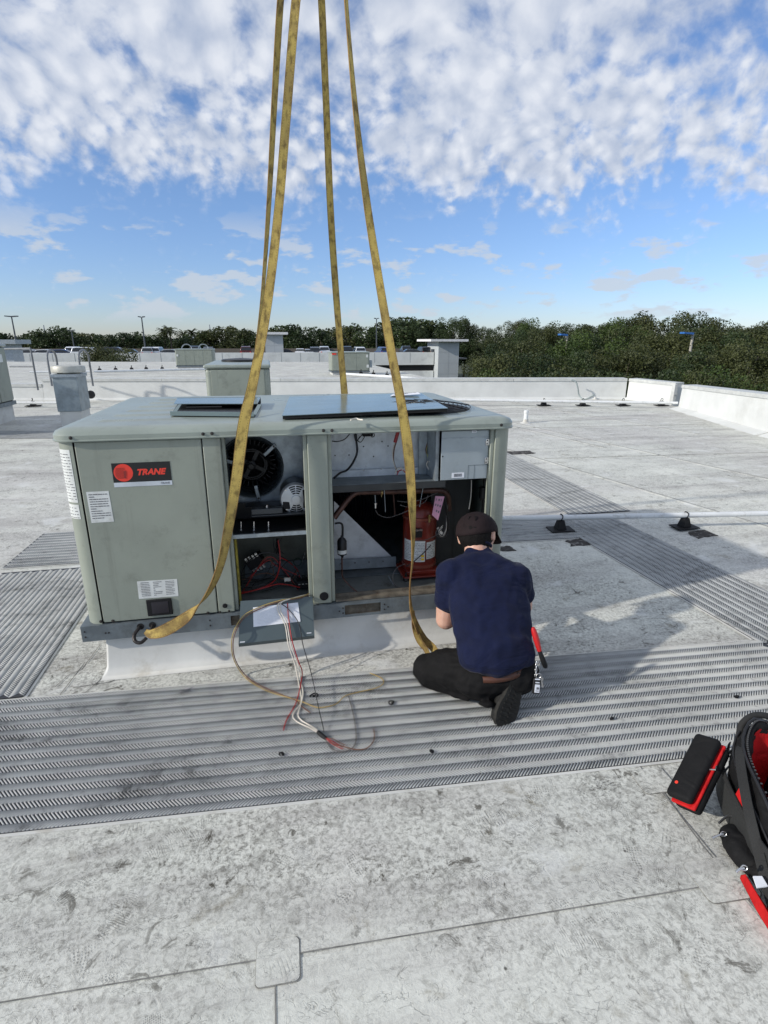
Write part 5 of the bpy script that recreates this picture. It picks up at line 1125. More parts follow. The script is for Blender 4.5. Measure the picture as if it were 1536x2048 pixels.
# ------------------------------------------------------------------ slings, shackle, hook
def strap(name, pts, wid, label, facing=None, th=0.005, seg=8, tw=None):
    # pts: (Vector, width direction, width)
    C_ = cr([p[0] for p in pts], seg); Wd = cr([p[1] for p in pts], seg); Wl = cr([Vector((p[2]*(0.66 if p[0].z > 1.3 else 0.76), 0, 0)) for p in pts], seg)
    n = len(C_); vs = []; uvs = []; dist = 0
    for i in range(n):
        t_ = (C_[min(i+1, n-1)]-C_[max(i-1, 0)]).normalized(); wdir = (Wd[i]-t_*Wd[i].dot(t_)).normalized(); nn_ = t_.cross(wdir).normalized()
        if i: dist += (C_[i]-C_[i-1]).length
        h = Wl[i].x/2; vs += [C_[i]-wdir*h+nn_*th/2, C_[i]+wdir*h+nn_*th/2, C_[i]+wdir*h-nn_*th/2, C_[i]-wdir*h-nn_*th/2]; uvs += [(0, dist), (1, dist), (1, dist), (0, dist)]
    fs = []
    for i in range(n-1):
        for k in range(4): fs.append((i*4+k, i*4+(k+1) % 4, i*4+4+(k+1) % 4, i*4+4+k))
    fs += [(3, 2, 1, 0), tuple((n-1)*4+k for k in range(4))]
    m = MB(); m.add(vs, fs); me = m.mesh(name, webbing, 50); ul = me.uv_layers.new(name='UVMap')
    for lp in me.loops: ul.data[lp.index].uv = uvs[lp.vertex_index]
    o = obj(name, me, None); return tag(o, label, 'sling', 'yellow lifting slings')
HK = Vector((0.20, 3.45, 4.35))
ex = Vector((1, 0, 0))
# front left: from the hook down the front, then pulled left to the shackle
def toHook(px_, py_, Y0, extra=0): return P(px_, py_, Y0)
A_top = P(592, 0, 3.02)
strap('lifting_sling', [(HK+Vector((-0.05, -0.08, 0)), ex, 0.05), (P(612, -150, 3.12), ex, 0.058), (A_top, ex, 0.060), (P(572, 240, 2.90), ex+Vector((0, .2, 0)), 0.060), (P(556, 430, 2.82), ex, 0.060), (P(533, 620, 2.74), ex, 0.062), (P(507, 760, 2.66), ex, 0.066), (P(487, 850, 2.625), ex, 0.068), (P(474, 950, 2.61), ex, 0.066), (P(458, 1050, 2.60), ex+Vector((0, .25, 0)), 0.060), (P(441, 1130, 2.58), ex+Vector((0, .7, 0)), 0.055), (P(417, 1185, 2.56), ex+Vector((0, .9, .5)), 0.058), (P(380, 1228, 2.55), Vector((.55, .35, .75)), 0.068), (P(335, 1258, 2.55), Vector((.4, .2, .9)), 0.080), (P(304, 1268, 2.57), Vector((.1, .5, .85)), 0.060), (P(291, 1263, 2.60), Vector((0, .8, .5)), 0.030)], 0.06, 'left front yellow lifting sling drooping to the shackle at the unit corner')
# back left (in shade, behind the first)
strap('lifting_sling', [(HK+Vector((-0.05, 0.08, 0)), ex, 0.05), (P(575, -150, 3.55), ex+Vector((0, 1, 0)), 0.058), (P(561, 0, 3.62), ex+Vector((0, 1.0, 0)), 0.070), (P(549, 200, 3.78), ex+Vector((0, 1.1, 0)), 0.070), (P(537, 420, 3.98), ex+Vector((0, 1.6, 0)), 0.072), (P(524, 600, 4.15), ex+Vector((0, 2.2, 0)), 0.072), (P(508, 740, 4.24), ex+Vector((0, 2.2, 0)), 0.07), (P(490, 900, 4.27), ex+Vector((0, 2.2, 0)), 0.07), (Vector((-0.45, 4.28, 0.25)), ex, 0.06)], 0.06, 'dark shaded yellow lifting sling at the far left, behind the front one')
# back right
strap('lifting_sling', [(HK+Vector((0.05, 0.08, 0)), ex, 0.05), (P(633, -150, 3.55), ex, 0.055), (P(643, 0, 3.62), ex, 0.058), (P(652, 200, 3.78), ex+Vector((0, .2, 0)), 0.060), (P(661, 420, 3.98), ex, 0.066), (P(673, 600, 4.16), ex, 0.070), (P(683, 720, 4.24), ex, 0.070), (P(690, 800, 4.27), ex, 0.070), (P(700, 930, 4.28), ex, 0.07), (Vector((0.55, 4.28, 0.25)), ex, 0.06)], 0.06, 'yellow lifting sling second from the right, passing behind the lid')
# front right, hanging loose to the roof
strap('lifting_sling', [(HK+Vector((0.05, -0.08, 0)), ex, 0.05), (P(683, -150, 3.05), ex, 0.035), (P(692, 0, 2.98), ex+Vector((0, 1.4, 0)), 0.050), (P(711, 220, 2.88), ex+Vector((0, .9, 0)), 0.055), (P(733, 400, 2.80), ex+Vector((0, .3, 0)), 0.056), (P(758, 560, 2.74), ex, 0.058), (P(782, 700, 2.68), ex, 0.064), (P(803, 810, 2.635), ex, 0.068), (P(816, 900, 2.62), ex, 0.067), (P(823, 985, 2.615), ex, 0.058), (P(826, 1060, 2.60), ex+Vector((0, .8, 0)), 0.050), (P(825, 1120, 2.59), ex+Vector((0, 1.8, 0)), 0.045), (P(820, 1170, 2.58), ex+Vector((0, 2.4, 0)), 0.045), (P(822, 1215, 2.56), ex+Vector((0, 1.6, 0)), 0.045), (P(833, 1250, 2.54), ex+Vector((0, .9, .1)), 0.050), (P(848, 1278, 2.52), Vector((.9, .5, .3)), 0.054), (P(866, 1296, 2.48), Vector((.8, .3, .5)), 0.050), (P(872, 1312, 2.40), Vector((.9, .1, .3)), 0.05), (P(862, 1330, 2.38), Vector((.9, .1, .1)), 0.05)], 0.06, 'right front yellow lifting sling hanging loose down to the roof beside the man')
strap('sling_tail', [(P(826, 1222, 2.575), ex+Vector((0, 1, 0)), 0.03), (P(829, 1252, 2.55), ex+Vector((0, .6, 0)), 0.045), (P(838, 1280, 2.50), ex, 0.042), (P(852, 1300, 2.46), ex+Vector((0, -.3, 0)), 0.034), (P(861, 1322, 2.40), ex, 0.03)], 0.05, 'short folded yellow sling tail in front of the man, beside the loose right front sling')
s_ = bpy.data.objects['sling_tail']; s_['group'] = 'yellow lifting slings'; s_.name = 'lifting_sling'
t = thing('shackle', 'dark iron shackle with bolt in the corner lifting hole of the base rail', 'shackle', tuple(holes[0]))
h0, h1 = holes; m = MB()
m.tube(cr([Vector((h0.x, yr+0.012, h0.z)), Vector((h0.x-0.008, yr-0.02, h0.z-0.004)), Vector((h0.x-0.022, yr-0.05, h0.z-0.020)), Vector((h0.x-0.014, yr-0.075, h0.z-0.040)), Vector((h0.x+0.012, yr-0.080, h0.z-0.048)), Vector((h0.x+0.036, yr-0.06, h0.z-0.035))], 6), 0.0090, 10); obj('bow', m, iron, t, smooth=60)
m = MB(); m.tube([Vector((h1.x, yr+0.012, h1.z)), Vector((h1.x+0.002, yr-0.03, h1.z-0.008))], 0.008, 10); m.tube([Vector((h1.x+0.002, yr-0.03, h1.z-0.008)), Vector((h1.x+0.003, yr-0.045, h1.z-0.012))], 0.013, 8); obj('pin', m, iron, t, smooth=60)
t = thing('crane_hook', 'iron crane hook holding the tops of the four slings', 'crane hook', tuple(HK))
m = MB(); m.tube([HK+Vector((0.09*math.cos(a), 0, 0.06+0.09*math.sin(a)-0.05)) for a in np.linspace(-2.9, 0.9, 14)], 0.022, 10); obj('hook', m, iron, t, smooth=60)
m = MB(); m.tube([HK+Vector((0.05, 0, 0.08)), HK+Vector((0.0, 0, 0.2)), HK+Vector((0, 0, 0.35))], 0.03, 10); obj('shank', m, iron, t, smooth=60)
m = MB(); m.tube([HK+Vector((0, 0, 0.35)), HK+Vector((0, 0, 9))], 0.012, 8); obj('hoist_cable', m, iron, t, smooth=60)

# ------------------------------------------------------------------ the kneeling man
def blob(name, mb, mt, parent, vox=0.009, smooth=6, disp=0.0, dsize=0.08):
    o = obj(name, mb, mt, parent, smooth=180)
    r_ = o.modifiers.new('remesh', 'REMESH'); r_.mode = 'VOXEL'; r_.voxel_size = vox; r_.use_smooth_shade = True
    s = o.modifiers.new('smooth', 'SMOOTH'); s.factor = 0.6; s.iterations = smooth
    if disp:
        tx = bpy.data.textures.new(name, 'CLOUDS'); tx.noise_scale = dsize; tx.noise_depth = 1
        d = o.modifiers.new('folds', 'DISPLACE'); d.texture = tx; d.strength = disp; d.mid_level = 0.5; d.texture_coords = 'LOCAL'
    return o
man = thing('person', 'kneeling man in navy t-shirt, black trousers and dark cap, seen from behind', 'person', (0.93, 2.1, 0))
shL, shR = Vector((0.828, 2.375, 0.555)), Vector((1.140, 2.315, 0.535))
elL, elR = Vector((0.812, 2.39, 0.300)), Vector((1.215, 2.37, 0.345))
haL, haR = Vector((0.925, 2.66, 0.40)), Vector((1.05, 2.63, 0.38))
head = Vector((1.000, 2.500, 0.700)); fdir = Vector((0.66, 0.60, -0.46)).normalized()
upv = Vector((0.05, 0.45, 0.85)); upv = (upv-fdir*upv.dot(fdir)).normalized(); sdv = fdir.cross(upv)      # sdv to his right
HM = Matrix((sdv, fdir, upv)).transposed().to_4x4(); HM.translation = head
b = MB()
def hb(lst): b.hull([((HM @ Vector(c_)), r_) for c_, r_ in lst])
hb([((0, 0.0, 0.03), 0.088), ((0, -0.025, 0.015), 0.088), ((0, 0.03, 0.0), 0.080)])
hb([((0, 0.035, -0.03), 0.066), ((0, 0.055, -0.085), 0.040), ((0.03, 0.02, -0.06), 0.04), ((-0.03, 0.02, -0.06), 0.04)])
hb([((0, 0.088, -0.01), 0.010), ((0, 0.108, -0.035), 0.013)])                  # nose
hb([((-0.018, 0.086, -0.065), 0.008), ((0.018, 0.086, -0.065), 0.008)])        # mouth
for s_ in (-1, 1):
    hb([((s_*0.085, -0.005, 0.008), (0.012, 0.016, 0.02)), ((s_*0.090, -0.012, -0.028), (0.010, 0.012, 0.014)), ((s_*0.094, -0.022, 0.012), (0.010, 0.010, 0.02))])   # ears
    hb([((s_*0.033, 0.078, 0.012), 0.014)])
b.hull([(HM @ Vector((0, -0.03, -0.03)), 0.058), (Vector((0.978, 2.42, 0.60)), 0.066)])       # neck
b.hull([(Vector((0.978, 2.42, 0.58)), 0.07), (Vector((0.97, 2.36, 0.48)), (0.15, 0.09, 0.1))])
b.hull([(Vector((0.97, 2.36, 0.48)), (0.15, 0.09, 0.1)), (Vector((0.945, 2.14, 0.25)), (0.14, 0.09, 0.09))])
for sh, el, ha, s_ in ((shL, elL, haL, 1), (shR, elR, haR, -1)):
    b.hull([(sh, 0.066), (sh.lerp(el, 0.5), 0.064)]); b.hull([(sh.lerp(el, 0.45), 0.065), (el, 0.052)])
    wr = el.lerp(ha, 0.86); b.hull([(el, 0.052), (el.lerp(wr, 0.3), 0.050)]); b.hull([(el.lerp(wr, 0.3), 0.045), (wr, 0.028)])
    fd_ = (ha-el).normalized(); sd_ = fd_.cross(Vector((0, 0, 1))).normalized()
    b.hull([(wr, (0.028, 0.022, 0.02)), (ha+fd_*0.03+sd_*0.022, 0.015), (ha+fd_*0.03-sd_*0.022, 0.015)])
    for i in range(4):
        o_ = sd_*(-0.030+i*0.020); l_ = (0.036, 0.042, 0.040, 0.030)[i]
        p0 = ha+fd_*0.03+o_; p1 = p0+fd_*l_+Vector((0, 0, -0.006)); p2 = p1+fd_*l_*0.4+Vector((0, 0, -0.024))
        b.hull([(p0, 0.0095), (p1, 0.0085)]); b.hull([(p1, 0.0085), (p2, 0.0075)])
    p0 = ha-fd_*0.01-sd_*s_*0.025; b.hull([(p0, 0.012), (p0-sd_*s_*0.02+fd_*0.03, 0.010)]); b.hull([(p0-sd_*s_*0.02+fd_*0.03, 0.010), (p0-sd_*s_*0.012+fd_*0.055, 0.009)])
hipL, hipR = Vector((0.865, 2.11, 0.180)), Vector((1.045, 2.09, 0.180))
knL, anL = Vector((0.690, 2.285, 0.095)), Vector((0.955, 2.045, 0.095))
knR, anR = Vector((1.10, 2.50, 0.33)), Vector((1.13, 2.42, 0.06))
b.hull([(hipL, 0.09), (hipR, 0.09)]); b.hull([(hipL, 0.10), (knL, 0.06)]); b.hull([(knL, 0.055), (anL, 0.04)]); b.hull([(hipR, 0.10), (knR, 0.06)]); b.hull([(knR, 0.055), (anR, 0.04)])
body = blob('body', b, skin_m, man, 0.0055, 4)
# shirt
b = MB()
b.hull([(Vector((0.958, 2.105, 0.290)), (0.186, 0.120, 0.100)), (Vector((0.985, 2.24, 0.41)), (0.206, 0.125, 0.125))])
b.hull([(Vector((0.985, 2.24, 0.41)), (0.206, 0.125, 0.125)), (Vector((0.915, 2.355, 0.52)), (0.115, 0.11, 0.115)), (Vector((1.060, 2.330, 0.51)), (0.115, 0.11, 0.115))])
b.hull([(Vector((0.980, 2.385, 0.585)), (0.115, 0.08, 0.08)), (shL+Vector((0.02, 0, 0.005)), 0.070), (shR+Vector((-0.02, 0, 0.005)), 0.072), (Vector((0.97, 2.31, 0.48)), (0.18, 0.09, 0.11))])
b.hull([(Vector((0.985, 2.43, 0.650)), (0.066, 0.058, 0.030)), (Vector((0.98, 2.39, 0.60)), (0.115, 0.075, 0.055))])
for sh, el in ((shL, elL), (shR, elR)):
    b.hull([(sh, 0.078), (sh.lerp(el, 0.42), 0.072)]); b.hull([(sh.lerp(el, 0.40), 0.072), (sh.lerp(el, 0.56), 0.073)])
b.hull([(Vector((0.955, 2.072, 0.262)), (0.184, 0.122, 0.075)), (Vector((0.958, 2.10, 0.30)), (0.186, 0.12, 0.10))])
# drawn folds: ridges of cloth running from the waist up to the arm and across the small of the back
def fold(a, b_, r0, r1):
    n = 6
    for i in range(n):
        f0, f1 = i/n, (i+1)/n; p0, p1 = a.lerp(b_, f0), a.lerp(b_, f1); k0, k1 = math.sin(PI*min(.96, f0+.04)), math.sin(PI*min(.96, f1))
        b.hull([(p0, r0+(r1-r0)*k0), (p1, r0+(r1-r0)*k1)])
def back_pt(px_, py_, inset):   # a point just under the shirt's back, on its slanting plane
    p0 = Vector((0.96, 2.02, 0.30)); n_ = Vector((0.0, -0.72, 0.70)).normalized(); d = _ray(px_, py_); t_ = (p0-CAM).dot(n_)/d.dot(n_); return CAM+d*t_-n_*inset
for (xa, ya, xb, yb, r1) in ((935, 1250, 990, 1232, .007), (935, 1288, 1010, 1300, .008), (1045, 1240, 985, 1265, .009), (1040, 1268, 990, 1292, .008), (940, 1312, 1030, 1322, .007), (925, 1150, 940, 1190, .008), (1030, 1170, 1025, 1215, .007)):
    fold(back_pt(xa, ya, 0.028), back_pt(xb, yb, 0.028), 0.002, r1+0.012)
shirt = blob('shirt', b, shirt_m, man, 0.006, 4, 0.022, 0.085)
m = MB(); cN = Vector((0.984, 2.452, 0.668)); ca_ = Vector((0.25, 0.62, 0.74)).normalized(); cu_ = ca_.cross(Vector((1, 0, 0))).normalized(); cv_ = ca_.cross(cu_)
m.tube([cN+cv_*0.068*math.cos(x)+cu_*0.058*math.sin(x) for x in np.linspace(0, 2*PI, 33)], 0.0075, 8, cap=False); obj('collar', m, shirt_m, shirt, smooth=60)
# trousers
b = MB()
b.hull([(hipL+Vector((0.005, -0.02, -0.02)), (0.118, 0.120, 0.100)), (hipR+Vector((0.0, -0.02, -0.01)), (0.118, 0.120, 0.100))])
b.hull([(hipL, 0.108), (knL.lerp(hipL, 0.45), 0.098)]); b.hull([(knL.lerp(hipL, 0.45), 0.098), (knL, 0.076)])
b.hull([(knL+Vector((0.01, -0.02, -0.018)), 0.072), (knL.lerp(anL, 0.5)+Vector((0, 0, -0.015)), 0.074)]); b.hull([(knL.lerp(anL, 0.5)+Vector((0, 0, -0.015)), 0.074), (anL+Vector((0.0, 0.0, 0.0)), 0.058)])
b.hull([(hipR, 0.105), (knR, 0.076)]); b.hull([(knR, 0.074), (anR, 0.055)])
b.hull([(hipL, 0.10), (knL, 0.06), (anL, 0.06)])
rgf = random.Random(8)
for (a_, b2, r1) in (((0.70, 2.20, 0.17), (0.80, 2.05, 0.25), .016), ((0.66, 2.22, 0.12), (0.74, 2.10, 0.15), .016), ((0.74, 2.14, 0.10), (0.86, 2.00, 0.12), .018), ((0.80, 2.04, 0.17), (0.93, 1.985, 0.15), .016), ((1.00, 1.985, 0.17), (1.12, 2.03, 0.22), .014), ((0.84, 1.98, 0.09), (0.93, 1.97, 0.08), .016), ((0.74, 2.16, 0.05), (0.83, 2.07, 0.045), .016)):
    fold(Vector(a_), Vector(b2), 0.004, r1)
blob('trousers', b, pants_m, man, 0.006, 3, 0.016, 0.06)
m = MB(); bel = [Vector((0.957+0.172*math.cos(a), 2.085+0.127*math.sin(a), 0.214+0.016*math.cos(a))) for a in np.linspace(-PI, 0, 17)]
vs = []
for p_ in bel: vs += [p_+Vector((0, 0, -0.010)), p_+Vector((0, 0.010, 0.016))]
m.add(vs, [(2*i, 2*i+2, 2*i+3, 2*i+1) for i in range(16)]); o = obj('belt', m, belt_m, man, smooth=60); sm = o.modifiers.new('thick', 'SOLIDIFY'); sm.thickness = 0.006
# cap: crown, brim, hair under it
crown = MB(); vs = []; nn = 28; pr = [(0.0, 1.0), (0.25, 0.97), (0.5, 0.87), (0.72, 0.70), (0.88, 0.48), (0.97, 0.25), (1.0, 0.05), (0.99, -0.12)]
for r_, z_ in pr[1:]:
    for k in range(nn):
        a = 2*PI*k/nn; bk = 0.030*max(0, math.sin(a-PI)) if z_ < 0.1 else 0
        vs.append(HM @ Vector((0.104*r_*math.cos(a), -0.004+0.114*r_*math.sin(a), 0.020+0.098*z_-bk)))
top = HM @ Vector((0, -0.004, 0.12)); fs = [(k, (k+1) % nn, len(vs)) for k in range(nn)]
for i in range(len(pr)-2):
    for k in range(nn): fs.append((i*nn+k, (i+1)*nn+k, (i+1)*nn+(k+1) % nn, i*nn+(k+1) % nn))
crown.add(vs+[top], fs); cp = obj('cap', crown, cap_m, man, smooth=60); sm = cp.modifiers.new('thick', 'SOLIDIFY'); sm.thickness = 0.004; sm.offset = 0
m = MB(); vs = []
for i in range(13):
    a = PI*(0.08+0.84*i/12); x_, y_ = math.cos(a), math.sin(a)
    for e_ in (0.0, 0.5, 1.0): vs.append(HM @ Vector((x_*(0.099+0.004*e_), -0.004+0.106*y_+0.092*e_*math.sqrt(max(0, y_)), 0.012+0.004-0.022*e_-0.02*abs(x_)*e_+0.012*(y_-1)*0)))
m.add(vs, [(3*i+j, 3*i+j+1, 3*i+j+4, 3*i+j+3) for i in range(12) for j in (0, 1)]); o = obj('brim', m, cap_m, cp, smooth=60); sm = o.modifiers.new('thick', 'SOLIDIFY'); sm.thickness = 0.004
for k in range(6):
    a = 2*PI*k/6+0.3; m = MB(); m.tube([HM @ Vector((0.105*r_*math.cos(a), -0.004+0.115*r_*math.sin(a), 0.0215+0.098*z_)) for r_, z_ in pr[:7]], 0.0014, 5); obj('panel_seam', m, cap_m, cp, smooth=60)
m = MB()
for s_ in (-1, 1): m.tube([HM @ Vector((s_*(0.012+0.006*math.cos(x))+0.02, -0.108-0.002*abs(x)+0.03*(1-math.cos(x*.6)), 0.062+0.014*math.sin(x))) for x in np.linspace(-1.4, 1.4, 9)], 0.0028, 6)
obj('cap_emblem', m, hair_m, cp, smooth=60)
q = HM @ Vector((0, -0.004, 0.12)); m = MB(); m.hull([(q, 0.006)]); obj('button', m, cap_m, cp, smooth=60)
b = MB(); b.hull([((HM @ Vector((0, -0.03, 0.005))), 0.0915), ((HM @ Vector((0, -0.02, -0.03))), 0.075), (HM @ Vector((0, 0.02, 0.02)), 0.089)]); blob('hair', b, hair_m, man, 0.006, 3)
# shoe of the folded leg: upper and treaded sole turned to the camera
toe, heel = Vector((0.948, 1.930, 0.035)), Vector((1.035, 1.990, 0.215))
ax = (heel-toe).normalized(); sn = Vector((0.25, -0.9, 0.25)); sn = (sn-ax*sn.dot(ax)).normalized(); sw = ax.cross(sn)
SM = Matrix((sw, ax, sn)).transposed().to_4x4(); SM.translation = toe
Ls = (heel-toe).length
b = MB(); b.hull([(SM @ Vector((0, 0.0, -0.035)), (0.042, 0.03, 0.035)), (SM @ Vector((0.004, 0.07, -0.04)), 0.047), (SM @ Vector((0, Ls, -0.035)), 0.036)]); b.hull([(SM @ Vector((0, Ls*0.75, -0.05)), 0.042), (anL+Vector((0.01, 0.01, 0.02)), 0.045)])
sh_ = blob('shoe', b, shoe_m, man, 0.006, 3)
sole = MB(); prf = [(-0.035, 0.026), (-0.018, 0.042), (0.02, 0.050), (0.06, 0.048), (0.10, 0.038), (0.14, 0.034), (0.18, 0.037), (0.205, 0.034), (0.228, 0.018)]
poly = [(w_, y_) for y_, w_ in prf] + [(-w_, y_) for y_, w_ in reversed(prf)]
poly = [(x*1.12, y) for x, y in poly]
k = len(poly); sole.add([SM @ Vector((x, y*Ls/0.205, -0.012)) for x, y in poly]+[SM @ Vector((x, y*Ls/0.205, 0.010)) for x, y in poly], [tuple(range(k)), tuple(range(k, 2*k))[::-1]]+[(i, (i+1) % k, (i+1) % k+k, i+k) for i in range(k)])
obj('sole', sole, sole_m, sh_, bevel=0.004)
m = MB()
for y_, w_ in [(yy_, np.interp(yy_, [p[0] for p in prf], [p[1] for p in prf])*0.8) for yy_ in np.arange(-0.02, 0.21, 0.020)]:
    m.box(-w_, -0.004, y_*Ls/0.205, y_*Ls/0.205+0.010, 0.0102, 0.0145, 0, SM); m.box(0.004, w_, y_*Ls/0.205+0.006, y_*Ls/0.205+0.016, 0.0102, 0.0145, 0, SM)
obj('tread_lug', m, shoe_m, sh_)
b = MB(); b.hull([(anR+Vector((0, 0.0, -0.02)), 0.04), (anR+Vector((0.01, 0.14, -0.03)), (0.045, 0.05, 0.028))]); blob('shoe', b, shoe_m, man, 0.007, 3)
# tool and keys on his right hip
tA, tB, tC = P(1066, 1255, 2.04), P(1079, 1302, 2.01), P(1092, 1336, 1.99)
t = thing('pliers', 'red and black handled tool sticking out at the kneeling man\'s right hip', 'hand tool', tuple(tC))
m = MB(); m.tube(cr([tA, tA.lerp(tB, 0.5), tB], 4), [0.007, 0.011, 0.013, 0.014, 0.014, 0.013, 0.012, 0.011, 0.010], 10); obj('red_handle', m, red_plastic, t, smooth=60)
m = MB(); m.tube([tB, tB.lerp(tC, 0.4), tC.lerp(tB, 0.1), tC], [0.009, 0.012, 0.012, 0.006], 10); obj('black_handle', m, black_rubber, t, smooth=60)
t = thing('keys', 'bunch of keys with black and white fob hanging from the kneeling man\'s belt', 'keys', tuple(P(1072, 1380, 1.95)))
m = MB()
for i in range(6):
    a, b_ = P(1073-i*0.3, 1322+i*5.2, 1.97), P(1073-i*0.3, 1328+i*5.2, 1.97)
    cc_ = (a+b_)/2; m.tube([cc_+Vector((0.006*math.cos(x)*(1 if i % 2 else .4), 0.006*math.cos(x)*(.4 if i % 2 else 1), 0.010*math.sin(x))) for x in np.linspace(0, 2*PI, 11)], 0.0018, 6, cap=False)
obj('chain', m, bright_metal, t, smooth=60)
q = P(1077, 1352, 1.96); m = MB(); m.tube([q+Vector((0.012*math.cos(x), 0, 0.013*math.sin(x))) for x in np.linspace(0, 2*PI, 17)], 0.002, 6, cap=False); obj('ring', m, bright_metal, t, smooth=60)
M_ = Matrix.Translation(P(1073, 1372, 1.95)) @ Matrix.Rotation(R(12), 4, 'Y') @ Matrix.Rotation(R(-20), 4, 'X')
m = MB(); m.box(-0.019, 0.019, -0.005, 0.005, -0.034, 0.034, 0, M_); fo = obj('fob', m, black_rubber, t, bevel=0.004)
m = MB(); m.box(-0.011, 0.013, -0.0065, -0.0052, -0.028, 0.008, 0, M_); m.box(-0.014, 0.012, -0.0065, -0.0052, 0.028, 0.033, 0, M_); m.box(-0.010, 0.010, -0.0065, -0.0052, 0.014, 0.019, 0, M_)
m.box(-0.007, 0.009, -0.0072, -0.0067, -0.022, -0.019, 1, M_); m.box(-0.003, 0.009, -0.0072, -0.0067, -0.014, -0.004, 1, M_); obj('fob_print', m, [paper, ink], fo)
m = MB(); M2 = Matrix.Translation(P(1083, 1362, 1.97)) @ Matrix.Rotation(R(-15), 4, 'Y'); m.box(-0.010, 0.010, -0.001, 0.001, 0.0, 0.018, 0, M2); m.box(-0.004, 0.004, -0.001, 0.001, -0.035, 0.0, 0, M2); obj('key', m, bright_metal, t)

# ------------------------------------------------------------------ tool bag at the right
bag = thing('tool_bag', 'open black tool backpack with red lining at the right edge of the picture', 'tool bag', (1.75, 1.35, 0))
BC = Vector((1.665, 1.13, 0)); BR = R(68)
def bagpt(u, v, z):   # u along the long axis, v across
    return BC + Vector((math.cos(BR)*u - math.sin(BR)*v, math.sin(BR)*u + math.cos(BR)*v, z))
def loop(a, b_, z, n=36, e=0.72, droop=None, du=0.0, dv=0.0):
    out = []
    for k in range(n):
        t_ = 2*PI*k/n; c_, s_ = math.cos(t_), math.sin(t_)
        out.append(bagpt(du+a*math.copysign(abs(c_)**e, c_), dv+b_*math.copysign(abs(s_)**e, s_), z + (droop(t_) if droop else 0)))
    return out
wob = lambda t_: 0.025*math.sin(2*t_+0.6)+0.012*math.sin(5*t_) + 0.045*math.cos(t_-0.2)
BA, BB = 0.30, 0.175
rings = [loop(BA-.03, BB-.04, 0.004), loop(BA+.01, BB-.005, 0.03), loop(BA+.02, BB+.01, 0.11), loop(BA+.005, BB, 0.19, droop=wob), loop(BA-.015, BB-.02, 0.222, droop=wob), loop(BA-.032, BB-.036, 0.218, droop=wob), loop(BA-.04, BB-.044, 0.19, droop=wob)]
m = MB(); vs = [p for r_ in rings for p in r_]; fs = [(i*36+k, i*36+(k+1) % 36, (i+1)*36+(k+1) % 36, (i+1)*36+k) for i in range(len(rings)-1) for k in range(36)]; fs.append(tuple(range(36))[::-1])
m.add(vs, fs); o = obj('bag_shell', m, bag_m, bag, smooth=80); ss = o.modifiers.new('s', 'SUBSURF'); ss.levels = ss.render_levels = 3
tx = bpy.data.textures.new('bagfold', 'CLOUDS'); tx.noise_scale = 0.07; tx.noise_depth = 3; d = o.modifiers.new('d', 'DISPLACE'); d.texture = tx; d.strength = 0.032; d.texture_coords = 'LOCAL'
pipe_m = mat('bag piping', (0.010, 0.010, 0.011), 0.45); web_m = mat('bag webbing', (0.013, 0.0135, 0.0135), 0.8, bump=0.4, bscale=300)
for (da, db, zz, rr_, nm) in ((-.010, -.016, 0.226, 0.0055, 'rim_piping'), (.012, .004, 0.175, 0.0045, 'side_piping'), (.022, .012, 0.075, 0.004, 'base_piping')):
    lp = loop(BA+da, BB+db, zz, droop=wob if zz > .12 else None); m = MB(); m.tube(lp+[lp[0]], rr_, 8, cap=False); obj(nm, m, pipe_m, bag, smooth=60)
# zipper tape with teeth round the mouth
lp = loop(BA-.024, BB-.028, 0.229, n=150, droop=wob); m = MB()
for k in range(150):
    p_ = lp[k]; q_ = lp[(k+1) % 150]; dd_ = (q_-p_).normalized(); n_ = Vector((-dd_.y, dd_.x, 0)); c_ = p_; m.slab([c_-dd_*.0022-n_*.003, c_+dd_*.0022-n_*.003, c_+dd_*.0022+n_*.003, c_-dd_*.0022+n_*.003], (0, 0, 1), 0.003)
o = obj('zip_teeth', m, mat('zip teeth', (0.10, 0.10, 0.10), 0.3, 0.6), bag); o['kind'] = 'stuff'
# outer side pocket panel on the near wall, webbing straps and a red tab
def wall_pt(t_, zf, out):     # on the outer wall: angle round the bag, height, stand-off
    c_, s_ = math.cos(t_), math.sin(t_); a, b_ = BA+.018+out, BB+.008+out
    return bagpt(a*math.copysign(abs(c_)**.72, c_), b_*math.copysign(abs(s_)**.72, s_), zf)
def wall_strip(t0, t1, z0, z1, out, mt, nm, n=14, th=0.004):
    m = MB(); vs = []
    for i in range(n+1):
        t_ = t0+(t1-t0)*i/n; vs += [wall_pt(t_, z0, out), wall_pt(t_, z1, out-0.006), wall_pt(t_, z1, out-0.006-th), wall_pt(t_, z0, out-th)]
    fs = [(4*i+k, 4*i+(k+1) % 4, 4*i+4+(k+1) % 4, 4*i+4+k) for i in range(n) for k in range(4)]+[(0, 1, 2, 3), (4*n+3, 4*n+2, 4*n+1, 4*n)]
    m.add(vs, fs); return obj(nm, m, mt, bag, smooth=50)
wall_strip(1.0, 2.1, 0.03, 0.145, 0.022, mat('pocket cloth', (0.016, 0.017, 0.017), 0.75, bump=0.3, bscale=40), 'side_pocket')
wall_strip(0.97, 2.13, 0.140, 0.152, 0.026, web_m, 'pocket_binding')
wall_strip(0.62, 0.74, 0.02, 0.19, 0.020, web_m, 'strap', n=4); wall_strip(2.35, 2.47, 0.02, 0.19, 0.020, web_m, 'strap', n=4); wall_strip(2.75, 2.90, 0.02, 0.17, 0.018, web_m, 'strap', n=4)
wall_strip(1.50, 1.58, 0.155, 0.185, 0.016, bag_red, 'red_tab', n=3)
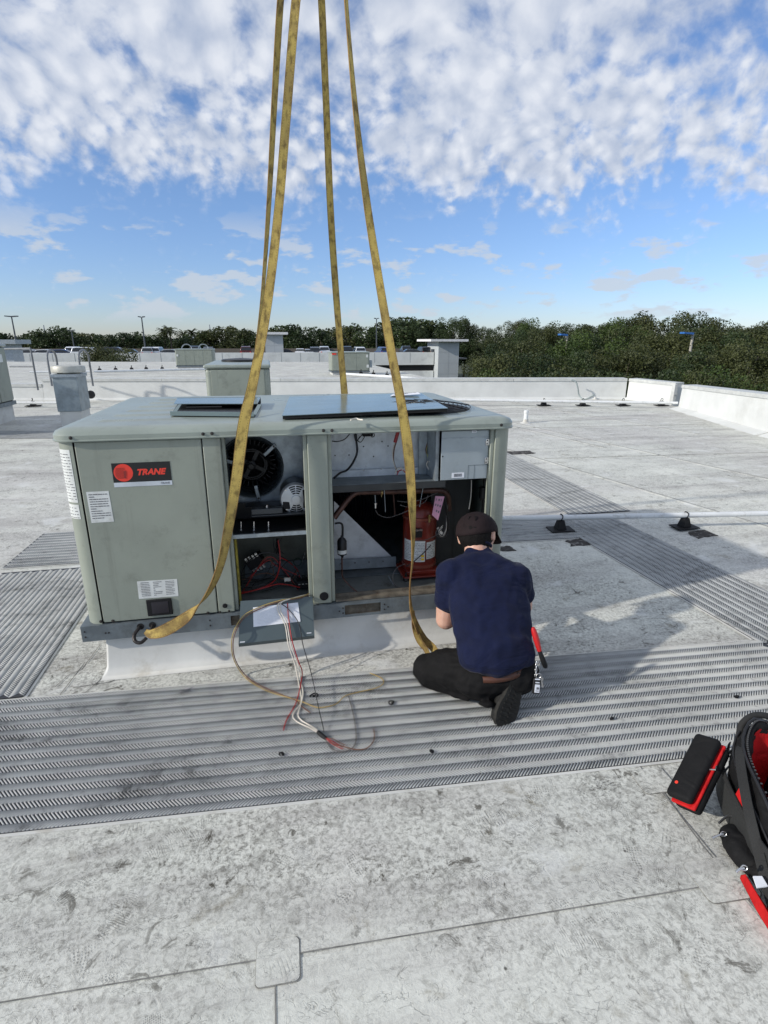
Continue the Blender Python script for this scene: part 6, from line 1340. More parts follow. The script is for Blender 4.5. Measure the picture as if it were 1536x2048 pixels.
# carrying handle and shoulder strap lying over the far end
ha_ = [wall_pt(0.55, 0.20, -0.01), wall_pt(0.45, 0.27, 0.0), wall_pt(0.1, 0.30, 0.0), wall_pt(-0.35, 0.27, 0.0), wall_pt(-0.5, 0.20, -0.01)]
m = MB(); m.tube(cr(ha_, 6), 0.012, 10); obj('carry_handle', m, web_m, bag, smooth=60)
m = MB(); pts_ = cr([wall_pt(0.8, 0.235, -0.03), wall_pt(1.2, 0.245, -0.01), wall_pt(1.6, 0.20, 0.02), wall_pt(1.9, 0.12, 0.03), wall_pt(2.1, 0.05, 0.03), wall_pt(2.3, 0.012, 0.05)], 6)
for a_, b_ in zip(pts_[:-1], pts_[1:]):
    d_ = (b_-a_).normalized(); w_ = d_.cross(Vector((-.8, -.2, .5))).normalized()*0.016; m.slab([a_-w_, b_-w_, b_+w_, a_+w_], (0.8, 0.2, -0.5), 0.005)
o = obj('shoulder_strap', m, web_m, bag)
rings = [loop(BA-.038, BB-.042, 0.205, droop=wob), loop(BA-.055, BB-.055, 0.12), loop(BA-.07, BB-.065, 0.05)]
m = MB(); vs = [p for r_ in rings for p in r_]; fs = [(i*36+k, (i+1)*36+k, (i+1)*36+(k+1) % 36, i*36+(k+1) % 36) for i in range(2) for k in range(36)]; fs.append(tuple(72+k for k in range(36)))
m.add(vs, fs); o = obj('lining', m, bag_red, bag, smooth=80)
for (u, v, w_, dpt, h_, rz, mt, nm) in ((-0.14, 0.05, 0.10, 0.028, 0.14, 0.2, bag_red, 'pocket'), (0.0, 0.06, 0.09, 0.028, 0.15, -0.1, bag_m, 'pocket'), (0.13, 0.03, 0.08, 0.028, 0.16, 0.3, bag_m, 'pocket'), (-0.05, 0.0, 0.13, 0.018, 0.12, 0.1, bag_m, 'divider'), (-0.19, 0.0, 0.02, 0.08, 0.13, 0.1, bag_red, 'pocket'), (0.05, 0.0, 0.10, 0.02, 0.14, 0.4, bag_red, 'divider'), (0.19, 0.0, 0.02, 0.09, 0.15, 0.2, bag_m, 'divider'), (-0.1, 0.09, 0.12, 0.018, 0.16, 0.0, bag_m, 'pocket')):
    q = bagpt(u, v, 0.05); m = MB(); m.box(-w_/2, w_/2, -dpt/2, dpt/2, 0, h_, 0, Matrix.Translation(q) @ Matrix.Rotation(BR+rz, 4, 'Z') @ Matrix.Rotation(R(8), 4, 'X')); o = obj(nm, m, mt, bag, bevel=0.009, seg=3)
    m = MB(); m.box(-w_/2-.002, w_/2+.002, -dpt/2-.002, dpt/2+.002, h_-0.016, h_-0.006, 0, Matrix.Translation(q) @ Matrix.Rotation(BR+rz, 4, 'Z') @ Matrix.Rotation(R(8), 4, 'X')); obj('binding', m, web_m, o, bevel=0.002)
rgt = random.Random(4)
for i, (u, v, mt, lb) in enumerate(((-0.02, 0.04, tool_green, 'green handled screwdriver inside the open tool bag'), (0.10, -0.02, tool_orange, 'orange handled tool inside the open tool bag'), (-0.10, 0.02, tool_blue, 'blue handled tool inside the open tool bag'), (0.04, -0.05, black_rubber, 'black handled tool inside the open tool bag'), (-0.16, -0.04, red_plastic, 'red handled tool inside the open tool bag'))):
    q = bagpt(u, v, 0.08); d_ = Vector((rgt.uniform(-.5, .5), rgt.uniform(-.5, .5), 0.9)).normalized()
    t = thing('screwdriver', lb, 'screwdriver', tuple(q)); m = MB(); m.tube([q, q+d_*0.08], 0.003, 6); obj('shaft', m, bright_metal, t)
    m = MB(); m.tube([q+d_*0.07, q+d_*0.085, q+d_*0.12, q+d_*0.15, q+d_*0.165], [0.007, 0.013, 0.011, 0.014, 0.006], 8); obj('handle', m, mt, t, smooth=60)
# zip pulls
for pts_, nm in ((((1425, 1505), (1455, 1495), (1478, 1489), (1500, 1484)), 'zip_pull'), (((1424, 1676), (1436, 1671), (1447, 1668)), 'zip_pull'), (((1472, 1744), (1480, 1738), (1488, 1736)), 'zip_pull')):
    Yq = {1425: 1.47, 1424: 1.18, 1472: 1.02}[pts_[0][0]]; pq_ = [P(x, y, Yq) for x, y in pts_]
    m = MB(); m.tube(pq_, 0.0035, 6); c_ = pq_[-1]; m.tube([c_+RT*0.010*math.cos(x)+UP*0.008*math.sin(x) for x in np.linspace(0, 2*PI, 11)], 0.002, 6, cap=False); obj(nm, m, bright_metal, bag, smooth=60)
q0, q1 = P(1449, 1512, 1.465), P(1480, 1492, 1.465); dv = (q1-q0).normalized(); up_ = UP*0.007
m = MB(); m.slab([q0-up_, q1-up_, q1+up_, q0+up_], FW, 0.003); obj('pull_tab', m, bag_grey, bag)
# front flap fallen open towards the camera: black zipped pocket with a red edge
m = MB(); fo_ = [(1424, 1668), (1446, 1655), (1480, 1668), (1545, 1700), (1620, 1745), (1600, 1830), (1540, 1800), (1500, 1765), (1466, 1738), (1436, 1700)]
lo_ = [G(x, y, 0.006) for x, y in fo_]; cf = sum(lo_, Vector())/len(lo_); k = len(fo_)
hi_ = [Vector((p_.x, p_.y, 0))+(Vector((cf.x, cf.y, 0))-Vector((p_.x, p_.y, 0)))*0.10+Vector((0, 0, 0.060)) for p_ in lo_]; h2_ = [Vector((p_.x, p_.y, 0))+(Vector((cf.x, cf.y, 0))-Vector((p_.x, p_.y, 0)))*0.35+Vector((0, 0, 0.078)) for p_ in lo_]
m.add(lo_+hi_+h2_, [(i, (i+1) % k, (i+1) % k+k, i+k) for i in range(k)]+[(i+k, (i+1) % k+k, (i+1) % k+2*k, i+2*k) for i in range(k)]+[tuple(range(2*k, 3*k)), tuple(range(k))[::-1]])
o = obj('front_flap', m, bag_m, bag, smooth=80); ss = o.modifiers.new('s', 'SUBSURF'); ss.levels = ss.render_levels = 3; d = o.modifiers.new('d', 'DISPLACE'); d.texture = tx; d.strength = 0.03; d.texture_coords = 'LOCAL'
m = MB(); m.tube(cr([hi_[0]+Vector((0, 0, .006)), hi_[1]+Vector((0, 0, .012)), hi_[2]+Vector((0, 0, .014)), hi_[3]+Vector((0, 0, .014)), hi_[4]+Vector((0, 0, .01))], 6), 0.004, 8); obj('flap_zip', m, mat('zip teeth', (0.10, 0.10, 0.10), 0.3, 0.6), bag, smooth=60)
m = MB(); m.slab([G(1480, 1748, 0.03), G(1492, 1746, 0.05), G(1545, 1835, 0.05), G(1590, 1890, 0.05), G(1560, 1888, 0.02), G(1515, 1815, 0.02)], (0, 0, -1), 0.018); obj('red_edge', m, bag_red, bag, bevel=0.006, seg=3)
m = MB(); m.slab([G(1506, 1752, 0.085), G(1524, 1752, 0.085), G(1536, 1772, 0.08), G(1514, 1775, 0.08)], (0, 0, -1), 0.004); obj('care_label', m, paper, bag)
# small case strapped on the side
cq_ = [P(1386, 1464, 1.50), P(1432, 1478, 1.41), P(1392, 1612, 1.27), P(1338, 1590, 1.35)]
cex = (cq_[1]-cq_[0]+cq_[2]-cq_[3]).normalized(); cey = (cq_[0]-cq_[3]+cq_[1]-cq_[2]).normalized(); cey = (cey-cex*cey.dot(cex)).normalized(); cez = cex.cross(cey)
cW, cH = ((cq_[1]-cq_[0]).length+(cq_[2]-cq_[3]).length)/4, ((cq_[0]-cq_[3]).length+(cq_[1]-cq_[2]).length)/4
cM = Matrix((cex, cey, cez)).transposed().to_4x4(); cM.translation = sum(cq_, Vector())/4
case = thing('zip_case', 'small black hard zip case with red trim leaning on the tool bag', 'case', tuple(cM.translation))
m = MB(); m.box(-cW, cW, -cH, cH, -0.022, 0.012, 0, cM); obj('shell', m, bag_m, case, bevel=0.018, seg=5)
m = MB(); m.box(-cW+0.012, cW+0.006, -cH-0.006, cH-0.004, -0.034, -0.0222, 0, cM); obj('zip_band', m, bag_red, case, bevel=0.005, seg=3)
m = MB(); m.box(-cW+0.012, cW+0.012, -cH-0.004, cH-0.006, -0.070, -0.0342, 0, cM); obj('shell', m, bag_m, case, bevel=0.016, seg=4)
m = MB(); m.lathe([(0.006, 0.0), (0.006, 0.0012), (0.0001, 0.0014)], (0, 0, 0), 'z', 14); m.v = [tuple(cM @ (Vector(v)+Vector((-cW*0.45, -cH*0.62, 0.0121)))) for v in m.v]; obj('emblem', m, logo_red, case)
m = MB(); m.tube([cM @ Vector(p_) for p_ in ((cW+0.004, cH*0.35, -0.028), (cW+0.012, cH*0.2, -0.02), (cW-0.01, cH*0.12, -0.015))], 0.003, 6); obj('zip_pull', m, bright_metal, case, smooth=60)

# ------------------------------------------------------------------ other rooftop equipment
rail_m = mat('rail steel', (0.17, 0.18, 0.19), 0.5, 0.3)
def simple_unit(label, cx_, cy_, w, d, h, z0, npan=4, side='front', paint=unit_paint, group=None, curb_h=0.22):
    root = thing('rooftop_unit', label, 'air conditioner', (cx_, cy_, 0), group)
    m = MB(); m.box(cx_-w/2+0.06, cx_+w/2-0.06, cy_-d/2+0.06, cy_+d/2-0.06, 0, curb_h); obj('curb', m, flash_white, root)
    m = MB(); m.box(cx_-w/2, cx_+w/2, cy_-d/2, cy_+d/2, curb_h, curb_h+0.08); obj('base_rail', m, galv_dull, root)
    m = MB(); m.box(cx_-w/2+0.012, cx_+w/2-0.012, cy_-d/2+0.012, cy_+d/2-0.012, curb_h+0.081, z0+h-0.06); obj('frame', m, paint, root, bevel=0.05, seg=4)
    m = MB(); m.box(cx_-w/2-0.012, cx_+w/2+0.012, cy_-d/2-0.012, cy_+d/2+0.012, z0+h-0.059, z0+h); obj('lid', m, top_paint, root, bevel=0.03, seg=4)
    xs_ = np.linspace(cx_-w/2+0.08, cx_+w/2-0.08, npan+1)
    for i in range(npan):
        m = MB(); m.box(xs_[i]+0.012, xs_[i+1]-0.012, cy_-d/2+0.004, cy_-d/2+0.0118, curb_h+0.10, z0+h-0.075); obj('panel', m, paint, root, bevel=0.003)
    ys_ = np.linspace(cy_-d/2+0.08, cy_+d/2-0.08, max(2, int(d/0.6))+1)
    for sx in (-1, 1):
        for i in range(len(ys_)-1):
            m = MB(); a = cx_+sx*(w/2-0.0118); b_ = cx_+sx*(w/2-0.004); m.box(min(a, b_), max(a, b_), ys_[i]+0.012, ys_[i+1]-0.012, curb_h+0.10, z0+h-0.075); obj('panel', m, paint, root, bevel=0.003)
    return root
cA = P(410, 760, 8.9); cB = P(541, 760, 8.9); wN = cB.x-cA.x
uN = simple_unit('square grey green rooftop unit standing behind the open one', (cA.x+cB.x)/2, 8.9+1.05, wN, 2.1, 1.08, 0.22, 1)
q = ((cA.x+cB.x)/2, 10.3); m = MB(); m.lathe([(0.33, 1.302), (0.33, 1.33), (0.30, 1.34), (0.0001, 1.36)], (q[0], q[1], 0), 'z', 32); obj('fan_guard', m, black_metal, uN, smooth=40)
xw = (cA.x+cB.x)/2+wN/2-0.0035; m = MB(); m.box(xw, xw+0.002, 9.35, 9.75, 0.80, 1.08); obj('rating_label', m, sticker, uN)
f1 = G(391, 739); fu = simple_unit('small distant rooftop unit with open louvred end, left of the middle on the far roof', f1.x, f1.y+0.8, 2.15, 1.5, 1.05, 0.12, 4, curb_h=0.15)
for s_ in (-0.45, 0.5):
    m = MB(); m.tube([Vector((f1.x+s_+0.28*math.cos(a), f1.y+0.6, 1.17+0.26*math.sin(a))) for a in np.linspace(0, PI, 9)], 0.03, 6); obj('lifting_loop', m, galv, fu, smooth=60)
m = MB(); m.box(f1.x-1.0, f1.x-0.9, f1.y+0.8-0.762, f1.y+0.8-0.752, 0.75, 0.87); obj('rating_label', m, sticker, fu)
f2_ = G(702, 750); fu2 = simple_unit('small distant rooftop unit right of the back right sling on the far roof', f2_.x, f2_.y+0.7, 1.95, 1.35, 1.02, 0.10, 3, curb_h=0.12)
m = MB(); m.box(f2_.x+0.78, f2_.x+0.88, f2_.y+0.008, f2_.y+0.016, 0.85, 0.98); m.box(f2_.x+0.80, f2_.x+0.92, f2_.y+0.008, f2_.y+0.016, 0.35, 0.5); obj('rating_label', m, sticker, fu2)
m = MB(); m.box(f2_.x-0.93, f2_.x-0.72, f2_.y+0.008, f2_.y+0.016, 0.98, 1.05); obj('badge', m, logo_red, fu2)
m = MB(); m.box(f2_.x+0.99, f2_.x+1.12, f2_.y+0.2, f2_.y+0.5, 0.35, 0.7); obj('disconnect_box', m, galv, fu2)
# dark grey unit cut by the left edge
lr = P(28, 780, 13.4); lz = P(14, 688, 13.0).z
ul = simple_unit('grey rooftop unit cut off by the left edge of the picture', lr.x-1.3, 12.15, 2.6, 2.5, lz-0.35, 0.35, 3, curb_h=0.33)
m = MB(); m.box(lr.x-0.0035, lr.x-0.0015, 12.9, 13.15, lz-0.36, lz-0.2); obj('rating_label', m, sticker, ul)
m = MB(); m.box(lr.x-0.0035, lr.x-0.0015, 12.6, 12.75, 0.65, 1.1); obj('warning_label', m, sticker, ul)

# square vent with mushroom cap
vq = G(118, 858); vx0 = P(112, 800, vq.y); vw = 0.50
v = thing('roof_vent', 'square galvanised vent duct with round cap behind the left end of the unit', 'vent', (vq.x+vw/2, vq.y+vw/2, 0))
vY0 = vq.y; vX0 = P(115, 820, vY0).x; vX1 = P(163, 820, vY0).x; dep = 0.60
m = MB(); m.box(vX0+0.02, vX1-0.02, vY0+0.02, vY0+dep-0.02, 0.0, 0.33); m.box(vX0-0.05, vX1+0.05, vY0-0.05, vY0+dep+0.05, 0.0005, 0.012); obj('curb', m, flash_white, v, bevel=0.01)
m = MB(); m.box(vX0, vX1, vY0, vY0+dep, 0.33, 0.97); obj('duct', m, duct, v, bevel=0.005)
m = MB(); m.box(vX0-0.02, vX1+0.02, vY0-0.02, vY0+dep+0.02, 0.97, 1.03); obj('collar', m, galv, v, bevel=0.005)
m = MB(); cc_ = ((vX0+vX1)/2, vY0+dep/2, 0); m.lathe([(0.20, 1.031), (0.20, 1.05), (0.285, 1.052), (0.30, 1.06), (0.30, 1.15), (0.285, 1.175), (0.22, 1.185), (0.0001, 1.20)], cc_, 'z', 36); obj('cap', m, mat('vent cap', (0.42, 0.42, 0.38), 0.5, 0.2), v, smooth=40)
# roof ladder rails
def hoop(xa, xb, top, base, Y, label):
    r0, r1 = P(xa, base, Y), P(xb, base, Y+0.9)
    t = thing('ladder_rail', label, 'handrail', tuple(r0)); zt = P((xa+xb)/2, top, Y+0.4).z; hgt = zt
    m = MB(); pts = [r0, Vector((r0.x, r0.y, zt-0.2))]+[Vector((r0.x+(r1.x-r0.x)*(0.5-0.5*math.cos(a)), r0.y+(r1.y-r0.y)*(0.5-0.5*math.cos(a)), zt-0.2+0.2*math.sin(a))) for a in np.linspace(0.3, PI-0.3, 7)]+[Vector((r1.x, r1.y, zt-0.2)), r1]
    m.tube(pts, 0.026, 10); obj('hoop', m, rail_m, t, smooth=60); return t
hoop(104, 122, 700, 772, 15.9, 'left curved pipe hoop of the roof ladder behind the vent cap')
hoop(166, 186, 700, 772, 15.9, 'right curved pipe hoop of the roof ladder behind the vent')
t = thing('guard_rail', 'square grey pipe guard rail beside the unit at the left edge', 'handrail', tuple(P(60, 770, 16.2)))
rr_ = [P(5, 698, 17.0), P(61, 697, 16.2), P(74, 773, 16.2)]
m = MB(); m.tube([rr_[0], rr_[1]], 0.025, 8); m.tube([P(20, 733, 17.0), P(67, 733, 16.2)], 0.02, 8); obj('top_rail', m, rail_m, t, smooth=60)
m = MB(); m.tube([rr_[1], Vector((rr_[1].x, rr_[1].y, 0.4))], 0.025, 8); obj('post', m, rail_m, t, smooth=60)
q = P(182, 789, 16.6); m = MB(); m.lathe([(0.11, 0), (0.11, -0.04), (0.09, -0.06), (0.0001, -0.065)], q, 'y', 20); tag(obj('drain_outlet', m, black_metal, smooth=40), 'round black outlet on the face of the low parapet right of the vent', 'drain')

# ------------------------------------------------------------------ parking garage with towers
GY = 90.0
gz = lambda px_, py_, Y=GY: P(px_, py_, Y)
gar = thing('parking_garage', 'long pale parking garage with cars on its top deck across the background', 'parking garage', tuple(Vector((0, GY, -8.5))))
gl = gz(-400, 706).x; gr = gz(868, 706).x; gtop = gz(400, 705.5).z
m = MB(); m.box(gl, gr, GY, GY+0.35, gtop-1.65, gtop); obj('parapet_band', m, concrete, gar)
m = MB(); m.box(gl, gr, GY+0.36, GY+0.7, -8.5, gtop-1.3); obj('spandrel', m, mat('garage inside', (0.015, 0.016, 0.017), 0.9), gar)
# openings band: columns between dark openings
zo = gtop-1.65
xw = gl
while xw < gr-3:
    if xw < gz(120, 720).x:
        m = MB(); m.box(xw, xw+0.9, GY, GY+0.35, zo-1.0, zo-0.002); obj('column', m, concrete, gar)
        xw += 3.6
    else: break
xo0, xo1 = gz(752, 735).x, gz(869, 735).x
m = MB(); m.box(xw, xo0, GY, GY+0.35, zo-1.5, zo-0.002); m.box(xo0-0.001, xo0+2.6, GY+0.001, GY+0.34, zo-0.75, zo-0.003) if False else None; obj('wall_panel', m, concrete, gar)
zz0, zz1 = gz(800, 730).z, gz(800, 742).z
m = MB(); m.box(xo0, gr, GY+0.002, GY+0.35, zz0, zo-0.002) if zz0 < zo else None; m.box(xo0, gr, GY, GY+0.35, -8.5, zz1); m.box(gl, xo0-0.001, GY+0.001, GY+0.35, -8.5, zo-1.502); m.box(xo1, gr, GY+0.003, GY+0.35, zz1+0.002, min(zz0, zo)-0.002) if xo1 < gr-0.01 else None
obj('wall_panel', m, concrete, gar)
m = MB(); m.box(gl, gr+6, GY+0.71, GY+46, gtop-1.15, gtop-0.95); obj('top_deck', m, asphalt, gar)
m = MB(); m.box(gl, gr+6, GY+46, GY+46.3, -8.5, gtop); obj('back_parapet', m, mat('brown wall', (0.13, 0.11, 0.09), 0.8), gar)
for i in range(28):
    xx = gl+4+i*(gr-gl-8)/27; m = MB(); m.box(xx-0.03, xx+0.03, GY-0.012, GY-0.001, gtop-1.6, gtop-0.05); obj('joint', m, mat('joint grey', (0.33, 0.34, 0.33), 0.8), gar)
def tower(pxs, Y, capy, label, dep=4.5, cap_over=0.9, face='r'):
    x0, x1 = pxs; a, b_ = P(x0, 700, Y), P(x1, 700, Y); top_ = P((x0+x1)/2, capy, Y).z
    t = thing('stair_tower', label, 'tower', (a.x, Y, -8.5))
    m = MB(); m.box(a.x, b_.x, Y, Y+dep, -8.5, top_-0.001); obj('wall', m, tower_paint, t)
    m = MB(); m.box(a.x-cap_over*1.3, b_.x+cap_over, Y-cap_over*0.8, Y+dep+cap_over, top_, top_+0.35); obj('roof_slab', m, mat('white slab', (0.7, 0.7, 0.7), 0.6), t)
    m = MB()
    for zz in np.arange(top_-1.6, -8, -1.7): m.box(a.x, b_.x, Y-0.012, Y-0.002, zz-0.03, zz)
    m.box((a.x*0.5+b_.x*0.5)-0.02, (a.x*0.5+b_.x*0.5)+0.02, Y-0.014, Y-0.0125, -8, top_-0.05); obj('joint', m, mat('tower joint', (0.36, 0.38, 0.39), 0.7), t)
    return t, a, b_, top_
t, a, b_, tp = tower((877, 918), 88, 683, 'white stair tower with flat overhanging roof left of the woods', dep=6.5, cap_over=1.2)
m = MB(); m.box(a.x-0.25, a.x-0.002, 90.2, 91.4, tp-2.2, tp-1.2); obj('fixture', m, lamp_grey, t)
tower((531, 567), 92, 669, 'pale stair tower with flat roof behind the left slings', dep=4, cap_over=0.8)
# low buildings far off
def bldg(px0, px1, top, Y, label, dep=12):
    a, b_ = P(px0, top, Y), P(px1, top, Y); t = thing('building', label, 'building', (a.x, Y, -8.5))
    m = MB(); m.box(a.x, b_.x, Y, Y+dep, -8.5, a.z-0.5); obj('wall', m, mat('far building', (0.50, 0.53, 0.55), 0.7), t)
    m = MB(); m.box(a.x-0.8, b_.x+0.8, Y-0.8, Y+dep+0.8, a.z-0.5, a.z); obj('roof', m, mat('far roof', (0.36, 0.40, 0.42), 0.6), t)
bldg(331, 378, 677, 170, 'small white building between the distant trees below the palms')
bldg(-60, 20, 679, 75, 'low pale building with flat roof at the far left behind the garage', 3)
bldg(378, 420, 673, 175, 'second far white building partly hidden by trees right of the palms')
# steel transmission masts, faint
def mast(px_, top, Y, label):
    a = P(px_, top, Y); t = thing('radio_mast', label, 'mast', (a.x, a.y, -8.5)); m = MB()
    for dx, dy in ((-0.9, 0), (0.9, 0), (0, 0.9)): m.tube([Vector((a.x+dx, a.y+dy, -8.5)), a], 0.22, 5)
    obj('legs', m, mat('mast grey', (0.3, 0.33, 0.36), 0.6), t); m = MB()
    for i in range(9): zz = -8+(a.z+8)*i/9; k_ = 1-(zz+8.5)/(a.z+8.5); m.tube([Vector((a.x-0.9*k_, a.y, zz)), Vector((a.x+0.9*k_, a.y, zz+1))], 0.12, 4)
    obj('braces', m, MATS['mast grey'], t)
mast(87, 650, 330, 'faint lattice mast above the trees at the far left'); mast(419, 649, 330, 'faint lattice mast above the trees right of the palms')

# cars
def car_proto(name, label, kind, col, cname):
    r_ = thing(name, label, 'car', (0, 0, 0), 'cars parked on the garage roof')
    pm = mat(cname, col, 0.25, 0.2, var=0.02, coat=0.6); gm = mat('car glass', (0.02, 0.025, 0.03), 0.08, 0.0)
    L, W, H = {'sedan': (4.6, 1.8, 1.42), 'suv': (4.7, 1.9, 1.75), 'pickup': (5.4, 1.95, 1.85)}[kind]
    if kind == 'sedan': prof_ = [(-.5, .30), (-.5, .55), (-.47, .66), (-.30, .68), (.18, .66), (.36, .62), (.48, .52), (.5, .40), (.5, .22), (-.5, .22)]; cab = [(-.40, .67), (-.28, .97), (-.05, 1.0), (.06, .97), (.22, .66)]
    elif kind == 'suv': prof_ = [(-.5, .30), (-.5, .60), (-.48, .62), (.20, .60), (.40, .56), (.49, .48), (.5, .22), (-.5, .22)]; cab = [(-.485, .60), (-.45, .95), (-.36, 1.0), (.05, 1.0), (.12, .96), (.25, .60)]
    else: prof_ = [(-.5, .30), (-.5, .60), (-.08, .60), (.24, .60), (.46, .57), (.5, .50), (.5, .25), (-.5, .25)]; cab = [(-.12, .60), (-.09, .97), (.0, 1.0), (.10, .97), (.22, .60)]
    def extr(pr_, w0, w1, z_=1.0):
        n = len(pr_); m = MB(); zmid = pr_[0][1]
        vs = [(x*L, -(w0 if z <= .62 else w1)/2, z*H) for x, z in pr_]+[(x*L, (w0 if z <= .62 else w1)/2, z*H) for x, z in pr_]
        m.add(vs, [tuple(range(n)), tuple(range(2*n-1, n-1, -1))]+[(i, i+n, (i+1) % n+n, (i+1) % n) for i in range(n)]); return m
    obj('body', extr(prof_, W, W*0.96), pm, r_, bevel=0.06, seg=3)
    cb = extr(cab, W*0.92, W*0.72); cbo = obj('cabin', cb, pm, r_, bevel=0.05, seg=3)
    g_ = MB(); inset = [(x*0.9+np.mean([c_[0] for c_ in cab])*0.1, .63+(z-.60)*0.80 if z > .7 else z+.03) for x, z in cab]
    n = len(inset)
    for s_ in (-1, 1):
        vs = [(x*L, s_*(W*0.92-(z-.6)*W*0.5)/2+s_*0.012, z*H) for x, z in inset]; g_.add(vs, [tuple(range(n))])
    for (xa, za), (xb, zb__) in ((cab[0], cab[1]), (cab[-1], cab[-2])):
        sgn = -0.012 if xa < 0 else 0.012
        g_.add([((xa+(xb-xa)*0.18)*L+sgn*2, s_*W*0.40, (za+(zb__-za)*0.18)*H+0.01) for s_ in (-1, 1)]+[((xa+(xb-xa)*0.85)*L+sgn*2, s_*W*0.33, (za+(zb__-za)*0.85)*H+0.01) for s_ in (1, -1)], [(0, 1, 2, 3)])
    obj('window', g_, gm, r_)
    for sx in (-.32, .31):
        for s_ in (-1, 1):
            m = MB(); m.lathe([(0.33, -0.1), (0.33, 0.1)], (sx*L, s_*(W/2-0.08), 0.33), 'y', 16); wh = obj('wheel', m, black_rubber, r_, smooth=40)
            m = MB(); m.lathe([(0.2, 0), (0.2, s_*0.11), (0.0001, s_*0.11)], (sx*L, s_*(W/2-0.08), 0.33), 'y', 10); obj('rim', m, bright_metal, wh)
    for s_ in (-1, 1):
        m = MB(); m.box(0.493*L, 0.503*L, s_*W*0.30-0.15, s_*W*0.30+0.15, 0.42*H, 0.50*H); obj('headlight', m, paper, r_)
        m = MB(); m.box(-0.503*L, -0.493*L, s_*W*0.36-0.1, s_*W*0.36+0.1, 0.45*H, 0.56*H); obj('tail_light', m, logo_red, r_)
    return r_
cols = {'white': (0.7, 0.72, 0.74), 'black': (0.012, 0.012, 0.014), 'silver': (0.36, 0.38, 0.40), 'blue': (0.02, 0.06, 0.20), 'grey': (0.09, 0.10, 0.11), 'maroon': (0.10, 0.012, 0.012)}
def L_(col, kind, where): return '%s %s parked %s' % (col, {'sedan': 'car', 'suv': 'sport utility car', 'pickup': 'pickup truck'}[kind], where)
car_spots = [(28, 'white', 'sedan', 0, 'at the far left beyond the guard rail'), (63, 'silver', 'sedan', 0, 'between the guard rail and the first ladder hoop'), (95, 'white', 'sedan', 0, 'left of the first ladder hoop'), (128, 'blue', 'sedan', 0, 'above the cap of the square vent'), (150, 'white', 'suv', 1, 'beside the short lamp post'), (178, 'white', 'suv', 0, 'behind the second ladder hoop'), (206, 'grey', 'sedan', 0, 'above the green bush'),
    (232, 'black', 'suv', 0, 'right of the green bush top'), (262, 'grey', 'sedan', 0, 'left of the second lamp post'), (300, 'silver', 'suv', 1, 'just right of the second lamp post'), (315, 'white', 'suv', 1, 'below the white distant building'), (345, 'silver', 'sedan', 0, 'left of the small far rooftop unit'), (391, 'black', 'pickup', 1, 'above the left part of the small far rooftop unit'), (418, 'black', 'suv', 1, 'above the right part of the small far rooftop unit'), (492, 'maroon', 'pickup', 1, 'left of the slings'),
    (574, 'black', 'sedan', 0, 'right of the pale stair tower'), (600, 'white', 'sedan', 1, 'second to the right of the pale stair tower'), (618, 'white', 'sedan', 1, 'third to the right of the pale stair tower'), (628, 'grey', 'suv', 1, 'left of the white one near the middle sling'), (648, 'white', 'pickup', 1, 'just left of the middle sling'), (660, 'black', 'sedan', 0, 'behind the middle sling'), (694, 'black', 'pickup', 1, 'just right of the middle sling'), (717, 'white', 'suv', 1, 'above the second small far unit'), (765, 'blue', 'suv', 1, 'behind the right sling'),
    (812, 'black', 'pickup', 1, 'left of the white stair tower'), (828, 'grey', 'sedan', 0, 'between two dark ones near the white stair tower'), (846, 'black', 'suv', 1, 'nearest to the white stair tower')]
protos = {}
first = True
for i, (px_, c_, kind, end, where) in enumerate(car_spots):
    key = (c_, kind); Yc = GY+2.6+random.uniform(0, 1.2)+(0 if i % 4 else 6)
    q = P(px_, 700, Yc); rz = (PI/2 if end else 0)+random.uniform(-.06, .06); lb = L_(c_, kind, where)
    if end: Yc += 1.6; q = P(px_, 700, Yc)
    loc = (q.x, Yc, gtop-0.95)
    if key not in protos:
        o = car_proto('parked_car', lb, kind, cols[c_], 'car paint '+c_); protos[key] = o; o.location = loc; o.rotation_euler = (0, 0, rz); o.scale = (1.0,)*3
    else: dup(protos[key], loc, rz, None, lb)

# lamp posts
def lamp(px_, top, Y, base, label, head_m=lamp_grey, pole_m=lamp_grey, arm=1, w=1.6, r=0.11):
    a = P(px_, top, Y); b_ = Vector((a.x, a.y, base)); t = thing('lamp_post', label, 'lamp post', tuple(b_))
    m = MB(); m.tube([b_, a], [r*1.4, r*0.8], 8); obj('pole', m, pole_m, t, smooth=60)
    for s_ in ((-1, 1) if arm == 2 else (arm,)):
        m = MB(); m.add([(a.x+s_*0.1, a.y-0.25, a.z-0.05), (a.x+s_*w, a.y-0.3, a.z+0.02), (a.x+s_*w, a.y+0.3, a.z+0.02), (a.x+s_*0.1, a.y+0.25, a.z-0.05), (a.x+s_*0.1, a.y-0.25, a.z+0.12), (a.x+s_*w, a.y-0.3, a.z+0.16), (a.x+s_*w, a.y+0.3, a.z+0.16), (a.x+s_*0.1, a.y+0.25, a.z+0.12)], ((0,3,2,1),(4,5,6,7),(0,1,5,4),(1,2,6,5),(2,3,7,6),(3,0,4,7))); obj('lamp_head', m, head_m, t)
lamp(23, 633.5, 96, gtop-1, 'tall lamp post at the far left with two heads', arm=2, w=0.85)
lamp(143, 661, 125, gtop-1, 'short distant lamp post above the square vent', arm=2, w=0.6)
lamp(283, 634.5, 100, gtop-1, 'tall lamp post left of the palms with double head', arm=2, w=0.5)
lamp(753, 637.5, 112, gtop-1, 'tall lamp post beside the right front sling', arm=2, w=0.45)
lamp(1135, 671, 48, -8.5, 'left one of the two lamp posts in the woods, head coloured by reflected sky', lamp_sky_tint, pole_concrete, arm=-1, w=0.8, r=0.10)
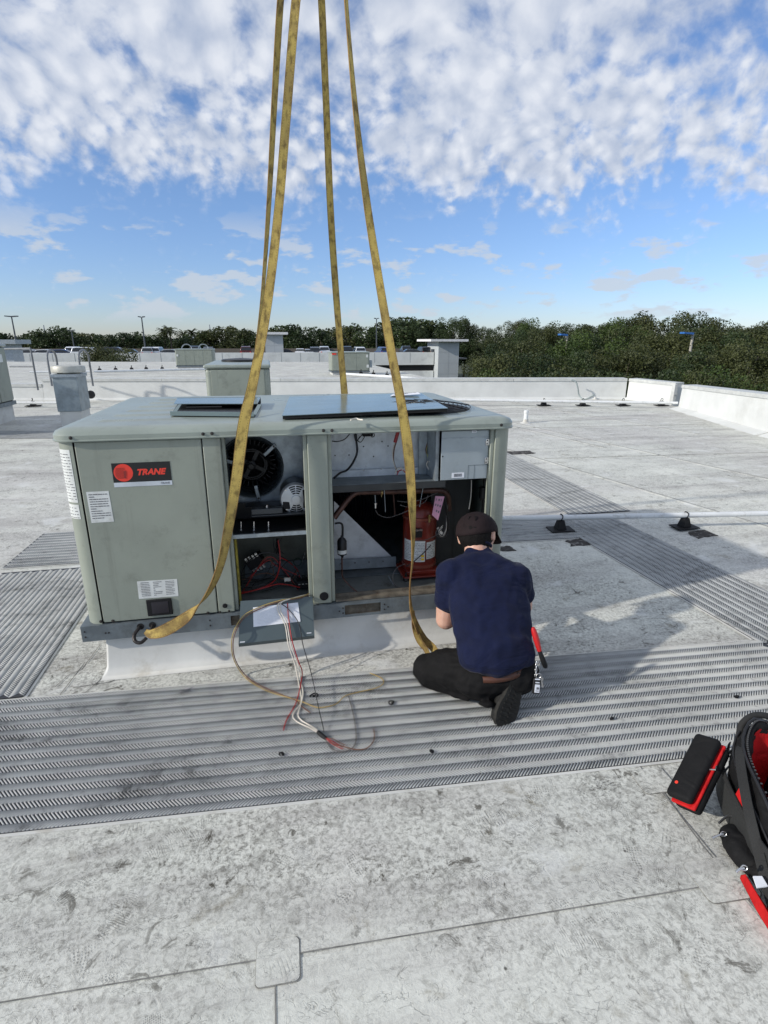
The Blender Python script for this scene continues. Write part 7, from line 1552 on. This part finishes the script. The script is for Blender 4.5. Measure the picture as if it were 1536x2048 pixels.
lamp(1386, 668, 44, -8.5, 'right one of the two lamp posts in the woods, head coloured by reflected sky', lamp_sky_tint, pole_concrete, arm=-1, w=1.1, r=0.13)

# ------------------------------------------------------------------ trees
def leaf_mesh(name, n, size, lobes, mt, seed, gaps=0.25):
    rs = np.random.RandomState(seed); cs = []; rr__ = []
    for i in range(lobes):
        z = rs.uniform(0.30, 0.98); w_ = 0.36*math.sqrt(max(0.05, 1-((z-0.58)/0.46)**2)); a = rs.uniform(0, 2*PI); d_ = w_*math.sqrt(rs.uniform(0, 1))
        cs.append((d_*math.cos(a), d_*math.sin(a), z)); rr__.append(rs.uniform(0.07, 0.17)*(1.25-0.5*z))
    cs, rr__ = np.array(cs), np.array(rr__); prob = rr__**2/np.sum(rr__**2)
    idx = rs.choice(lobes, n, p=prob); d = rs.normal(size=(n, 3)); d /= np.linalg.norm(d, axis=1)[:, None]
    pos = cs[idx] + d*rr__[idx][:, None]*(1.05*rs.uniform(0.25, 1.0, n)[:, None]**0.45); pos[:, 2] = pos[:, 2]*1.0
    nrm = d*0.7 + rs.normal(size=(n, 3))*0.6; nrm /= np.linalg.norm(nrm, axis=1)[:, None]
    t1 = np.cross(nrm, rs.normal(size=(n, 3))); t1 /= np.linalg.norm(t1, axis=1)[:, None]; t2 = np.cross(nrm, t1)
    s1 = size*rs.uniform(0.7, 1.4, n)[:, None]; s2 = s1*rs.uniform(0.4, 0.7, n)[:, None]
    V = np.stack([pos-t1*s1, pos-t2*s2, pos+t1*s1, pos+t2*s2], 1).reshape(-1, 3)
    me = bpy.data.meshes.new(name); me.vertices.add(n*4); me.vertices.foreach_set('co', V.reshape(-1)); me.loops.add(n*4); me.loops.foreach_set('vertex_index', np.arange(n*4)); me.polygons.add(n)
    me.polygons.foreach_set('loop_start', np.arange(0, n*4, 4)); me.polygons.foreach_set('loop_total', np.full(n, 4)); me.update(calc_edges=True); me.materials.append(mt)
    tr__ = MB(); tr__.tube([(0, 0, 0), (0.01, 0, 0.2), (-0.01, 0.01, 0.45), (0.0, 0, 0.75)], [0.022, 0.017, 0.012, 0.004], 7)
    for i in range(min(9, lobes)):
        c_ = cs[i]; tr__.tube([(0, 0, 0.25+0.05*(i % 4)), (c_[0]*0.5, c_[1]*0.5, c_[2]*0.75), tuple(c_)], [0.009, 0.006, 0.002], 5)
    return me, tr__.mesh(name+'_trunk', bark, 60)
variants = [leaf_mesh('crown_a', 16000, 0.0090, 30, leaf_olive, 1), leaf_mesh('crown_b', 16000, 0.0090, 26, leaf_dark, 2), leaf_mesh('crown_c', 16000, 0.0090, 34, leaf_olive, 3), leaf_mesh('crown_d', 16000, 0.0090, 24, leaf_fresh, 4), leaf_mesh('crown_e', 16000, 0.0090, 28, leaf_dark, 5)]
far_variants = [leaf_mesh('crown_far', 3500, 0.022, 36, leaf_dark, 11), leaf_mesh('crown_far', 3500, 0.022, 30, leaf_dark, 12), leaf_mesh('crown_far', 3500, 0.022, 40, leaf_olive, 13)]
def tree(var, px_, top, Y, label, wide=1.0, base=-8.5, rot=None, group=None, nm='tree'):
    a = P(px_, top, Y); h_ = (a.z-base)/1.04; r_ = thing(nm, label, 'tree', (a.x, a.y, base), group)
    r_.rotation_euler = (0, 0, rot if rot is not None else random.uniform(0, 6.28)); r_.scale = (h_*wide, h_*wide, h_)
    for n_m, me in (('crown', var[0]), ('trunk', var[1])):
        o = bpy.data.objects.new(n_m, me); COL.objects.link(o); o.parent = r_
    return r_
GF = 'trees of the distant tree line'; GW = 'trees of the wood on the right'
rt = random.Random(21)
labels_f = lambda i: 'dark round tree %d%s from the left in the front rank of the distant line' % (i, 'th' if 10 <= i % 100 <= 20 else {1: 'st', 2: 'nd', 3: 'rd'}.get(i % 10, 'th'))
prof_far = [(-30, 664), (15, 668), (45, 672), (72, 668), (98, 657), (122, 661), (148, 672), (170, 670), (196, 671), (222, 671), (250, 667), (276, 669), (302, 671), (345, 683), (368, 678), (392, 667), (425, 664), (450, 656), (478, 662), (508, 668), (548, 662), (570, 652), (592, 650), (616, 659), (640, 662), (668, 660), (700, 656), (722, 652), (748, 656), (775, 648), (800, 641), (822, 635), (850, 645), (880, 650)]
for i, (px_, tp_) in enumerate(prof_far):
    tree(far_variants[rt.randrange(3)], px_, tp_-2, 150+rt.uniform(-4, 12), labels_f(i+1), 1.15+rt.uniform(0, .25), group=GF)
for i, px_ in enumerate(range(-20, 900, 38)):      # second, lower rank closing the line
    tree(far_variants[rt.randrange(3)], px_+rt.uniform(-8, 8), 674+rt.uniform(-3, 5), 165+rt.uniform(-6, 8), labels_f(i+1).replace('front', 'back'), 1.5, group=GF)
lab_w = 'dense green brown tree in the wood beyond the right parapet'
wood = []
def rank(nm, lst, Y, dy, wd, a_=0):
    lst = sorted(lst)
    for i, (px_, tp_) in enumerate(lst):
        o_ = i+1; suf = 'th' if 10 <= o_ <= 20 else {1: 'st', 2: 'nd', 3: 'rd'}.get(o_ % 10, 'th')
        wood.append((px_, tp_, Y+rt.uniform(-dy, dy), wd, 'dense green brown tree in the %s rank of the right-hand wood, %d%s from the left' % (nm, o_, suf)))
rank('farthest', ((790, 652), (815, 640), (845, 648), (872, 652), (906, 636), (932, 638), (955, 650), (980, 655), (1010, 648), (1040, 641), (1068, 652), (1100, 656), (1130, 648), (1165, 655), (1200, 650)), 150, 8, 1.05)
rank('fourth', ((985, 664), (1040, 662), (1095, 656), (1140, 645), (1185, 648), (1225, 650), (1255, 640), (1290, 632), (1330, 627), (1368, 628), (1405, 630), (1432, 642), (1470, 655), (1505, 652), (1545, 650), (1590, 648), (1650, 650), (1720, 645)), 66, 5, 1.0)
rank('third', ((1010, 686), (1055, 678), (1110, 672), (1160, 668), (1215, 662), (1270, 660), (1320, 652), (1375, 655), (1430, 660), (1480, 662), (1530, 668), (1585, 665), (1650, 660)), 50, 4, 1.0)
rank('second', ((1000, 712), (1045, 704), (1095, 712), (1145, 700), (1195, 704), (1250, 694), (1305, 700), (1360, 702), (1415, 698), (1470, 690), (1525, 700), (1585, 690), (1660, 690)), 38, 3, 0.95)
rank('nearest', ((1455, 735), (1520, 728), (1600, 720), (1390, 745), (1300, 738), (1225, 740), (1150, 738), (1080, 742), (1020, 745), (975, 748)), 29, 1.5, 0.85)
for i, (px_, tp_, Y, wd, lab_w) in enumerate(wood):
    v_ = variants[(0, 1, 2, 0, 4, 2, 0, 3, 1)[rt.randrange(9)]] if Y < 80 else (variants[1], variants[4], variants[0])[rt.randrange(3)]
    tree(v_, px_, tp_, Y, lab_w, wd+rt.uniform(-.05, .15 if px_ > 1050 else 0), group=GW)
tree(variants[3], 1050, 640, 78, 'bright fresh green leafy tree standing above the wood', 0.7)
bq = tree(variants[0], 205, 694, 62, 'olive green bushy tree top rising beyond the roof edge, left of the far unit', 1.15)
tree(variants[2], 235, 703, 60, 'lower dark bushy tree top at the right of the olive one beyond the roof edge', 1.0)
tree(variants[2], 178, 703, 61, 'small bushy tree top beside the second ladder hoop', 0.55)
# palms
def palm_meshes(seed):
    rs = random.Random(seed); m = MB()
    for i in range(26):
        a = rs.uniform(0, 2*PI); e = rs.uniform(-0.5, 1.2); L = rs.uniform(0.17, 0.24); d = Vector((math.cos(a), math.sin(a), 0)); s = Vector((-d.y, d.x, 0))
        for j in range(7):
            f0, f1 = j/7, (j+1.2)/7
            def pt(f): return Vector((0, 0, 0.9)) + d*L*f*math.cos(e) + Vector((0, 0, L*f*math.sin(e)-0.12*f*f))
            w_ = 0.045*math.sin(PI*min(1, 0.15+f0))
            for sg in (-1, 1): m.add([pt(f0), pt(f1), pt(f1)+s*sg*w_+Vector((0, 0, -0.012))], [(0, 1, 2)])
    t_ = MB(); t_.tube([(0, 0, 0), (0.01, 0, 0.45), (0, 0, 0.9)], [0.018, 0.014, 0.013], 7)
    return m.mesh('palm_crown', leaf_olive), t_.mesh('palm_trunk', bark, 60)
pv = [palm_meshes(s_) for s_ in (1, 2)]
for i, (px_, tp_, Y, lb) in enumerate(((326, 653, 150, 'leftmost tall palm of the distant group'), (338, 650, 150, 'tallest palm of the distant group, second from its left'), (366, 658, 165, 'third palm from the left in the distant group'), (382, 656, 165, 'fourth palm from the left in the distant group'), (398, 664, 160, 'short fifth palm in the distant group'), (408, 664, 160, 'short rightmost palm in the distant group'))):
    a = P(px_, tp_, Y); h_ = a.z+8.5; r_ = thing('palm_tree', lb, 'palm tree', (a.x, a.y, -8.5), 'distant palms'); r_.scale = (h_*1.0,)*3; r_.rotation_euler = (0, 0, i*1.3)
    for n_m, me in (('crown', pv[i % 2][0]), ('trunk', pv[i % 2][1])):
        o = bpy.data.objects.new(n_m, me); COL.objects.link(o); o.parent = r_
